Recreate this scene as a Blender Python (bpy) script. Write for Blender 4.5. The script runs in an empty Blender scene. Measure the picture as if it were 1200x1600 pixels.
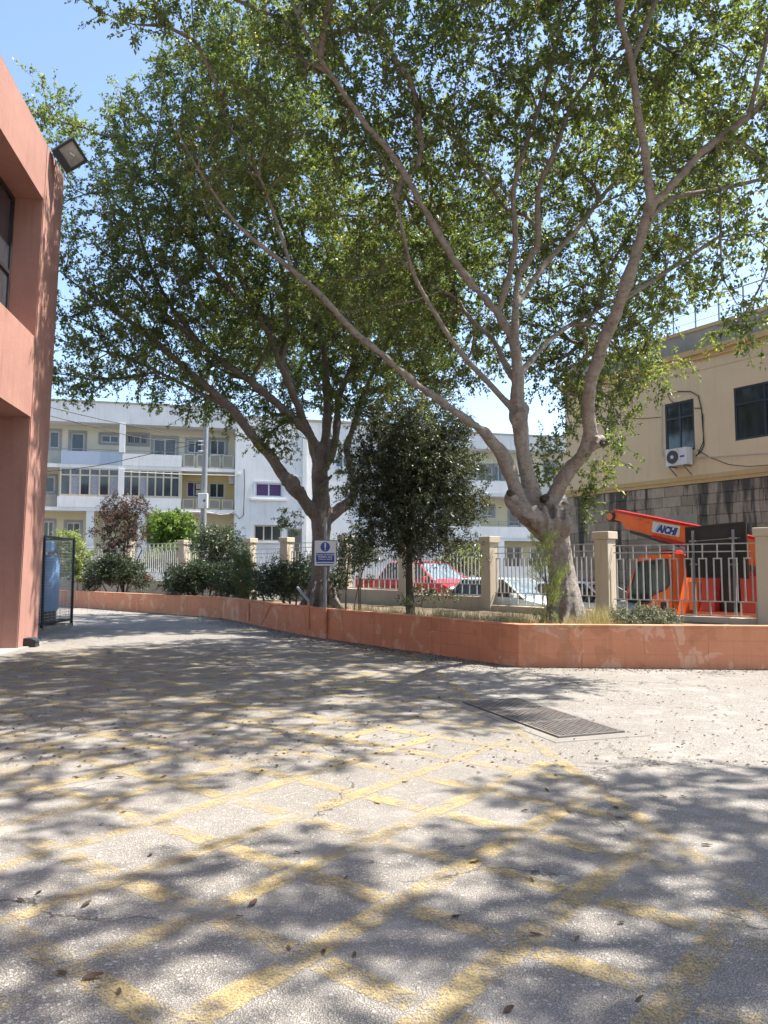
import bpy, bmesh, math, random
import numpy as np
from mathutils import Vector, Matrix, noise as mnoise

random.seed(7)
rng = np.random.default_rng(11)
scene = bpy.context.scene
COL = scene.collection

# ------------------------------------------------------------------ camera
F_PX, CAM_H, PITCH = 1200.0, 1.5, math.atan(91 / 1200)   # photo is 1200 x 1600
cam_data = bpy.data.cameras.new('camera')
cam = bpy.data.objects.new('camera', cam_data)
COL.objects.link(cam)
cam.location = (0, 0, CAM_H)
cam.rotation_euler = (math.pi / 2 + PITCH, 0, 0)
cam_data.sensor_fit = 'VERTICAL'
cam_data.sensor_height = 36.0
cam_data.lens = 36.0 * F_PX / 1600.0
cam_data.clip_start = 0.05
cam_data.clip_end = 3000
scene.camera = cam

# ------------------------------------------------------------------ light
SUN_EL = math.radians(60)
SUN_AZ = (0.985, 0.17)                     # horizontal direction towards the sun
world = bpy.data.worlds.new('World')
scene.world = world
world.use_nodes = True
wn = world.node_tree
wn.nodes.clear()
sky_n = wn.nodes.new('ShaderNodeTexSky')
sky_n.sky_type = 'NISHITA'
sky_n.sun_disc = False
sky_n.sun_elevation = SUN_EL
sky_n.sun_rotation = math.atan2(SUN_AZ[0], SUN_AZ[1])
sky_n.air_density = 1.0
sky_n.dust_density = 1.0
sky_n.ozone_density = 1.0
bg_n = wn.nodes.new('ShaderNodeBackground')
bg_n.inputs['Strength'].default_value = 0.125
wo_n = wn.nodes.new('ShaderNodeOutputWorld')
wn.links.new(sky_n.outputs[0], bg_n.inputs[0])
wn.links.new(bg_n.outputs[0], wo_n.inputs[0])
sun_d = bpy.data.lights.new('sun', 'SUN')
sun_d.energy = 4.8
sun_d.angle = math.radians(0.53)
sun_d.color = (1.0, 0.955, 0.88)
sun = bpy.data.objects.new('sun', sun_d)
COL.objects.link(sun)
sv = Vector((SUN_AZ[0] * math.cos(SUN_EL), SUN_AZ[1] * math.cos(SUN_EL), math.sin(SUN_EL))).normalized()
sun.rotation_euler = sv.to_track_quat('Z', 'Y').to_euler()
sun.location = (20, 5, 30)

scene.view_settings.view_transform = 'Standard'
scene.view_settings.look = 'None'
scene.view_settings.gamma = 1.0
scene.view_settings.use_curve_mapping = False
scene.view_settings.exposure = 1.45
scene.cycles.use_denoising = True
scene.cycles.max_bounces = 5
scene.cycles.diffuse_bounces = 4
scene.cycles.glossy_bounces = 2
scene.cycles.transmission_bounces = 2
scene.cycles.transparent_max_bounces = 8
scene.cycles.use_adaptive_sampling = True
scene.cycles.adaptive_threshold = 0.02
scene.cycles.sample_clamp_indirect = 6.0

# ------------------------------------------------------------------ geometry helpers
CP, SP = math.cos(PITCH), math.sin(PITCH)
def ray(px, py):
    dx, dz = (px - 600) / F_PX, -(py - 800) / F_PX
    return Vector((dx, CP - dz * SP, SP + dz * CP))
def at(px, py, Y):
    r = ray(px, py)
    return Vector((0, 0, CAM_H)) + r * (Y / r.y)
def gnd(px, py, z=0.0):
    r = ray(px, py)
    t = (z - CAM_H) / r.z
    return Vector((r.x * t, r.y * t, z))

def wloc(o):
    v = Vector((0, 0, 0))
    while o is not None:
        v = v + o.location
        o = o.parent
    return v

def link(name, me, mat=None, parent=None, smooth=False):
    if mat is not None and not me.materials:
        me.materials.append(mat)
    if smooth:
        me.polygons.foreach_set('use_smooth', [True] * len(me.polygons))
    o = bpy.data.objects.new(name, me)
    COL.objects.link(o)
    if parent is not None:
        o.parent = parent
    return o

def tag(o, label=None, cat=None, group=None, kind=None):
    if label: o['label'] = label
    if cat: o['category'] = cat
    if group: o['group'] = group
    if kind: o['kind'] = kind
    return o

def thing(name, label, cat, loc=(0, 0, 0), rz=0.0, group=None):
    o = bpy.data.objects.new(name, None)
    o.empty_display_size = 0.2
    COL.objects.link(o)
    o.location = loc
    o.rotation_euler = (0, 0, rz)
    return tag(o, label, cat, group)

def copy_tree(o, parent=None):
    c = o.copy()
    COL.objects.link(c)
    c.parent = parent
    for ch in list(o.children):
        copy_tree(ch, c)
    return c

class MB:
    """collects shapes, build() links them as one mesh object"""
    def __init__(s):
        s.v, s.f = [], []
    def add(s, vs, fs):
        n = len(s.v)
        s.v += [tuple(p) for p in vs]
        s.f += [tuple(i + n for i in f) for f in fs]
        return s
    def box(s, c, size, rz=0.0, ry=0.0, rx=0.0, bev=0.0):
        hx, hy, hz = size[0] / 2, size[1] / 2, size[2] / 2
        M = Matrix.Translation(c) @ Matrix.Rotation(rz, 4, 'Z') @ Matrix.Rotation(ry, 4, 'Y') @ Matrix.Rotation(rx, 4, 'X')
        if bev <= 0:
            vs = [M @ Vector((x, y, z)) for x in (-hx, hx) for y in (-hy, hy) for z in (-hz, hz)]
            fs = [(0, 1, 3, 2), (4, 6, 7, 5), (0, 4, 5, 1), (2, 3, 7, 6), (0, 2, 6, 4), (1, 5, 7, 3)]
            return s.add(vs, fs)
        bm = bmesh.new()
        bmesh.ops.create_cube(bm, size=1.0, matrix=Matrix.Diagonal((size[0], size[1], size[2], 1)))
        bmesh.ops.bevel(bm, geom=bm.edges[:], offset=bev, segments=2 if bev > 0.02 else 1, affect='EDGES', profile=0.5)
        bm.verts.index_update()
        vs = [M @ v.co for v in bm.verts]
        fs = [[v.index for v in f.verts] for f in bm.faces]
        bm.free()
        return s.add(vs, fs)
    def bar(s, p0, p1, w, h=None):
        """square bar between two points"""
        p0, p1 = Vector(p0), Vector(p1)
        d = p1 - p0
        h = h or w
        z = d.normalized()
        a = Vector((0, 0, 1)) if abs(z.z) < 0.95 else Vector((1, 0, 0))
        x = a.cross(z).normalized()
        y = z.cross(x)
        vs = []
        for p in (p0, p1):
            for (i, j) in ((-1, -1), (1, -1), (1, 1), (-1, 1)):
                vs.append(p + x * (i * w / 2) + y * (j * h / 2))
        return s.add(vs, [(0, 3, 2, 1), (4, 5, 6, 7), (0, 1, 5, 4), (1, 2, 6, 5), (2, 3, 7, 6), (3, 0, 4, 7)])
    def tube(s, pts, rad, n=8, cap=True):
        pts = [Vector(p) for p in pts]
        if not hasattr(rad, '__len__'): rad = [rad] * len(pts)
        m = len(pts)
        tang = []
        for i in range(m):
            a, b = pts[max(0, i - 1)], pts[min(m - 1, i + 1)]
            d = b - a
            tang.append(d.normalized() if d.length > 1e-9 else Vector((0, 0, 1)))
        t0 = tang[0]
        x = (Vector((0, 0, 1)) if abs(t0.z) < 0.9 else Vector((1, 0, 0))).cross(t0).normalized()
        vs, fs = [], []
        for i in range(m):
            t = tang[i]
            x = (x - t * x.dot(t))
            x = x.normalized() if x.length > 1e-6 else t.orthogonal().normalized()
            y = t.cross(x)
            for k in range(n):
                a = 2 * math.pi * k / n
                vs.append(pts[i] + (x * math.cos(a) + y * math.sin(a)) * rad[i])
        for i in range(m - 1):
            for k in range(n):
                k2 = (k + 1) % n
                fs.append((i * n + k, i * n + k2, (i + 1) * n + k2, (i + 1) * n + k))
        if cap:
            fs.append(tuple(range(n - 1, -1, -1)))
            fs.append(tuple((m - 1) * n + k for k in range(n)))
        return s.add(vs, fs)
    def prism(s, outline, d0, d1, axis='y'):
        """outline: list of 2D (x,z) -> extruded along y (or along z for axis 'z', (x,y))"""
        n = len(outline)
        vs = []
        for d in (d0, d1):
            for (a, b) in outline:
                vs.append((a, d, b) if axis == 'y' else (a, b, d) if axis == 'z' else (d, a, b))
        fs = [tuple(range(n)), tuple(range(2 * n - 1, n - 1, -1))]
        for i in range(n):
            j = (i + 1) % n
            fs.append((i, i + n, j + n, j))
        return s.add(vs, fs)
    def sphere(s, c, r, seg=12, rings=8):
        r = r if hasattr(r, '__len__') else (r, r, r)
        vs, fs = [], []
        for i in range(rings + 1):
            th = math.pi * i / rings
            for k in range(seg):
                a = 2 * math.pi * k / seg
                vs.append((c[0] + r[0] * math.sin(th) * math.cos(a), c[1] + r[1] * math.sin(th) * math.sin(a), c[2] + r[2] * math.cos(th)))
        for i in range(rings):
            for k in range(seg):
                k2 = (k + 1) % seg
                fs.append((i * seg + k, (i + 1) * seg + k, (i + 1) * seg + k2, i * seg + k2))
        return s.add(vs, fs)
    def mesh(s, name):
        me = bpy.data.meshes.new(name)
        me.from_pydata(s.v, [], s.f)
        bm = bmesh.new()
        bm.from_mesh(me)
        bmesh.ops.recalc_face_normals(bm, faces=bm.faces)
        bm.to_mesh(me)
        bm.free()
        return me
    def build(s, name, mat, parent=None, world=False, smooth=False):
        if world and parent is not None:
            L = wloc(parent)
            s.v = [(p[0] - L.x, p[1] - L.y, p[2] - L.z) for p in s.v]
        return link(name, s.mesh(name), mat, parent, smooth)

def auto_smooth(o, ang=35):
    me = o.data
    bm = bmesh.new(); bm.from_mesh(me)
    for f in bm.faces: f.smooth = True
    for e in bm.edges:
        if len(e.link_faces) == 2 and e.calc_face_angle(0) > math.radians(ang): e.smooth = False
    bm.to_mesh(me); bm.free()
    return o

def resample(pts, rad, step):
    P = [np.array(p, float) for p in pts]
    out, ro = [], []
    # Catmull-Rom through the given points
    for i in range(len(P) - 1):
        p0, p1, p2, p3 = P[max(0, i - 1)], P[i], P[i + 1], P[min(len(P) - 1, i + 2)]
        n = max(1, int(np.linalg.norm(p2 - p1) / step))
        for k in range(n):
            t = k / n
            out.append(0.5 * ((2 * p1) + (-p0 + p2) * t + (2 * p0 - 5 * p1 + 4 * p2 - p3) * t * t + (-p0 + 3 * p1 - 3 * p2 + p3) * t ** 3))
            ro.append(rad[i] * (1 - t) + rad[i + 1] * t)
    out.append(P[-1]); ro.append(rad[-1])
    return np.array(out), np.array(ro)

# ------------------------------------------------------------------ materials
def nmat(name):
    m = bpy.data.materials.new(name)
    m.use_nodes = True
    nt = m.node_tree
    b = nt.nodes['Principled BSDF']
    return m, nt, b
def N(nt, typ, **kw):
    n = nt.nodes.new(typ)
    for k, v in kw.items():
        if k in n.inputs: n.inputs[k].default_value = v
        else: setattr(n, k, v)
    return n
def L(nt, a, b): nt.links.new(a, b)
def ramp(nt, src, stops, interp='LINEAR'):
    r = nt.nodes.new('ShaderNodeValToRGB')
    r.color_ramp.interpolation = interp
    e = r.color_ramp.elements
    while len(e) < len(stops): e.new(0.5)
    for el, (p, c) in zip(e, stops):
        el.position = p
        el.color = (*c, 1) if hasattr(c, '__len__') else (c, c, c, 1)
    L(nt, src, r.inputs[0])
    return r.outputs[0]
def mixc(nt, fac, a, b, mode='MIX'):
    m = nt.nodes.new('ShaderNodeMix')
    m.data_type = 'RGBA'
    m.blend_type = mode
    for sock, val in ((m.inputs[0], fac), (m.inputs[6], a), (m.inputs[7], b)):
        if hasattr(val, 'is_linked'): L(nt, val, sock)
        elif hasattr(val, '__len__'): sock.default_value = (*val[:3], 1)
        else: sock.default_value = val
    return m.outputs[2]
def mth(nt, op, a, b=0.0, clamp=False):
    m = nt.nodes.new('ShaderNodeMath')
    m.operation = op
    m.use_clamp = clamp
    for sock, val in ((m.inputs[0], a), (m.inputs[1], b)):
        if hasattr(val, 'is_linked'): L(nt, val, sock)
        else: sock.default_value = val
    return m.outputs[0]
def wpos(nt):
    return nt.nodes.new('ShaderNodeNewGeometry').outputs['Position']
def opos(nt):
    return nt.nodes.new('ShaderNodeTexCoord').outputs['Object']
def noise(nt, vec, scale, detail=4, rough=0.55, dist=0.0):
    n = N(nt, 'ShaderNodeTexNoise', Scale=scale, Detail=detail, Roughness=rough, Distortion=dist)
    L(nt, vec, n.inputs['Vector'])
    return n.outputs['Fac']
def voro(nt, vec, scale, feature='F1', out='Distance', rnd=1.0):
    n = N(nt, 'ShaderNodeTexVoronoi', feature=feature, Scale=scale)
    n.inputs['Randomness'].default_value = rnd
    L(nt, vec, n.inputs['Vector'])
    return n.outputs[out]
def scaled(nt, vec, sc, rot=0.0):
    m = N(nt, 'ShaderNodeMapping')
    m.inputs['Scale'].default_value = sc
    m.inputs['Rotation'].default_value = (0, 0, rot)
    L(nt, vec, m.inputs['Vector'])
    return m.outputs[0]
def bump(nt, b, h, strength, dist=0.01):
    n = N(nt, 'ShaderNodeBump', Strength=strength, Distance=dist)
    L(nt, h, n.inputs['Height'])
    L(nt, n.outputs[0], b.inputs['Normal'])
    return n

def basic(name, col, rough=0.6, col2=None, scale=4.0, metallic=0.0, bump_s=0.0, bump_scale=60.0, spec=0.5, dirt=None, obj=False):
    m, nt, b = nmat(name)
    b.inputs['Roughness'].default_value = rough
    b.inputs['Metallic'].default_value = metallic
    b.inputs['Specular IOR Level'].default_value = spec
    p = opos(nt) if obj else wpos(nt)
    c2 = col2 or tuple(c * 0.8 for c in col)
    f = noise(nt, p, scale, 6, 0.6)
    c = mixc(nt, ramp(nt, f, [(0.35, 0.0), (0.65, 1.0)]), col, c2)
    if dirt:
        g = noise(nt, scaled(nt, p, (3, 3, 0.35)), 1.6, 6, 0.65)
        c = mixc(nt, ramp(nt, g, [(0.5, 0.0), (0.78, 0.75)]), c, dirt)
    L(nt, c, b.inputs['Base Color'])
    if bump_s:
        bump(nt, b, noise(nt, p, bump_scale, 5, 0.6), bump_s, 0.01)
    return m

M = {}
# --- parking ground: pale worn asphalt with exposed limestone aggregate
def asphalt():
    m, nt, b = nmat('worn_asphalt')
    p = wpos(nt)
    warp = N(nt, 'ShaderNodeVectorMath', operation='ADD')
    nz = N(nt, 'ShaderNodeTexNoise', Scale=30.0, Detail=2.0); L(nt, p, nz.inputs['Vector'])
    sc = N(nt, 'ShaderNodeVectorMath', operation='SCALE'); L(nt, nz.outputs['Color'], sc.inputs[0]); sc.inputs['Scale'].default_value = 0.012
    L(nt, p, warp.inputs[0]); L(nt, sc.outputs[0], warp.inputs[1])
    q = warp.outputs[0]
    v1 = N(nt, 'ShaderNodeTexVoronoi', Scale=125.0); L(nt, q, v1.inputs['Vector'])
    v2 = N(nt, 'ShaderNodeTexVoronoi', Scale=48.0); L(nt, q, v2.inputs['Vector'])
    rs = N(nt, 'ShaderNodeSeparateColor'); L(nt, v1.outputs['Color'], rs.inputs[0])
    rs2 = N(nt, 'ShaderNodeSeparateColor'); L(nt, v2.outputs['Color'], rs2.inputs[0])
    big = noise(nt, p, 0.55, 5, 0.6)
    mid = noise(nt, p, 3.2, 6, 0.65)
    fine = noise(nt, p, 260, 3, 0.7)
    stone = ramp(nt, rs.outputs[0], [(0.0, (0.22, 0.198, 0.168)), (0.45, (0.31, 0.280, 0.240)), (0.8, (0.405, 0.370, 0.318)), (1.0, (0.53, 0.488, 0.43))])
    gap = ramp(nt, v1.outputs['Distance'], [(0.32, 0.0), (0.62, 1.0)])
    c = mixc(nt, gap, stone, (0.16, 0.145, 0.128))
    # larger pale stones here and there
    bs = mth(nt, 'MULTIPLY', ramp(nt, rs2.outputs[1], [(0.84, 0.0), (0.86, 1.0)]), ramp(nt, v2.outputs['Distance'], [(0.30, 1.0), (0.42, 0.0)]))
    c = mixc(nt, bs, c, (0.50, 0.475, 0.435))
    # smooth pale mortar / dust smears
    sm = mth(nt, 'MULTIPLY', ramp(nt, mid, [(0.50, 0.0), (0.64, 1.0)]), ramp(nt, big, [(0.42, 0.0), (0.60, 1.0)]))
    sm = mth(nt, 'MULTIPLY', sm, 0.75)
    dustc = mixc(nt, fine, (0.40, 0.378, 0.345), (0.30, 0.28, 0.26))
    c = mixc(nt, sm, c, dustc)
    c = mixc(nt, ramp(nt, big, [(0.3, 0.0), (0.7, 0.35)]), c, (0.34, 0.317, 0.288))
    tar = ramp(nt, noise(nt, p, 1.1, 6, 0.7, 0.6), [(0.60, 0.0), (0.72, 0.40)])
    c = mixc(nt, tar, c, (0.13, 0.124, 0.12))
    wide = noise(nt, p, 0.22, 6, 0.62, 0.4)
    c = mixc(nt, ramp(nt, wide, [(0.42, 0.0), (0.62, 0.42)]), c, (0.215, 0.192, 0.165))
    oil = voro(nt, scaled(nt, p, (0.55, 0.55, 0.55)), 1.0)
    oilm = mth(nt, 'MULTIPLY', ramp(nt, oil, [(0.05, 0.75), (0.20, 0.0)]), ramp(nt, noise(nt, p, 6.0, 6, 0.7), [(0.38, 0.0), (0.58, 1.0)]))
    c = mixc(nt, oilm, c, (0.085, 0.078, 0.07))
    tyre = noise(nt, scaled(nt, p, (2.6, 0.10, 1.0), 0.35), 1.0, 5, 0.6)
    c = mixc(nt, ramp(nt, tyre, [(0.58, 0.0), (0.72, 0.35)]), c, (0.17, 0.155, 0.14))
    # cracks
    cw = N(nt, 'ShaderNodeVectorMath', operation='ADD')
    cn = N(nt, 'ShaderNodeTexNoise', Scale=1.4, Detail=5.0, Roughness=0.65); L(nt, p, cn.inputs['Vector'])
    cs = N(nt, 'ShaderNodeVectorMath', operation='SCALE'); L(nt, cn.outputs['Color'], cs.inputs[0]); cs.inputs['Scale'].default_value = 0.9
    L(nt, p, cw.inputs[0]); L(nt, cs.outputs[0], cw.inputs[1])
    cd = voro(nt, cw.outputs[0], 0.42, 'DISTANCE_TO_EDGE')
    ck = ramp(nt, cd, [(0.0, 1.0), (0.006, 0.0)])
    ckm = mth(nt, 'MULTIPLY', ck, ramp(nt, noise(nt, p, 0.7, 3), [(0.45, 0.0), (0.55, 0.85)]))
    c = mixc(nt, ckm, c, (0.055, 0.05, 0.046))
    L(nt, c, b.inputs['Base Color'])
    b.inputs['Roughness'].default_value = 0.92
    b.inputs['Specular IOR Level'].default_value = 0.25
    h = mth(nt, 'SUBTRACT', 1.0, v1.outputs['Distance'])
    h = mth(nt, 'MULTIPLY', h, mth(nt, 'SUBTRACT', 1.0, mth(nt, 'MULTIPLY', sm, 0.7)))
    h = mth(nt, 'ADD', h, mth(nt, 'MULTIPLY', bs, 0.35))
    h = mth(nt, 'ADD', h, mth(nt, 'MULTIPLY', fine, 0.3))
    h = mth(nt, 'SUBTRACT', h, mth(nt, 'MULTIPLY', ckm, 1.5))
    bump(nt, b, h, 0.85, 0.009)
    return m
M['asphalt'] = asphalt()

def yellow_paint():
    m, nt, b = nmat('worn_yellow_paint')
    p = wpos(nt)
    v1 = N(nt, 'ShaderNodeTexVoronoi', Scale=125.0); L(nt, p, v1.inputs['Vector'])
    rs = N(nt, 'ShaderNodeSeparateColor'); L(nt, v1.outputs['Color'], rs.inputs[0])
    big = noise(nt, p, 0.8, 5, 0.6)
    mid = noise(nt, p, 5.0, 7, 0.72)
    fine = noise(nt, p, 75, 4, 0.75)
    c = mixc(nt, fine, (0.54, 0.40, 0.16), (0.44, 0.335, 0.17))
    c = mixc(nt, ramp(nt, big, [(0.35, 0.0), (0.65, 0.45)]), c, (0.43, 0.34, 0.20))
    L(nt, c, b.inputs['Base Color'])
    b.inputs['Roughness'].default_value = 0.85
    b.inputs['Specular IOR Level'].default_value = 0.25
    bump(nt, b, mth(nt, 'SUBTRACT', 1.0, v1.outputs['Distance']), 0.6, 0.008)
    # where the paint is worn away the ground below shows
    w = mth(nt, 'ADD', mth(nt, 'MULTIPLY', mid, 0.62), mth(nt, 'MULTIPLY', big, 0.42))
    w = mth(nt, 'ADD', w, mth(nt, 'MULTIPLY', rs.outputs[1], 0.16))
    w = mth(nt, 'ADD', w, mth(nt, 'MULTIPLY', fine, 0.25))
    ed = N(nt, 'ShaderNodeAttribute', attribute_name='core')
    w = mth(nt, 'ADD', w, ramp(nt, ed.outputs['Fac'], [(0.0, 0.22), (0.30, 0.0)]))
    mask = ramp(nt, w, [(0.55, 0.86), (0.67, 0.56), (0.80, 0.0)])
    tr = N(nt, 'ShaderNodeBsdfTransparent')
    mx = N(nt, 'ShaderNodeMixShader')
    L(nt, mask, mx.inputs[0]); L(nt, tr.outputs[0], mx.inputs[1]); L(nt, b.outputs[0], mx.inputs[2])
    L(nt, mx.outputs[0], nt.nodes['Material Output'].inputs['Surface'])
    return m
M['yellow'] = yellow_paint()

def plaster(name, c1, c2, c3, streak=0.0, bs=0.35, scale=90, patch=0.0, pc=(0.6, 0.32, 0.24)):
    m, nt, b = nmat(name)
    p = wpos(nt)
    a = noise(nt, p, 0.9, 6, 0.62)
    d = noise(nt, p, 7.0, 6, 0.7)
    c = mixc(nt, ramp(nt, a, [(0.32, 0.0), (0.68, 1.0)]), c1, c2)
    c = mixc(nt, ramp(nt, d, [(0.55, 0.0), (0.8, 0.5)]), c, c3)
    if patch:
        pa = noise(nt, p, 1.7, 7, 0.6, 0.8)
        c = mixc(nt, ramp(nt, pa, [(0.560, 0.0), (0.575, patch)]), c, pc)
        pb = noise(nt, p, 2.6, 4, 0.5, 0.2)
        c = mixc(nt, ramp(nt, pb, [(0.60, 0.0), (0.63, patch * 0.8)]), c, tuple(x * 0.72 for x in c1))
    if streak:
        g = noise(nt, scaled(nt, p, (4, 4, 0.25)), 1.8, 6, 0.65)
        c = mixc(nt, ramp(nt, g, [(0.52, 0.0), (0.75, streak)]), c, tuple(x * 0.45 for x in c1))
    L(nt, c, b.inputs['Base Color'])
    b.inputs['Roughness'].default_value = 0.88
    b.inputs['Specular IOR Level'].default_value = 0.25
    h = mth(nt, 'ADD', noise(nt, p, scale, 4, 0.7), mth(nt, 'MULTIPLY', d, 1.2))
    bump(nt, b, h, bs, 0.012)
    return m
M['salmon'] = plaster('salmon_render', (0.41, 0.222, 0.178), (0.345, 0.18, 0.145), (0.46, 0.262, 0.212), 0.35, 0.5, 70)
M['redwall'] = plaster('terracotta_wall_paint', (0.62, 0.268, 0.145), (0.54, 0.225, 0.122), (0.66, 0.325, 0.195), 0.4, 0.5, 60, 0.75, (0.66, 0.38, 0.25))
M['beige'] = plaster('beige_wall_paint', (0.50, 0.43, 0.325), (0.45, 0.385, 0.29), (0.54, 0.48, 0.38), 0.35, 0.3, 60)
M['tan'] = plaster('tan_wall_render', (0.68, 0.535, 0.34), (0.63, 0.495, 0.31), (0.71, 0.575, 0.38), 0.18, 0.2, 60)
M['tantrim'] = plaster('ochre_moulding', (0.56, 0.40, 0.19), (0.50, 0.35, 0.17), (0.42, 0.32, 0.2), 0.35, 0.3, 60)
M['white'] = plaster('white_block_render', (0.70, 0.68, 0.65), (0.61, 0.595, 0.57), (0.74, 0.72, 0.695), 0.35, 0.2, 20)
M['cream'] = plaster('cream_block_render', (0.60, 0.53, 0.35), (0.55, 0.485, 0.32), (0.64, 0.58, 0.42), 0.12, 0.2, 20)
M['pale'] = plaster('pale_cream_render', (0.62, 0.585, 0.46), (0.57, 0.54, 0.42), (0.66, 0.63, 0.52), 0.12, 0.2, 20)
M['ochre'] = plaster('ochre_block_render', (0.60, 0.46, 0.22), (0.55, 0.42, 0.20), (0.64, 0.50, 0.27), 0.15, 0.2, 20)
M['bluegrey'] = plaster('blue_grey_render', (0.36, 0.41, 0.49), (0.32, 0.37, 0.44), (0.42, 0.46, 0.52), 0.2, 0.2, 20)
M['concrete'] = plaster('raw_concrete', (0.27, 0.247, 0.218), (0.20, 0.184, 0.163), (0.33, 0.303, 0.27), 0.0, 0.9, 120)
M['roofstone'] = plaster('grey_weathered_roof_stone', (0.36, 0.325, 0.265), (0.27, 0.245, 0.205), (0.44, 0.39, 0.30), 0.3, 0.5, 40)

def stained_stone():
    m, nt, b = nmat('stained_limestone')
    p = wpos(nt)
    oi = nt.nodes.new('ShaderNodeObjectInfo')
    c = ramp(nt, oi.outputs['Random'], [(0.0, (0.28, 0.23, 0.165)), (0.5, (0.37, 0.305, 0.225)), (1.0, (0.46, 0.385, 0.29))])
    d = noise(nt, p, 5, 7, 0.7)
    c = mixc(nt, ramp(nt, d, [(0.4, 0.0), (0.7, 0.6)]), c, (0.24, 0.205, 0.16))
    s = noise(nt, scaled(nt, p, (1.5, 1.5, 0.16)), 1.15, 6, 0.62, 0.25)
    s2 = noise(nt, scaled(nt, p, (6, 6, 0.7)), 1.5, 5, 0.7)
    sep = N(nt, 'ShaderNodeSeparateXYZ'); L(nt, p, sep.inputs[0])
    top = N(nt, 'ShaderNodeMapRange'); L(nt, sep.outputs['Z'], top.inputs[0])
    top.inputs[1].default_value = 1.2; top.inputs[2].default_value = 4.4; top.inputs[3].default_value = -0.07; top.inputs[4].default_value = 0.07
    s = mth(nt, 'ADD', s, top.outputs[0])
    s = mth(nt, 'ADD', s, mth(nt, 'MULTIPLY', mth(nt, 'SUBTRACT', s2, 0.5), 0.25))
    c = mixc(nt, ramp(nt, s, [(0.505, 0.0), (0.59, 0.85)]), c, (0.045, 0.043, 0.043))
    pale = noise(nt, scaled(nt, p, (2.2, 2.2, 0.3)), 1.3, 5, 0.6)
    c = mixc(nt, ramp(nt, pale, [(0.60, 0.0), (0.68, 0.6)]), c, (0.46, 0.41, 0.33))
    L(nt, c, b.inputs['Base Color'])
    b.inputs['Roughness'].default_value = 0.95
    b.inputs['Specular IOR Level'].default_value = 0.2
    bump(nt, b, mth(nt, 'ADD', d, noise(nt, p, 40, 4, 0.7)), 0.6, 0.02)
    return m
M['stone'] = stained_stone()

def bark(name, c1, c2, dark, sc=1.0):
    m, nt, b = nmat(name)
    p = wpos(nt)
    a = noise(nt, p, 2.2 * sc, 6, 0.65)
    s = noise(nt, scaled(nt, p, (9, 9, 22)), 1.0 * sc, 5, 0.7)
    c = mixc(nt, ramp(nt, a, [(0.3, 0.0), (0.7, 1.0)]), c1, c2)
    c = mixc(nt, ramp(nt, s, [(0.48, 0.0), (0.72, 0.7)]), c, dark)
    blot = noise(nt, p, 6.5 * sc, 6, 0.7, 0.5)
    c = mixc(nt, ramp(nt, blot, [(0.54, 0.0), (0.70, 0.6)]), c, dark)
    dots = voro(nt, scaled(nt, p, (9, 9, 16)), 1.0)
    c = mixc(nt, ramp(nt, dots, [(0.09, 0.75), (0.17, 0.0)]), c, tuple(x * 0.5 for x in dark))
    L(nt, c, b.inputs['Base Color'])
    b.inputs['Roughness'].default_value = 0.85
    b.inputs['Specular IOR Level'].default_value = 0.3
    h = mth(nt, 'ADD', mth(nt, 'MULTIPLY', s, 0.7), noise(nt, scaled(nt, p, (1, 1, 2.5)), 30, 5, 0.7))
    bump(nt, b, h, 0.8, 0.025)
    return m
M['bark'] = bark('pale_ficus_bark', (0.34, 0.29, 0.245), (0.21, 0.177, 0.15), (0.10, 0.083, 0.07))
M['bark2'] = bark('grey_shaded_ficus_bark', (0.22, 0.185, 0.16), (0.145, 0.122, 0.105), (0.08, 0.067, 0.058))  # darker copy of the ficus bark, canopy shade put into its colour
M['darkbark'] = bark('dark_tree_bark', (0.09, 0.07, 0.055), (0.06, 0.048, 0.04), (0.035, 0.03, 0.026))
M['twig'] = bark('brown_twig_bark', (0.22, 0.17, 0.125), (0.16, 0.125, 0.095), (0.09, 0.07, 0.055))

def leafmat(name, stops, trans=0.42, rough=0.42, spec=0.5):
    m, nt, b = nmat(name)
    at_ = N(nt, 'ShaderNodeAttribute', attribute_name='var')
    c = ramp(nt, at_.outputs['Fac'], stops)
    L(nt, c, b.inputs['Base Color'])
    b.inputs['Roughness'].default_value = rough
    b.inputs['Specular IOR Level'].default_value = spec
    t = N(nt, 'ShaderNodeBsdfTranslucent')
    tc = mixc(nt, 1.0, c, (1.35, 1.38, 0.55), 'MULTIPLY')
    L(nt, tc, t.inputs['Color'])
    mx = N(nt, 'ShaderNodeMixShader'); mx.inputs[0].default_value = trans
    L(nt, b.outputs[0], mx.inputs[1]); L(nt, t.outputs[0], mx.inputs[2])
    L(nt, mx.outputs[0], nt.nodes['Material Output'].inputs['Surface'])
    return m
M['ficus'] = leafmat('ficus_leaves', [(0.0, (0.085, 0.115, 0.055)), (0.4, (0.132, 0.174, 0.072)), (0.75, (0.198, 0.248, 0.09)), (0.93, (0.275, 0.31, 0.10)), (1.0, (0.37, 0.31, 0.09))], 0.5, 0.42, 0.5)
M['darkleaf'] = leafmat('dark_evergreen_leaves', [(0.0, (0.034, 0.043, 0.025)), (0.6, (0.066, 0.080, 0.043)), (0.9, (0.11, 0.128, 0.066)), (1.0, (0.14, 0.11, 0.055))], 0.25, 0.42)
M['shrub'] = leafmat('oleander_leaves', [(0.0, (0.020, 0.034, 0.017)), (0.6, (0.042, 0.068, 0.030)), (1.0, (0.10, 0.13, 0.06))], 0.25, 0.45)
M['bright'] = leafmat('bright_green_leaves', [(0.0, (0.08, 0.14, 0.025)), (0.6, (0.14, 0.22, 0.04)), (1.0, (0.22, 0.30, 0.06))], 0.4, 0.45)
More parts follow.
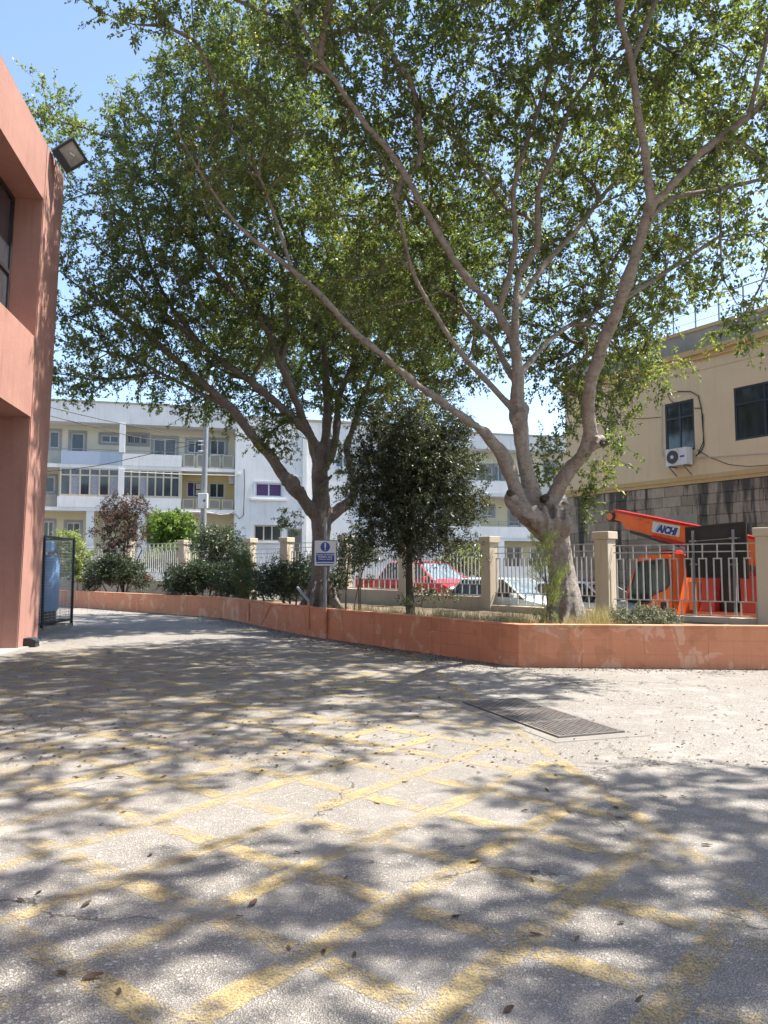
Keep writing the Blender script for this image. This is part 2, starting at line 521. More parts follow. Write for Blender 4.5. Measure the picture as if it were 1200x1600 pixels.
M['pine'] = leafmat('pine_needles', [(0.0, (0.15, 0.19, 0.07)), (0.6, (0.25, 0.30, 0.11)), (1.0, (0.36, 0.39, 0.16))], 0.4, 0.55)
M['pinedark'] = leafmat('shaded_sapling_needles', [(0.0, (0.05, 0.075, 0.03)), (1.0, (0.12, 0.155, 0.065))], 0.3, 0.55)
M['greyleaf'] = leafmat('grey_green_leaves', [(0.0, (0.085, 0.095, 0.062)), (0.6, (0.15, 0.165, 0.11)), (1.0, (0.24, 0.245, 0.17))], 0.2, 0.6)
M['reddish'] = leafmat('purple_leaf_foliage', [(0.0, (0.035, 0.032, 0.022)), (0.5, (0.075, 0.055, 0.040)), (0.85, (0.12, 0.055, 0.05)), (1.0, (0.24, 0.06, 0.08))], 0.25, 0.5)
M['dry'] = leafmat('dry_grass', [(0.0, (0.24, 0.195, 0.11)), (0.6, (0.40, 0.33, 0.20)), (1.0, (0.56, 0.49, 0.33))], 0.25, 0.8, 0.2)
M['litter'] = leafmat('dead_leaf_litter', [(0.0, (0.045, 0.027, 0.018)), (0.6, (0.11, 0.065, 0.040)), (0.9, (0.21, 0.13, 0.065)), (1.0, (0.40, 0.27, 0.07))], 0.1, 0.7, 0.3)
M['pinkflower'] = leafmat('pink_petals', [(0.0, (0.40, 0.07, 0.13)), (1.0, (0.62, 0.20, 0.27))], 0.3, 0.6)
M['whiteflower'] = leafmat('white_petals', [(0.0, (0.55, 0.52, 0.50)), (1.0, (0.75, 0.72, 0.70))], 0.3, 0.6)
M['soil'] = plaster('dry_soil', (0.14, 0.105, 0.07), (0.19, 0.145, 0.10), (0.10, 0.078, 0.055), 0.0, 0.9, 25)
M['street'] = plaster('street_tarmac', (0.10, 0.098, 0.095), (0.085, 0.083, 0.08), (0.13, 0.125, 0.12), 0.0, 0.4, 90)
M['kerb'] = plaster('pavement_concrete', (0.34, 0.325, 0.30), (0.29, 0.275, 0.25), (0.38, 0.36, 0.33), 0.0, 0.5, 80)
M['railing'] = basic('silver_painted_iron', (0.50, 0.50, 0.49), 0.45, (0.40, 0.39, 0.37), 9, 0.25, 0.1, 120, dirt=(0.22, 0.14, 0.09))
M['steel'] = basic('galvanised_steel', (0.24, 0.245, 0.25), 0.5, (0.19, 0.195, 0.20), 8, 0.2, 0.1, 90)
M['blackmetal'] = basic('black_painted_metal', (0.022, 0.022, 0.024), 0.45, (0.03, 0.03, 0.032), 20)
M['darkframe'] = basic('dark_blue_window_frame', (0.020, 0.028, 0.045), 0.4, (0.028, 0.035, 0.05), 20)
M['blackplastic'] = basic('black_plastic', (0.020, 0.020, 0.021), 0.5, (0.03, 0.03, 0.03), 10)
M['castiron'] = basic('worn_cast_iron', (0.25, 0.225, 0.205), 0.6, (0.17, 0.155, 0.14), 14, 0.4, 0.4, 150, dirt=(0.20, 0.13, 0.08))
M['grategap'] = basic('dark_grate_gaps', (0.07, 0.06, 0.05), 0.9, (0.10, 0.085, 0.07), 30)  # plate coloured dark: the shade of open holes between studs is painted in
M['whitepaint'] = basic('white_window_paint', (0.58, 0.59, 0.61), 0.45, (0.52, 0.53, 0.55), 8)
M['creamframe'] = basic('cream_window_paint', (0.50, 0.43, 0.32), 0.5, (0.44, 0.38, 0.28), 8)
M['greytrim'] = basic('grey_window_surround', (0.30, 0.30, 0.31), 0.7, (0.25, 0.25, 0.26), 8)
M['rail_panel'] = basic('frosted_rail_panel', (0.20, 0.18, 0.145), 0.35, (0.25, 0.225, 0.18), 3)
M['rail_frame'] = basic('beige_rail_frame', (0.42, 0.38, 0.28), 0.5, (0.36, 0.32, 0.24), 6)
M['curtain'] = basic('pale_curtain', (0.32, 0.32, 0.34), 0.8, (0.22, 0.22, 0.25), 12)
M['purple'] = basic('purple_curtain', (0.10, 0.05, 0.15), 0.8, (0.05, 0.025, 0.08), 14)
M['orange'] = basic('orange_vehicle_paint', (0.80, 0.150, 0.030), 0.3, (0.72, 0.13, 0.026), 3, dirt=(0.50, 0.16, 0.07))
M['redpaint'] = basic('red_vehicle_paint', (0.50, 0.022, 0.028), 0.22, (0.46, 0.02, 0.025), 3)
M['palepaint'] = basic('pale_green_car_paint', (0.52, 0.58, 0.56), 0.25, (0.48, 0.54, 0.52), 3)
M['silverpaint'] = basic('silver_car_paint', (0.45, 0.46, 0.48), 0.25, (0.42, 0.43, 0.45), 3, 0.3)
M['darkpaint'] = basic('dark_car_paint', (0.035, 0.038, 0.045), 0.2, (0.03, 0.033, 0.04), 3)
M['tyre'] = basic('tyre_rubber', (0.018, 0.018, 0.018), 0.85, (0.025, 0.025, 0.024), 30)
M['alloy'] = basic('wheel_alloy', (0.48, 0.48, 0.49), 0.35, (0.42, 0.42, 0.43), 10, 0.6)
M['lamp'] = basic('lamp_glass', (0.62, 0.62, 0.60), 0.15, (0.55, 0.55, 0.54), 20)
M['redlamp'] = basic('red_reflector', (0.50, 0.02, 0.02), 0.25, (0.44, 0.02, 0.02), 20)
M['signwhite'] = basic('sign_white', (0.62, 0.61, 0.59), 0.45, (0.58, 0.57, 0.55), 5)
M['signblue'] = basic('sign_blue', (0.018, 0.045, 0.27), 0.45, (0.016, 0.04, 0.24), 5)
M['boardgrey'] = basic('dark_grey_sign_back', (0.042, 0.039, 0.037), 0.85, (0.054, 0.05, 0.047), 3, spec=0.15)
M['acwhite'] = basic('air_conditioner_white', (0.66, 0.66, 0.64), 0.5, (0.58, 0.58, 0.56), 6, dirt=(0.35, 0.28, 0.2))
M['cable'] = basic('dark_cable', (0.03, 0.03, 0.032), 0.6)
M['palecable'] = basic('pale_cable', (0.55, 0.52, 0.46), 0.6)
M['tank'] = basic('pale_blue_tank_enamel', (0.25, 0.45, 0.76), 0.3, (0.21, 0.39, 0.68), 2)
M['redplastic'] = basic('red_plastic', (0.50, 0.045, 0.03), 0.5, (0.44, 0.04, 0.03), 6)

def glass(name, tint, rough=0.06):
    m, nt, b = nmat(name)
    p = wpos(nt)
    f = noise(nt, scaled(nt, p, (2.5, 2.5, 0.5)), 2.0, 4)
    c = mixc(nt, ramp(nt, f, [(0.35, 0.0), (0.65, 1.0)]), tint, tuple(x * 0.5 for x in tint))
    L(nt, c, b.inputs['Base Color'])
    b.inputs['Roughness'].default_value = rough
    b.inputs['Specular IOR Level'].default_value = 0.7
    return m
M['glass'] = glass('dark_window_glass', (0.035, 0.042, 0.050))
M['glassgrey'] = glass('curtained_window_glass', (0.06, 0.066, 0.08), 0.12)
M['carglass'] = glass('car_window_glass', (0.020, 0.026, 0.028), 0.05)
M['cabglass'] = glass('green_tinted_glass', (0.020, 0.050, 0.045), 0.06)
M['screenglass'] = glass('pale_windscreen_glass', (0.22, 0.30, 0.36), 0.08)
M['lampglass'] = glass('floodlight_glass', (0.36, 0.34, 0.30), 0.2)
# ------------------------------------------------------------------ ground
RW = [(14.0, 10.95), (5.9, 11.76), (2.1, 12.1), (-1.78, 17.8), (-5.07, 24.3), (-13.0, 32.0), (-24.0, 41.0)]     # terracotta planter wall, yard side
FP = [(10.6, 14.5), (8.1, 16.3), (5.29, 18.4), (2.98, 21.7), (0.7, 24.7), (-1.37, 27.5), (-3.7, 29.2), (-5.3, 30.4), (-8.5, 32.7), (-11.6, 35.0), (-14.8, 37.3), (-18.0, 39.5), (-26, 45.0)]
LEDGE = [0.48, 0.48, 0.54, 0.76, 0.86, 0.92, 0.94, 0.98, 1.06, 1.10, 1.12, 1.14]     # top of the low beige wall, per bay
PTOP = [2.40, 2.40, 2.42, 2.45, 2.60, 2.72, 2.74, 2.76, 2.78, 2.80, 2.82, 2.84, 2.86]

g = MB()
poly = [(60, -40), (60, 9.0)] + [(a, b + 0.05) for a, b in RW] + [(-60, 60), (-60, -40)]
# strip the yard into a fan of quads so that it stays flat and simple
me = bpy.data.meshes.new('parking_ground')
bm = bmesh.new()
bm.faces.new([bm.verts.new((x, y, 0)) for x, y in poly])
bmesh.ops.triangulate(bm, faces=bm.faces[:])
bm.to_mesh(me); bm.free()
tag(link('parking_ground', me, M['asphalt']), kind='structure')

# street behind the railings, rising to the left as in the photo
def street_z(x, y):
    d = (x - 9) * -0.65 + (y - 19) * 0.76
    return float(np.interp(d, [-10, 0, 6, 9.3, 15, 30, 80, 600], [-0.55, -0.45, -0.15, 0.25, 0.55, 0.95, 1.1, 1.1]))
g = MB()
cols = []
fline = [(60, -10), (30, 2.0), (14, 12.0)] + FP + [(-60, 75), (-300, 260)]
nrm = Vector((0.76, 0.65))
ext = [0.0, 1.5, 3.5, 6.0, 9.0, 13.0, 20.0, 35.0, 70.0, 200.0, 900.0]
vs = []
for (x, y) in fline:
    for e in ext:
        X, Yy = x + nrm.x * e, y + nrm.y * e
        vs.append((X, Yy, street_z(X, Yy)))
fs = []
m_ = len(ext)
for i in range(len(fline) - 1):
    for j in range(m_ - 1):
        fs.append((i * m_ + j, i * m_ + j + 1, (i + 1) * m_ + j + 1, (i + 1) * m_ + j))
g.add(vs, fs)
tag(g.build('street_ground', M['street']), kind='structure')

# planter soil between the two walls
g = MB()
q = [(14.0, 12.0), (8.1, 16.3), (5.29, 18.4), (2.98, 21.7), (-1.37, 27.5), (-11.6, 35.0), (-26, 45)]
r_ = [(14.0, 11.05), (5.9, 11.88), (2.2, 12.22), (0.25, 15.1), (-1.68, 17.9), (-4.95, 24.4), (-12.9, 32.14), (-23.9, 41.15)]
q = [(10.9, 14.3), (8.1, 16.3), (5.29, 18.4), (2.98, 21.7), (0.7, 24.7), (-3.7, 29.2), (-11.6, 35.0), (-26, 45)]
n_ = 14
vs, fs = [], []
fine_r, fine_q = [], []
def lerp_line(line, m):
    out = []
    for i in range(len(line) - 1):
        for k in range(m): t = k / m; out.append((line[i][0] * (1 - t) + line[i + 1][0] * t, line[i][1] * (1 - t) + line[i + 1][1] * t))
    return out + [line[-1]]
fr_, fq_ = lerp_line(r_, 10), lerp_line(q, 10)
for i in range(len(fr_)):
    for k in range(n_ + 1):
        t = k / n_
        x, y = fr_[i][0] * (1 - t) + fq_[i][0] * t, fr_[i][1] * (1 - t) + fq_[i][1] * t
        vs.append((x, y, 0.36 + 0.05 * mnoise.noise(Vector((x * 1.3, y * 1.3, 0))) - (0.03 if k == 0 else 0)))
for i in range(len(fr_) - 1):
    for k in range(n_): fs.append((i * (n_ + 1) + k, i * (n_ + 1) + k + 1, (i + 1) * (n_ + 1) + k + 1, (i + 1) * (n_ + 1) + k))
g.add(vs, fs)
tag(g.build('planter_soil', M['soil'], smooth=True), kind='structure')

# ------------------------------------------------------------------ terracotta planter wall, built of painted blocks
def wall_strip(b, line, z0, z1, th, side=1):
    for (x0, y0), (x1, y1) in zip(line[:-1], line[1:]):
        pass
def offset_line(line, d):
    out = []
    for i, p in enumerate(line):
        a = Vector(line[max(0, i - 1)]); c = Vector(line[min(len(line) - 1, i + 1)]); p = Vector(p)
        ns = []
        for u, v in ((a, p), (p, c)):
            t = v - u
            if t.length > 1e-6: t.normalize(); ns.append(Vector((-t.y, t.x)))
        nn = (ns[0] + ns[-1]); nn.normalize()
        nn = nn / max(0.5, nn.dot(ns[0]))
        out.append(p + nn * d)
    return out
def strip_wall(name, line, d0, d1, z0, z1, mat, parent=None, world=False):
    A_, B_ = offset_line(line, d0), offset_line(line, d1)
    vs, fs = [], []
    for a, b_ in zip(A_, B_):
        vs += [(a.x, a.y, z0), (a.x, a.y, z1), (b_.x, b_.y, z1), (b_.x, b_.y, z0)]
    for i in range(len(line) - 1):
        for k in range(4): k2 = (k + 1) % 4; fs.append((i * 4 + k, i * 4 + k2, (i + 1) * 4 + k2, (i + 1) * 4 + k))
    fs += [(0, 1, 2, 3), tuple(4 * (len(line) - 1) + k for k in (3, 2, 1, 0))]
    return MB().add(vs, fs).build(name, mat, parent, world)
WALL_H = 0.655
pw = thing('planter_wall', 'long low terracotta-painted block wall bending round the planter', 'wall', (2.1, 12.1, 0))
# the line runs right to left, so the left-hand normal points to the yard: the core is set 6 mm behind the block faces
strip_wall('core', RW, -0.20, -0.006, -0.05, WALL_H - 0.03, M['redwall'], pw, True)
strip_wall('coping', RW, -0.205, 0.004, WALL_H - 0.03, WALL_H, M['redwall'], pw, True)
blk_cache = {}
def put_block(x, y, rz, L_, z0, h, parent, name='block'):
    key = (round(L_, 3), round(h, 3))
    if key not in blk_cache:
        b = MB(); b.box((0, 0, 0), (L_, 0.03, h), bev=0.004); blk_cache[key] = b.mesh('block'); blk_cache[key].materials.append(M['redwall'])
    o = link(name, blk_cache[key], None, parent)
    W = wloc(parent)
    o.location = (x - W.x, y - W.y, z0 + h / 2 - W.z)
    o.rotation_euler = (0, 0, rz)
    return o
rows = [(-0.02, 0.225), (0.21, 0.21), (0.425, 0.195)]
for si in range(1, 4):
    a, c = Vector(RW[si]), Vector(RW[si + 1])
    t = (c - a); Ls = t.length; t.normalize()
    nr = Vector((-t.y, t.x))
    rz = math.atan2(t.y, t.x)
    for ri, (z0, h) in enumerate(rows):
        nb = max(1, round(Ls / 0.92))
        w = Ls / nb
        for k in range(nb):
            s = (k + 0.5) * w
            p = a + t * s + nr * (-0.0165 + random.uniform(-0.0015, 0.0025))
            put_block(p.x, p.y, rz, w - 0.008, z0 + 0.004, h - 0.007, pw)
# pipes and conduit clipped to the wall, painted over
def on_wall(px, py, out=0.02):
    # ray onto the second wall stretch
    best = None
    for si in range(1, 5):
        a, c = Vector(RW[si]), Vector(RW[si + 1])
        r = ray(px, py)
        dx, dy = c.x - a.x, c.y - a.y
        den = r.x * dy - r.y * dx
        if abs(den) < 1e-9: continue
        t = (a.x * dy - a.y * dx) / den
        P = Vector((r.x * t, r.y * t, CAM_H + r.z * t))
        s = ((P.x - a.x) * dx + (P.y - a.y) * dy) / (dx * dx + dy * dy)
        if 0 <= s <= 1 and t > 0:
            n2 = Vector((-dy, dx)).normalized()
            best = Vector((P.x + n2.x * out, P.y + n2.y * out, P.z))
    return best
b = MB(); b.tube([on_wall(411, 973), on_wall(424, 945), on_wall(482, 946)], 0.012, 6)
tag(b.build('conduit', M['redwall']), 'thin bent conduit painted over on the terracotta wall', 'conduit')
b = MB(); b.tube([on_wall(483, 984), on_wall(483, 941)], 0.03, 8)
tag(b.build('drain_pipe', M['redwall']), 'short upright painted pipe on the wall left of the sign post', 'pipe')
b = MB(); b.tube([on_wall(390, 970), on_wall(390, 942)], 0.02, 8)
tag(b.build('drain_pipe', M['redwall']), 'thin upright painted pipe on the wall left of the bent conduit', 'pipe')
p = gnd(467, 990)
b = MB(); b.tube([(p.x, p.y, -0.02), (p.x, p.y, 0.36)], 0.05, 14); b.tube([(p.x, p.y, 0.36), (p.x, p.y, 0.375)], [0.05, 0.03], 14)
tag(auto_smooth(b.build('bollard', M['redplastic'])), 'short red post standing on the ground before the terracotta wall', 'bollard')

# ------------------------------------------------------------------ beige boundary wall, pillars and railings
bw = thing('boundary_wall', 'low stepped beige wall carrying the railings behind the planter', 'wall', (FP[3][0], FP[3][1], 0.3))
for i in range(len(FP) - 1):
    a, c = Vector(FP[i]), Vector(FP[i + 1])
    t = c - a; Ls = t.length
    mid = (a + c) / 2
    if i == 6:
        continue
    b = MB(); b.box((mid.x, mid.y, (LEDGE[i] - 0.9) / 2), (Ls - 0.2, 0.24, LEDGE[i] + 0.9), math.atan2(t.y, t.x), bev=0.012)
    b.build('wall_section', M['beige'], bw, True)
plabel = ['cut off at the picture edge beside the dark sign board', 'just right of the pale ficus trunk', 'left of the pale car, sunlit on one side', 'half hidden by the evergreen trunk', 'directly right of the blue and white sign', 'on the near side of the railing gate', 'on the far side of the railing gate', 'hidden behind the white oleander', 'behind the purple-leaved shrub', 'close to the mesh cage', 'behind the mesh cage']
def pillar(i):
    x, y = FP[i]
    a, c = Vector(FP[max(0, i - 1)]), Vector(FP[min(len(FP) - 1, i + 1)])
    rz = math.atan2((c - a).y, (c - a).x)
    t = thing('gate_pillar', 'beige square pillar with a flat cap, ' + plabel[i - 1], 'pillar', (x, y, 0), rz, 'square pillars of the railing')
    b = MB(); b.box((0, 0, (PTOP[i] - 0.18 - 0.2) / 2), (0.36, 0.36, PTOP[i] - 0.18 + 0.2), bev=0.012); b.build('shaft', M['beige'], t)
    b = MB(); b.box((0, 0, PTOP[i] - 0.09), (0.44, 0.44, 0.18), bev=0.012); b.build('cap', M['beige'], t)
for i in range(1, 12): pillar(i)

bar_mesh = {}
def unit_bar(kind, sx, sy, sz):
    key = (kind, round(sx, 3), round(sy, 3), round(sz, 3))
    if key not in bar_mesh:
        b = MB(); b.box((0, 0, 0), (sx, sy, sz)); bar_mesh[key] = b.mesh(kind); bar_mesh[key].materials.append(M['railing'])
    return bar_mesh[key]
rlab = {0: 'at the picture edge right of the last pillar', 1: 'in front of the orange truck', 2: 'in front of the pale car and ficus trunk', 3: 'in front of the red car', 4: 'above the red barrier beside the evergreen', 5: 'behind the shrubs and ficus trunk left of the sign',
        7: 'behind the white oleander', 8: 'in front of the hedge and small bright tree', 9: 'behind the round dark bush', 10: 'behind the mesh cage'}
def railing(i, gate=False):
    a, c = Vector(FP[i]), Vector(FP[i + 1])
    t = c - a; Ls = t.length - 0.40
    t.normalize()
    st = a + t * 0.20
    z0 = LEDGE[i] if not gate else 0.72
    rz = math.atan2(t.y, t.x)
    H = 1.62
    root = thing('railing_gate' if gate else 'railing', ('grey railing gate between two close pillars left of the sign' if gate else 'silver iron railing panel ' + rlab[i]), 'gate' if gate else 'railing', (st.x, st.y, z0), rz, None if gate else 'railing panels along the street')
    for nm, z in (('rail', 0.035), ('rail', 0.34), ('rail', 1.43), ('rail', 1.60)):
        o = link(nm, unit_bar('rail', Ls, 0.022, 0.024), None, root); o.location = (Ls / 2, 0, z)
    npair = max(3, round(Ls / 0.30))
    w = Ls / npair
    for k in range(npair):
        x = (k + 0.5) * w
        for s in (-1, 1):
            o = link('bar', unit_bar('bar', 0.029, 0.029, 0.92), None, root); o.location = (x + s * w * 0.25, 0.0, 0.345 + 0.46)
        o = link('cap_bar', unit_bar('cap_bar', w * 0.5 + 0.034, 0.03, 0.028), None, root); o.location = (x, 0, 1.279)
        o = link('stub', unit_bar('stub', 0.026, 0.026, 0.32), None, root); o.location = (x, 0.0, 1.453)
        o = link('stub', unit_bar('stub', 0.03, 0.03, 0.30), None, root); o.location = (k * w + 0.02, 0.0, 0.185)
    return root
for i in (0, 1, 2, 3, 4, 5, 7, 8, 9, 10): railing(i)
railing(6, True)

# ------------------------------------------------------------------ box marking, worn yellow paint
ang = math.radians(52.0)
uA = Vector((math.cos(ang), math.sin(ang))); nA = Vector((-uA.y, uA.x))        # family A lines
uB = Vector((math.cos(ang - math.pi / 2), math.sin(ang - math.pi / 2))); nB = Vector((-uB.y, uB.x))
LW = 0.16
def border_x(y): return 1.13 + (7.69 - y) * (1.64 - 1.13) / (7.69 - 3.41)
lx0 = -6.3
def clip_ok(p):
    return p.x < border_x(p.y) - 0.05 and p.x > lx0 + 0.0 and 0.4 < p.y < 14.6
offA = [2.77 + 0.612 * k for k in range(-8, 22)]
offB = [2.86 + 0.600 * k for k in range(-12, 22)]
g = MB()
ZP = 0.004
def strip(p0, p1, u, n, w):
    # cut into short pieces so that the ends follow the border
    return [(p0 - n * w / 2), (p1 - n * w / 2), (p1 + n * w / 2), (p0 + n * w / 2)]
CORE = []
def quad(ps):
    a_, b_, c_, d_ = ps
    m0, m1 = (a_ + d_) / 2, (b_ + c_) / 2
    g.add([(p.x, p.y, ZP) for p in (a_, b_, m1, m0, c_, d_)], [(0, 1, 2, 3), (3, 2, 4, 5)])
    CORE.extend([0, 0, 1, 1, 0, 0])
def painted(name):
    me = bpy.data.meshes.new(name); me.from_pydata(g.v, [], g.f)
    at_ = me.attributes.new('core', 'FLOAT', 'POINT'); at_.data.foreach_set('value', [float(c) for c in CORE]); CORE.clear()
    return tag(link(name, me, M['yellow']), kind='structure')
step_ = 0.06
for o in offA:
    s = -20.0; run = None
    while s < 24:
        c0 = uA * s + nA * o
        ok = clip_ok(c0)
        if ok and run is None: run = s
        if (not ok or s + step_ >= 24) and run is not None:
            quad(strip(uA * run + nA * o, uA * s + nA * o, uA, nA, LW + 0.012 * math.sin(o * 9))); run = None
        s += step_
cross = sorted(offA)
for o in offB:
    # B lines fill only between the A lines
    sA = []
    for oa in cross:
        # point with nB.p = o and nA.p = oa : uB is parallel to nA up to sign
        sA.append(oa * nA.dot(uB))
    sA.sort()
    for s0, s1 in zip(sA[:-1], sA[1:]):
        a_, b_ = s0 + LW / 2 + 0.004, s1 - LW / 2 - 0.004
        pm = uB * ((a_ + b_) / 2) + nB * o
        pa, pb = uB * a_ + nB * o, uB * b_ + nB * o
        if clip_ok(pa) and clip_ok(pb): quad(strip(pa, pb, uB, nB, LW))
        elif clip_ok(pa) or clip_ok(pb):
            # shorten to the border
            k_ = 12
            pts = [uB * (a_ + (b_ - a_) * i / k_) + nB * o for i in range(k_ + 1)]
            pts = [p for p in pts if clip_ok(p)]
            if len(pts) > 1: quad(strip(pts[0], pts[-1], uB, nB, LW))
painted('yellow_box_marking')
g = MB()
quad([Vector(p) for p in ((border_x(0.4), 0.4), (border_x(14.6), 14.6), (border_x(14.6) + 0.15, 14.6), (border_x(0.4) + 0.15, 0.4))])
quad([Vector(p) for p in ((border_x(14.75), 14.62), (lx0, 15.04), (lx0, 15.2), (border_x(14.75), 14.78))])
painted('yellow_border_line')

# ------------------------------------------------------------------ drain covers in a concrete frame
gc = Vector((1.555, 8.02)); gdir = math.atan2(-1.83, 0.66)
gu = Vector((math.cos(gdir), math.sin(gdir)))
W_, L_ = 0.72, 1.98
fr = MB()
apron = [(-L_ / 2 - 0.10, -W_ / 2 - 0.12), (L_ / 2 + 0.11, -W_ / 2 - 0.10), (L_ / 2 + 0.16, W_ / 2 + 0.13), (-L_ / 2 - 0.12, W_ / 2 + 0.10)]
def loc2(a, b): return (gc.x + gu.x * a - gu.y * b, gc.y + gu.y * a + gu.x * b)
o_ = [loc2(*q) for q in apron]; i_ = [loc2(*q) for q in ((-L_ / 2, -W_ / 2), (L_ / 2, -W_ / 2), (L_ / 2, W_ / 2), (-L_ / 2, W_ / 2))]
vs = [(x, y, 0.004) for x, y in o_] + [(x, y, 0.010) for x, y in i_] + [(x, y, -0.01) for x, y in o_] + [(x, y, -0.05) for x, y in i_]
fs = []
for k in range(4):
    k2 = (k + 1) % 4
    fs += [(k, k2, 4 + k2, 4 + k), (k, 8 + k, 8 + k2, k2), (4 + k, 4 + k2, 12 + k2, 12 + k)]
tag(fr.add(vs, fs).build('concrete_apron', M['concrete']), kind='structure')
dlab = ['drain cover farthest from the viewer, half in shade', 'middle drain cover of the row of three', 'drain cover of the row nearest the viewer']
studs = None
for k in range(3):
    s = (k - 1) * (L_ / 3)
    x, y = loc2(s, 0)
    t = thing('drain_cover', 'rusty cast iron ' + dlab[k], 'drain cover', (x, y, 0.012), gdir, 'cast iron drain covers')
    b = MB(); b.box((0, 0, -0.006), (L_ / 3 - 0.012, W_ - 0.012, 0.014)); b.build('plate', M['grategap'], t)
    b = MB()
    for (cx, cy, sx, sy) in ((0, -W_ / 2 + 0.02, L_ / 3 - 0.014, 0.026), (0, W_ / 2 - 0.02, L_ / 3 - 0.014, 0.026), (-L_ / 6 + 0.02, 0, 0.026, W_ - 0.07), (L_ / 6 - 0.02, 0, 0.026, W_ - 0.07)):
        b.box((cx, cy, 0.007), (sx, sy, 0.012))
    b.build('rim', M['castiron'], t)
    if studs is None:
        b = MB(); nx, ny = 13, 14
        for i in range(nx):
            for j in range(ny):
                cx = -L_ / 6 + 0.055 + i * (L_ / 3 - 0.11) / (nx - 1); cy = -W_ / 2 + 0.055 + j * (W_ - 0.11) / (ny - 1)
                if (i + j) % 2: b.box((cx, cy, 0.008), (0.046, 0.020, 0.016), 0.0)
                else: b.box((cx, cy, 0.008), (0.020, 0.044, 0.016), 0.0)
        studs = b.mesh('tread_studs'); studs.materials.append(M['castiron'])
    tag(link('tread_studs', studs, None, t), kind='stuff')

# ------------------------------------------------------------------ salmon building at the yard's edge
SH = 0.024                                             # its faces lean out slightly
def sb(y, z, d=0.0):
    """point on the facade at depth y, height z, set back by d"""
    x = -4.77 - 0.15 * y + SH * z
    return (x - d * 0.989, y - d * 0.148, z)
def slab(b, y0, y1, z0, z1, d0, d1):
    vs = [sb(y, z, d) for y in (y0, y1) for z in (z0, z1) for d in (d0, d1)]
    b.add(vs, [(0, 1, 3, 2), (4, 6, 7, 5), (0, 4, 5, 1), (2, 3, 7, 6), (0, 2, 6, 4), (1, 5, 7, 3)])
    return b
sbd = thing('salmon_building', 'two-storey salmon rendered building with deep window bays at the picture edge', 'building', sb(15.4, 0, 0.5))
bays = [(10.4, 14.8), (4.6, 9.0), (-1.2, 3.2)]
piers = [(14.8, 16.07), (9.0, 10.4), (3.2, 4.6), (-2.6, -1.2)]
TOPZ = 10.0
for (y0, y1) in piers:
    po = slab(MB(), y0, y1, -0.05, TOPZ, 0.0, 3.0).build('pier', M['salmon'], sbd, True)
    bm = bmesh.new(); bm.from_mesh(po.data); bmesh.ops.bevel(bm, geom=bm.edges[:], offset=0.018, segments=2, affect='EDGES'); bm.to_mesh(po.data); bm.free()
for (y0, y1) in bays:
    e = 0.0
    slab(MB(), y0, y1, 8.86, TOPZ, 0.004, 3.0).build('roof_beam', M['salmon'], sbd, True)
    slab(MB(), y0, y1, 4.48, 6.06, 0.004, 3.0).build('spandrel', M['salmon'], sbd, True)
    slab(MB(), y0, y1, -0.05, 4.48, 1.9, 2.6).build('back_wall', M['salmon'], sbd, True)
    # recessed window: outer frame, mullions, panes
    fr = MB()
    for (a, c, z0, z1) in ((y0, y1, 6.06, 6.14), (y0, y1, 8.78, 8.86), (y0, y0 + 0.08, 6.14, 8.78), (y1 - 0.08, y1, 6.14, 8.78), (y0 + 0.08, y1 - 0.08, 7.28, 7.36)):
        slab(fr, a, c, z0, z1, 0.54, 0.62)
    for k in (1, 2): slab(fr, y0 + (y1 - y0) * k / 3 - 0.04, y0 + (y1 - y0) * k / 3 + 0.04, 6.14, 8.78, 0.535, 0.625)
    wf = fr.build('window', M['blackmetal'], sbd, True)
    for k in range(3):
        for (z0, z1) in ((6.14, 7.28), (7.36, 8.78)):
            a = y0 + (y1 - y0) * k / 3 + 0.04; c = y0 + (y1 - y0) * (k + 1) / 3 - 0.04
            slab(MB(), a, c, z0, z1, 0.575, 0.585).build('pane', M['glassgrey'], wf, True)
slab(MB(), -2.6, 16.07, TOPZ, TOPZ + 0.03, 0.01, 9.0).build('roof', M['concrete'], sbd, True)
slab(MB(), -2.6, 16.06, -0.05, TOPZ - 0.02, 3.0, 9.0).build('rear_block', M['salmon'], sbd, True)
# footpath slab along the building
b = MB(); b.add([(-12, -8, -0.05), (-5.6 + 0.15 * 8 - 0.0, -8, -0.05), (-7.05, 16.3, -0.05), (-12, 16.3, -0.05), (-12, -8, 0.02), (-4.4, -8, 0.02), (-7.05, 16.3, 0.02), (-12, 16.3, 0.02)],
               [(0, 1, 2, 3), (7, 6, 5, 4), (0, 4, 5, 1), (1, 5, 6, 2), (2, 6, 7, 3), (3, 7, 4, 0)])
tag(b.build('footpath', M['kerb']), kind='structure')

# floodlight on the parapet corner
fp = at(109, 243, 15.2)
fl = thing('floodlight', 'black square floodlight tilted out from the top corner of the salmon building', 'floodlight', tuple(fp))
fdir = Vector((0.52, -0.62, -0.58)).normalized()
fq = fdir.to_track_quat('Z', 'Y')
fM = Matrix.Translation(fp) @ fq.to_matrix().to_4x4() @ Matrix.Rotation(math.radians(-42), 4, 'Z')
def fbox(c, s, bev=0.0):
    b = MB(); b.box(c, s, bev=bev); b.v = [tuple(fM @ Vector(v)) for v in b.v]; return b
fb = MB()
fb.add([(x * w, y * h, z) for (w, h, z) in ((0.25, 0.25, 0.0), (0.25, 0.25, -0.07), (0.15, 0.15, -0.24)) for (x, y) in ((-1, -1), (1, -1), (1, 1), (-1, 1))],
       [(0, 1, 2, 3), (11, 10, 9, 8)] + [(r * 4 + k, (r + 1) * 4 + k, (r + 1) * 4 + (k + 1) % 4, r * 4 + (k + 1) % 4) for r in range(2) for k in range(4)])
fb.v = [tuple(fM @ Vector(v)) for v in fb.v]
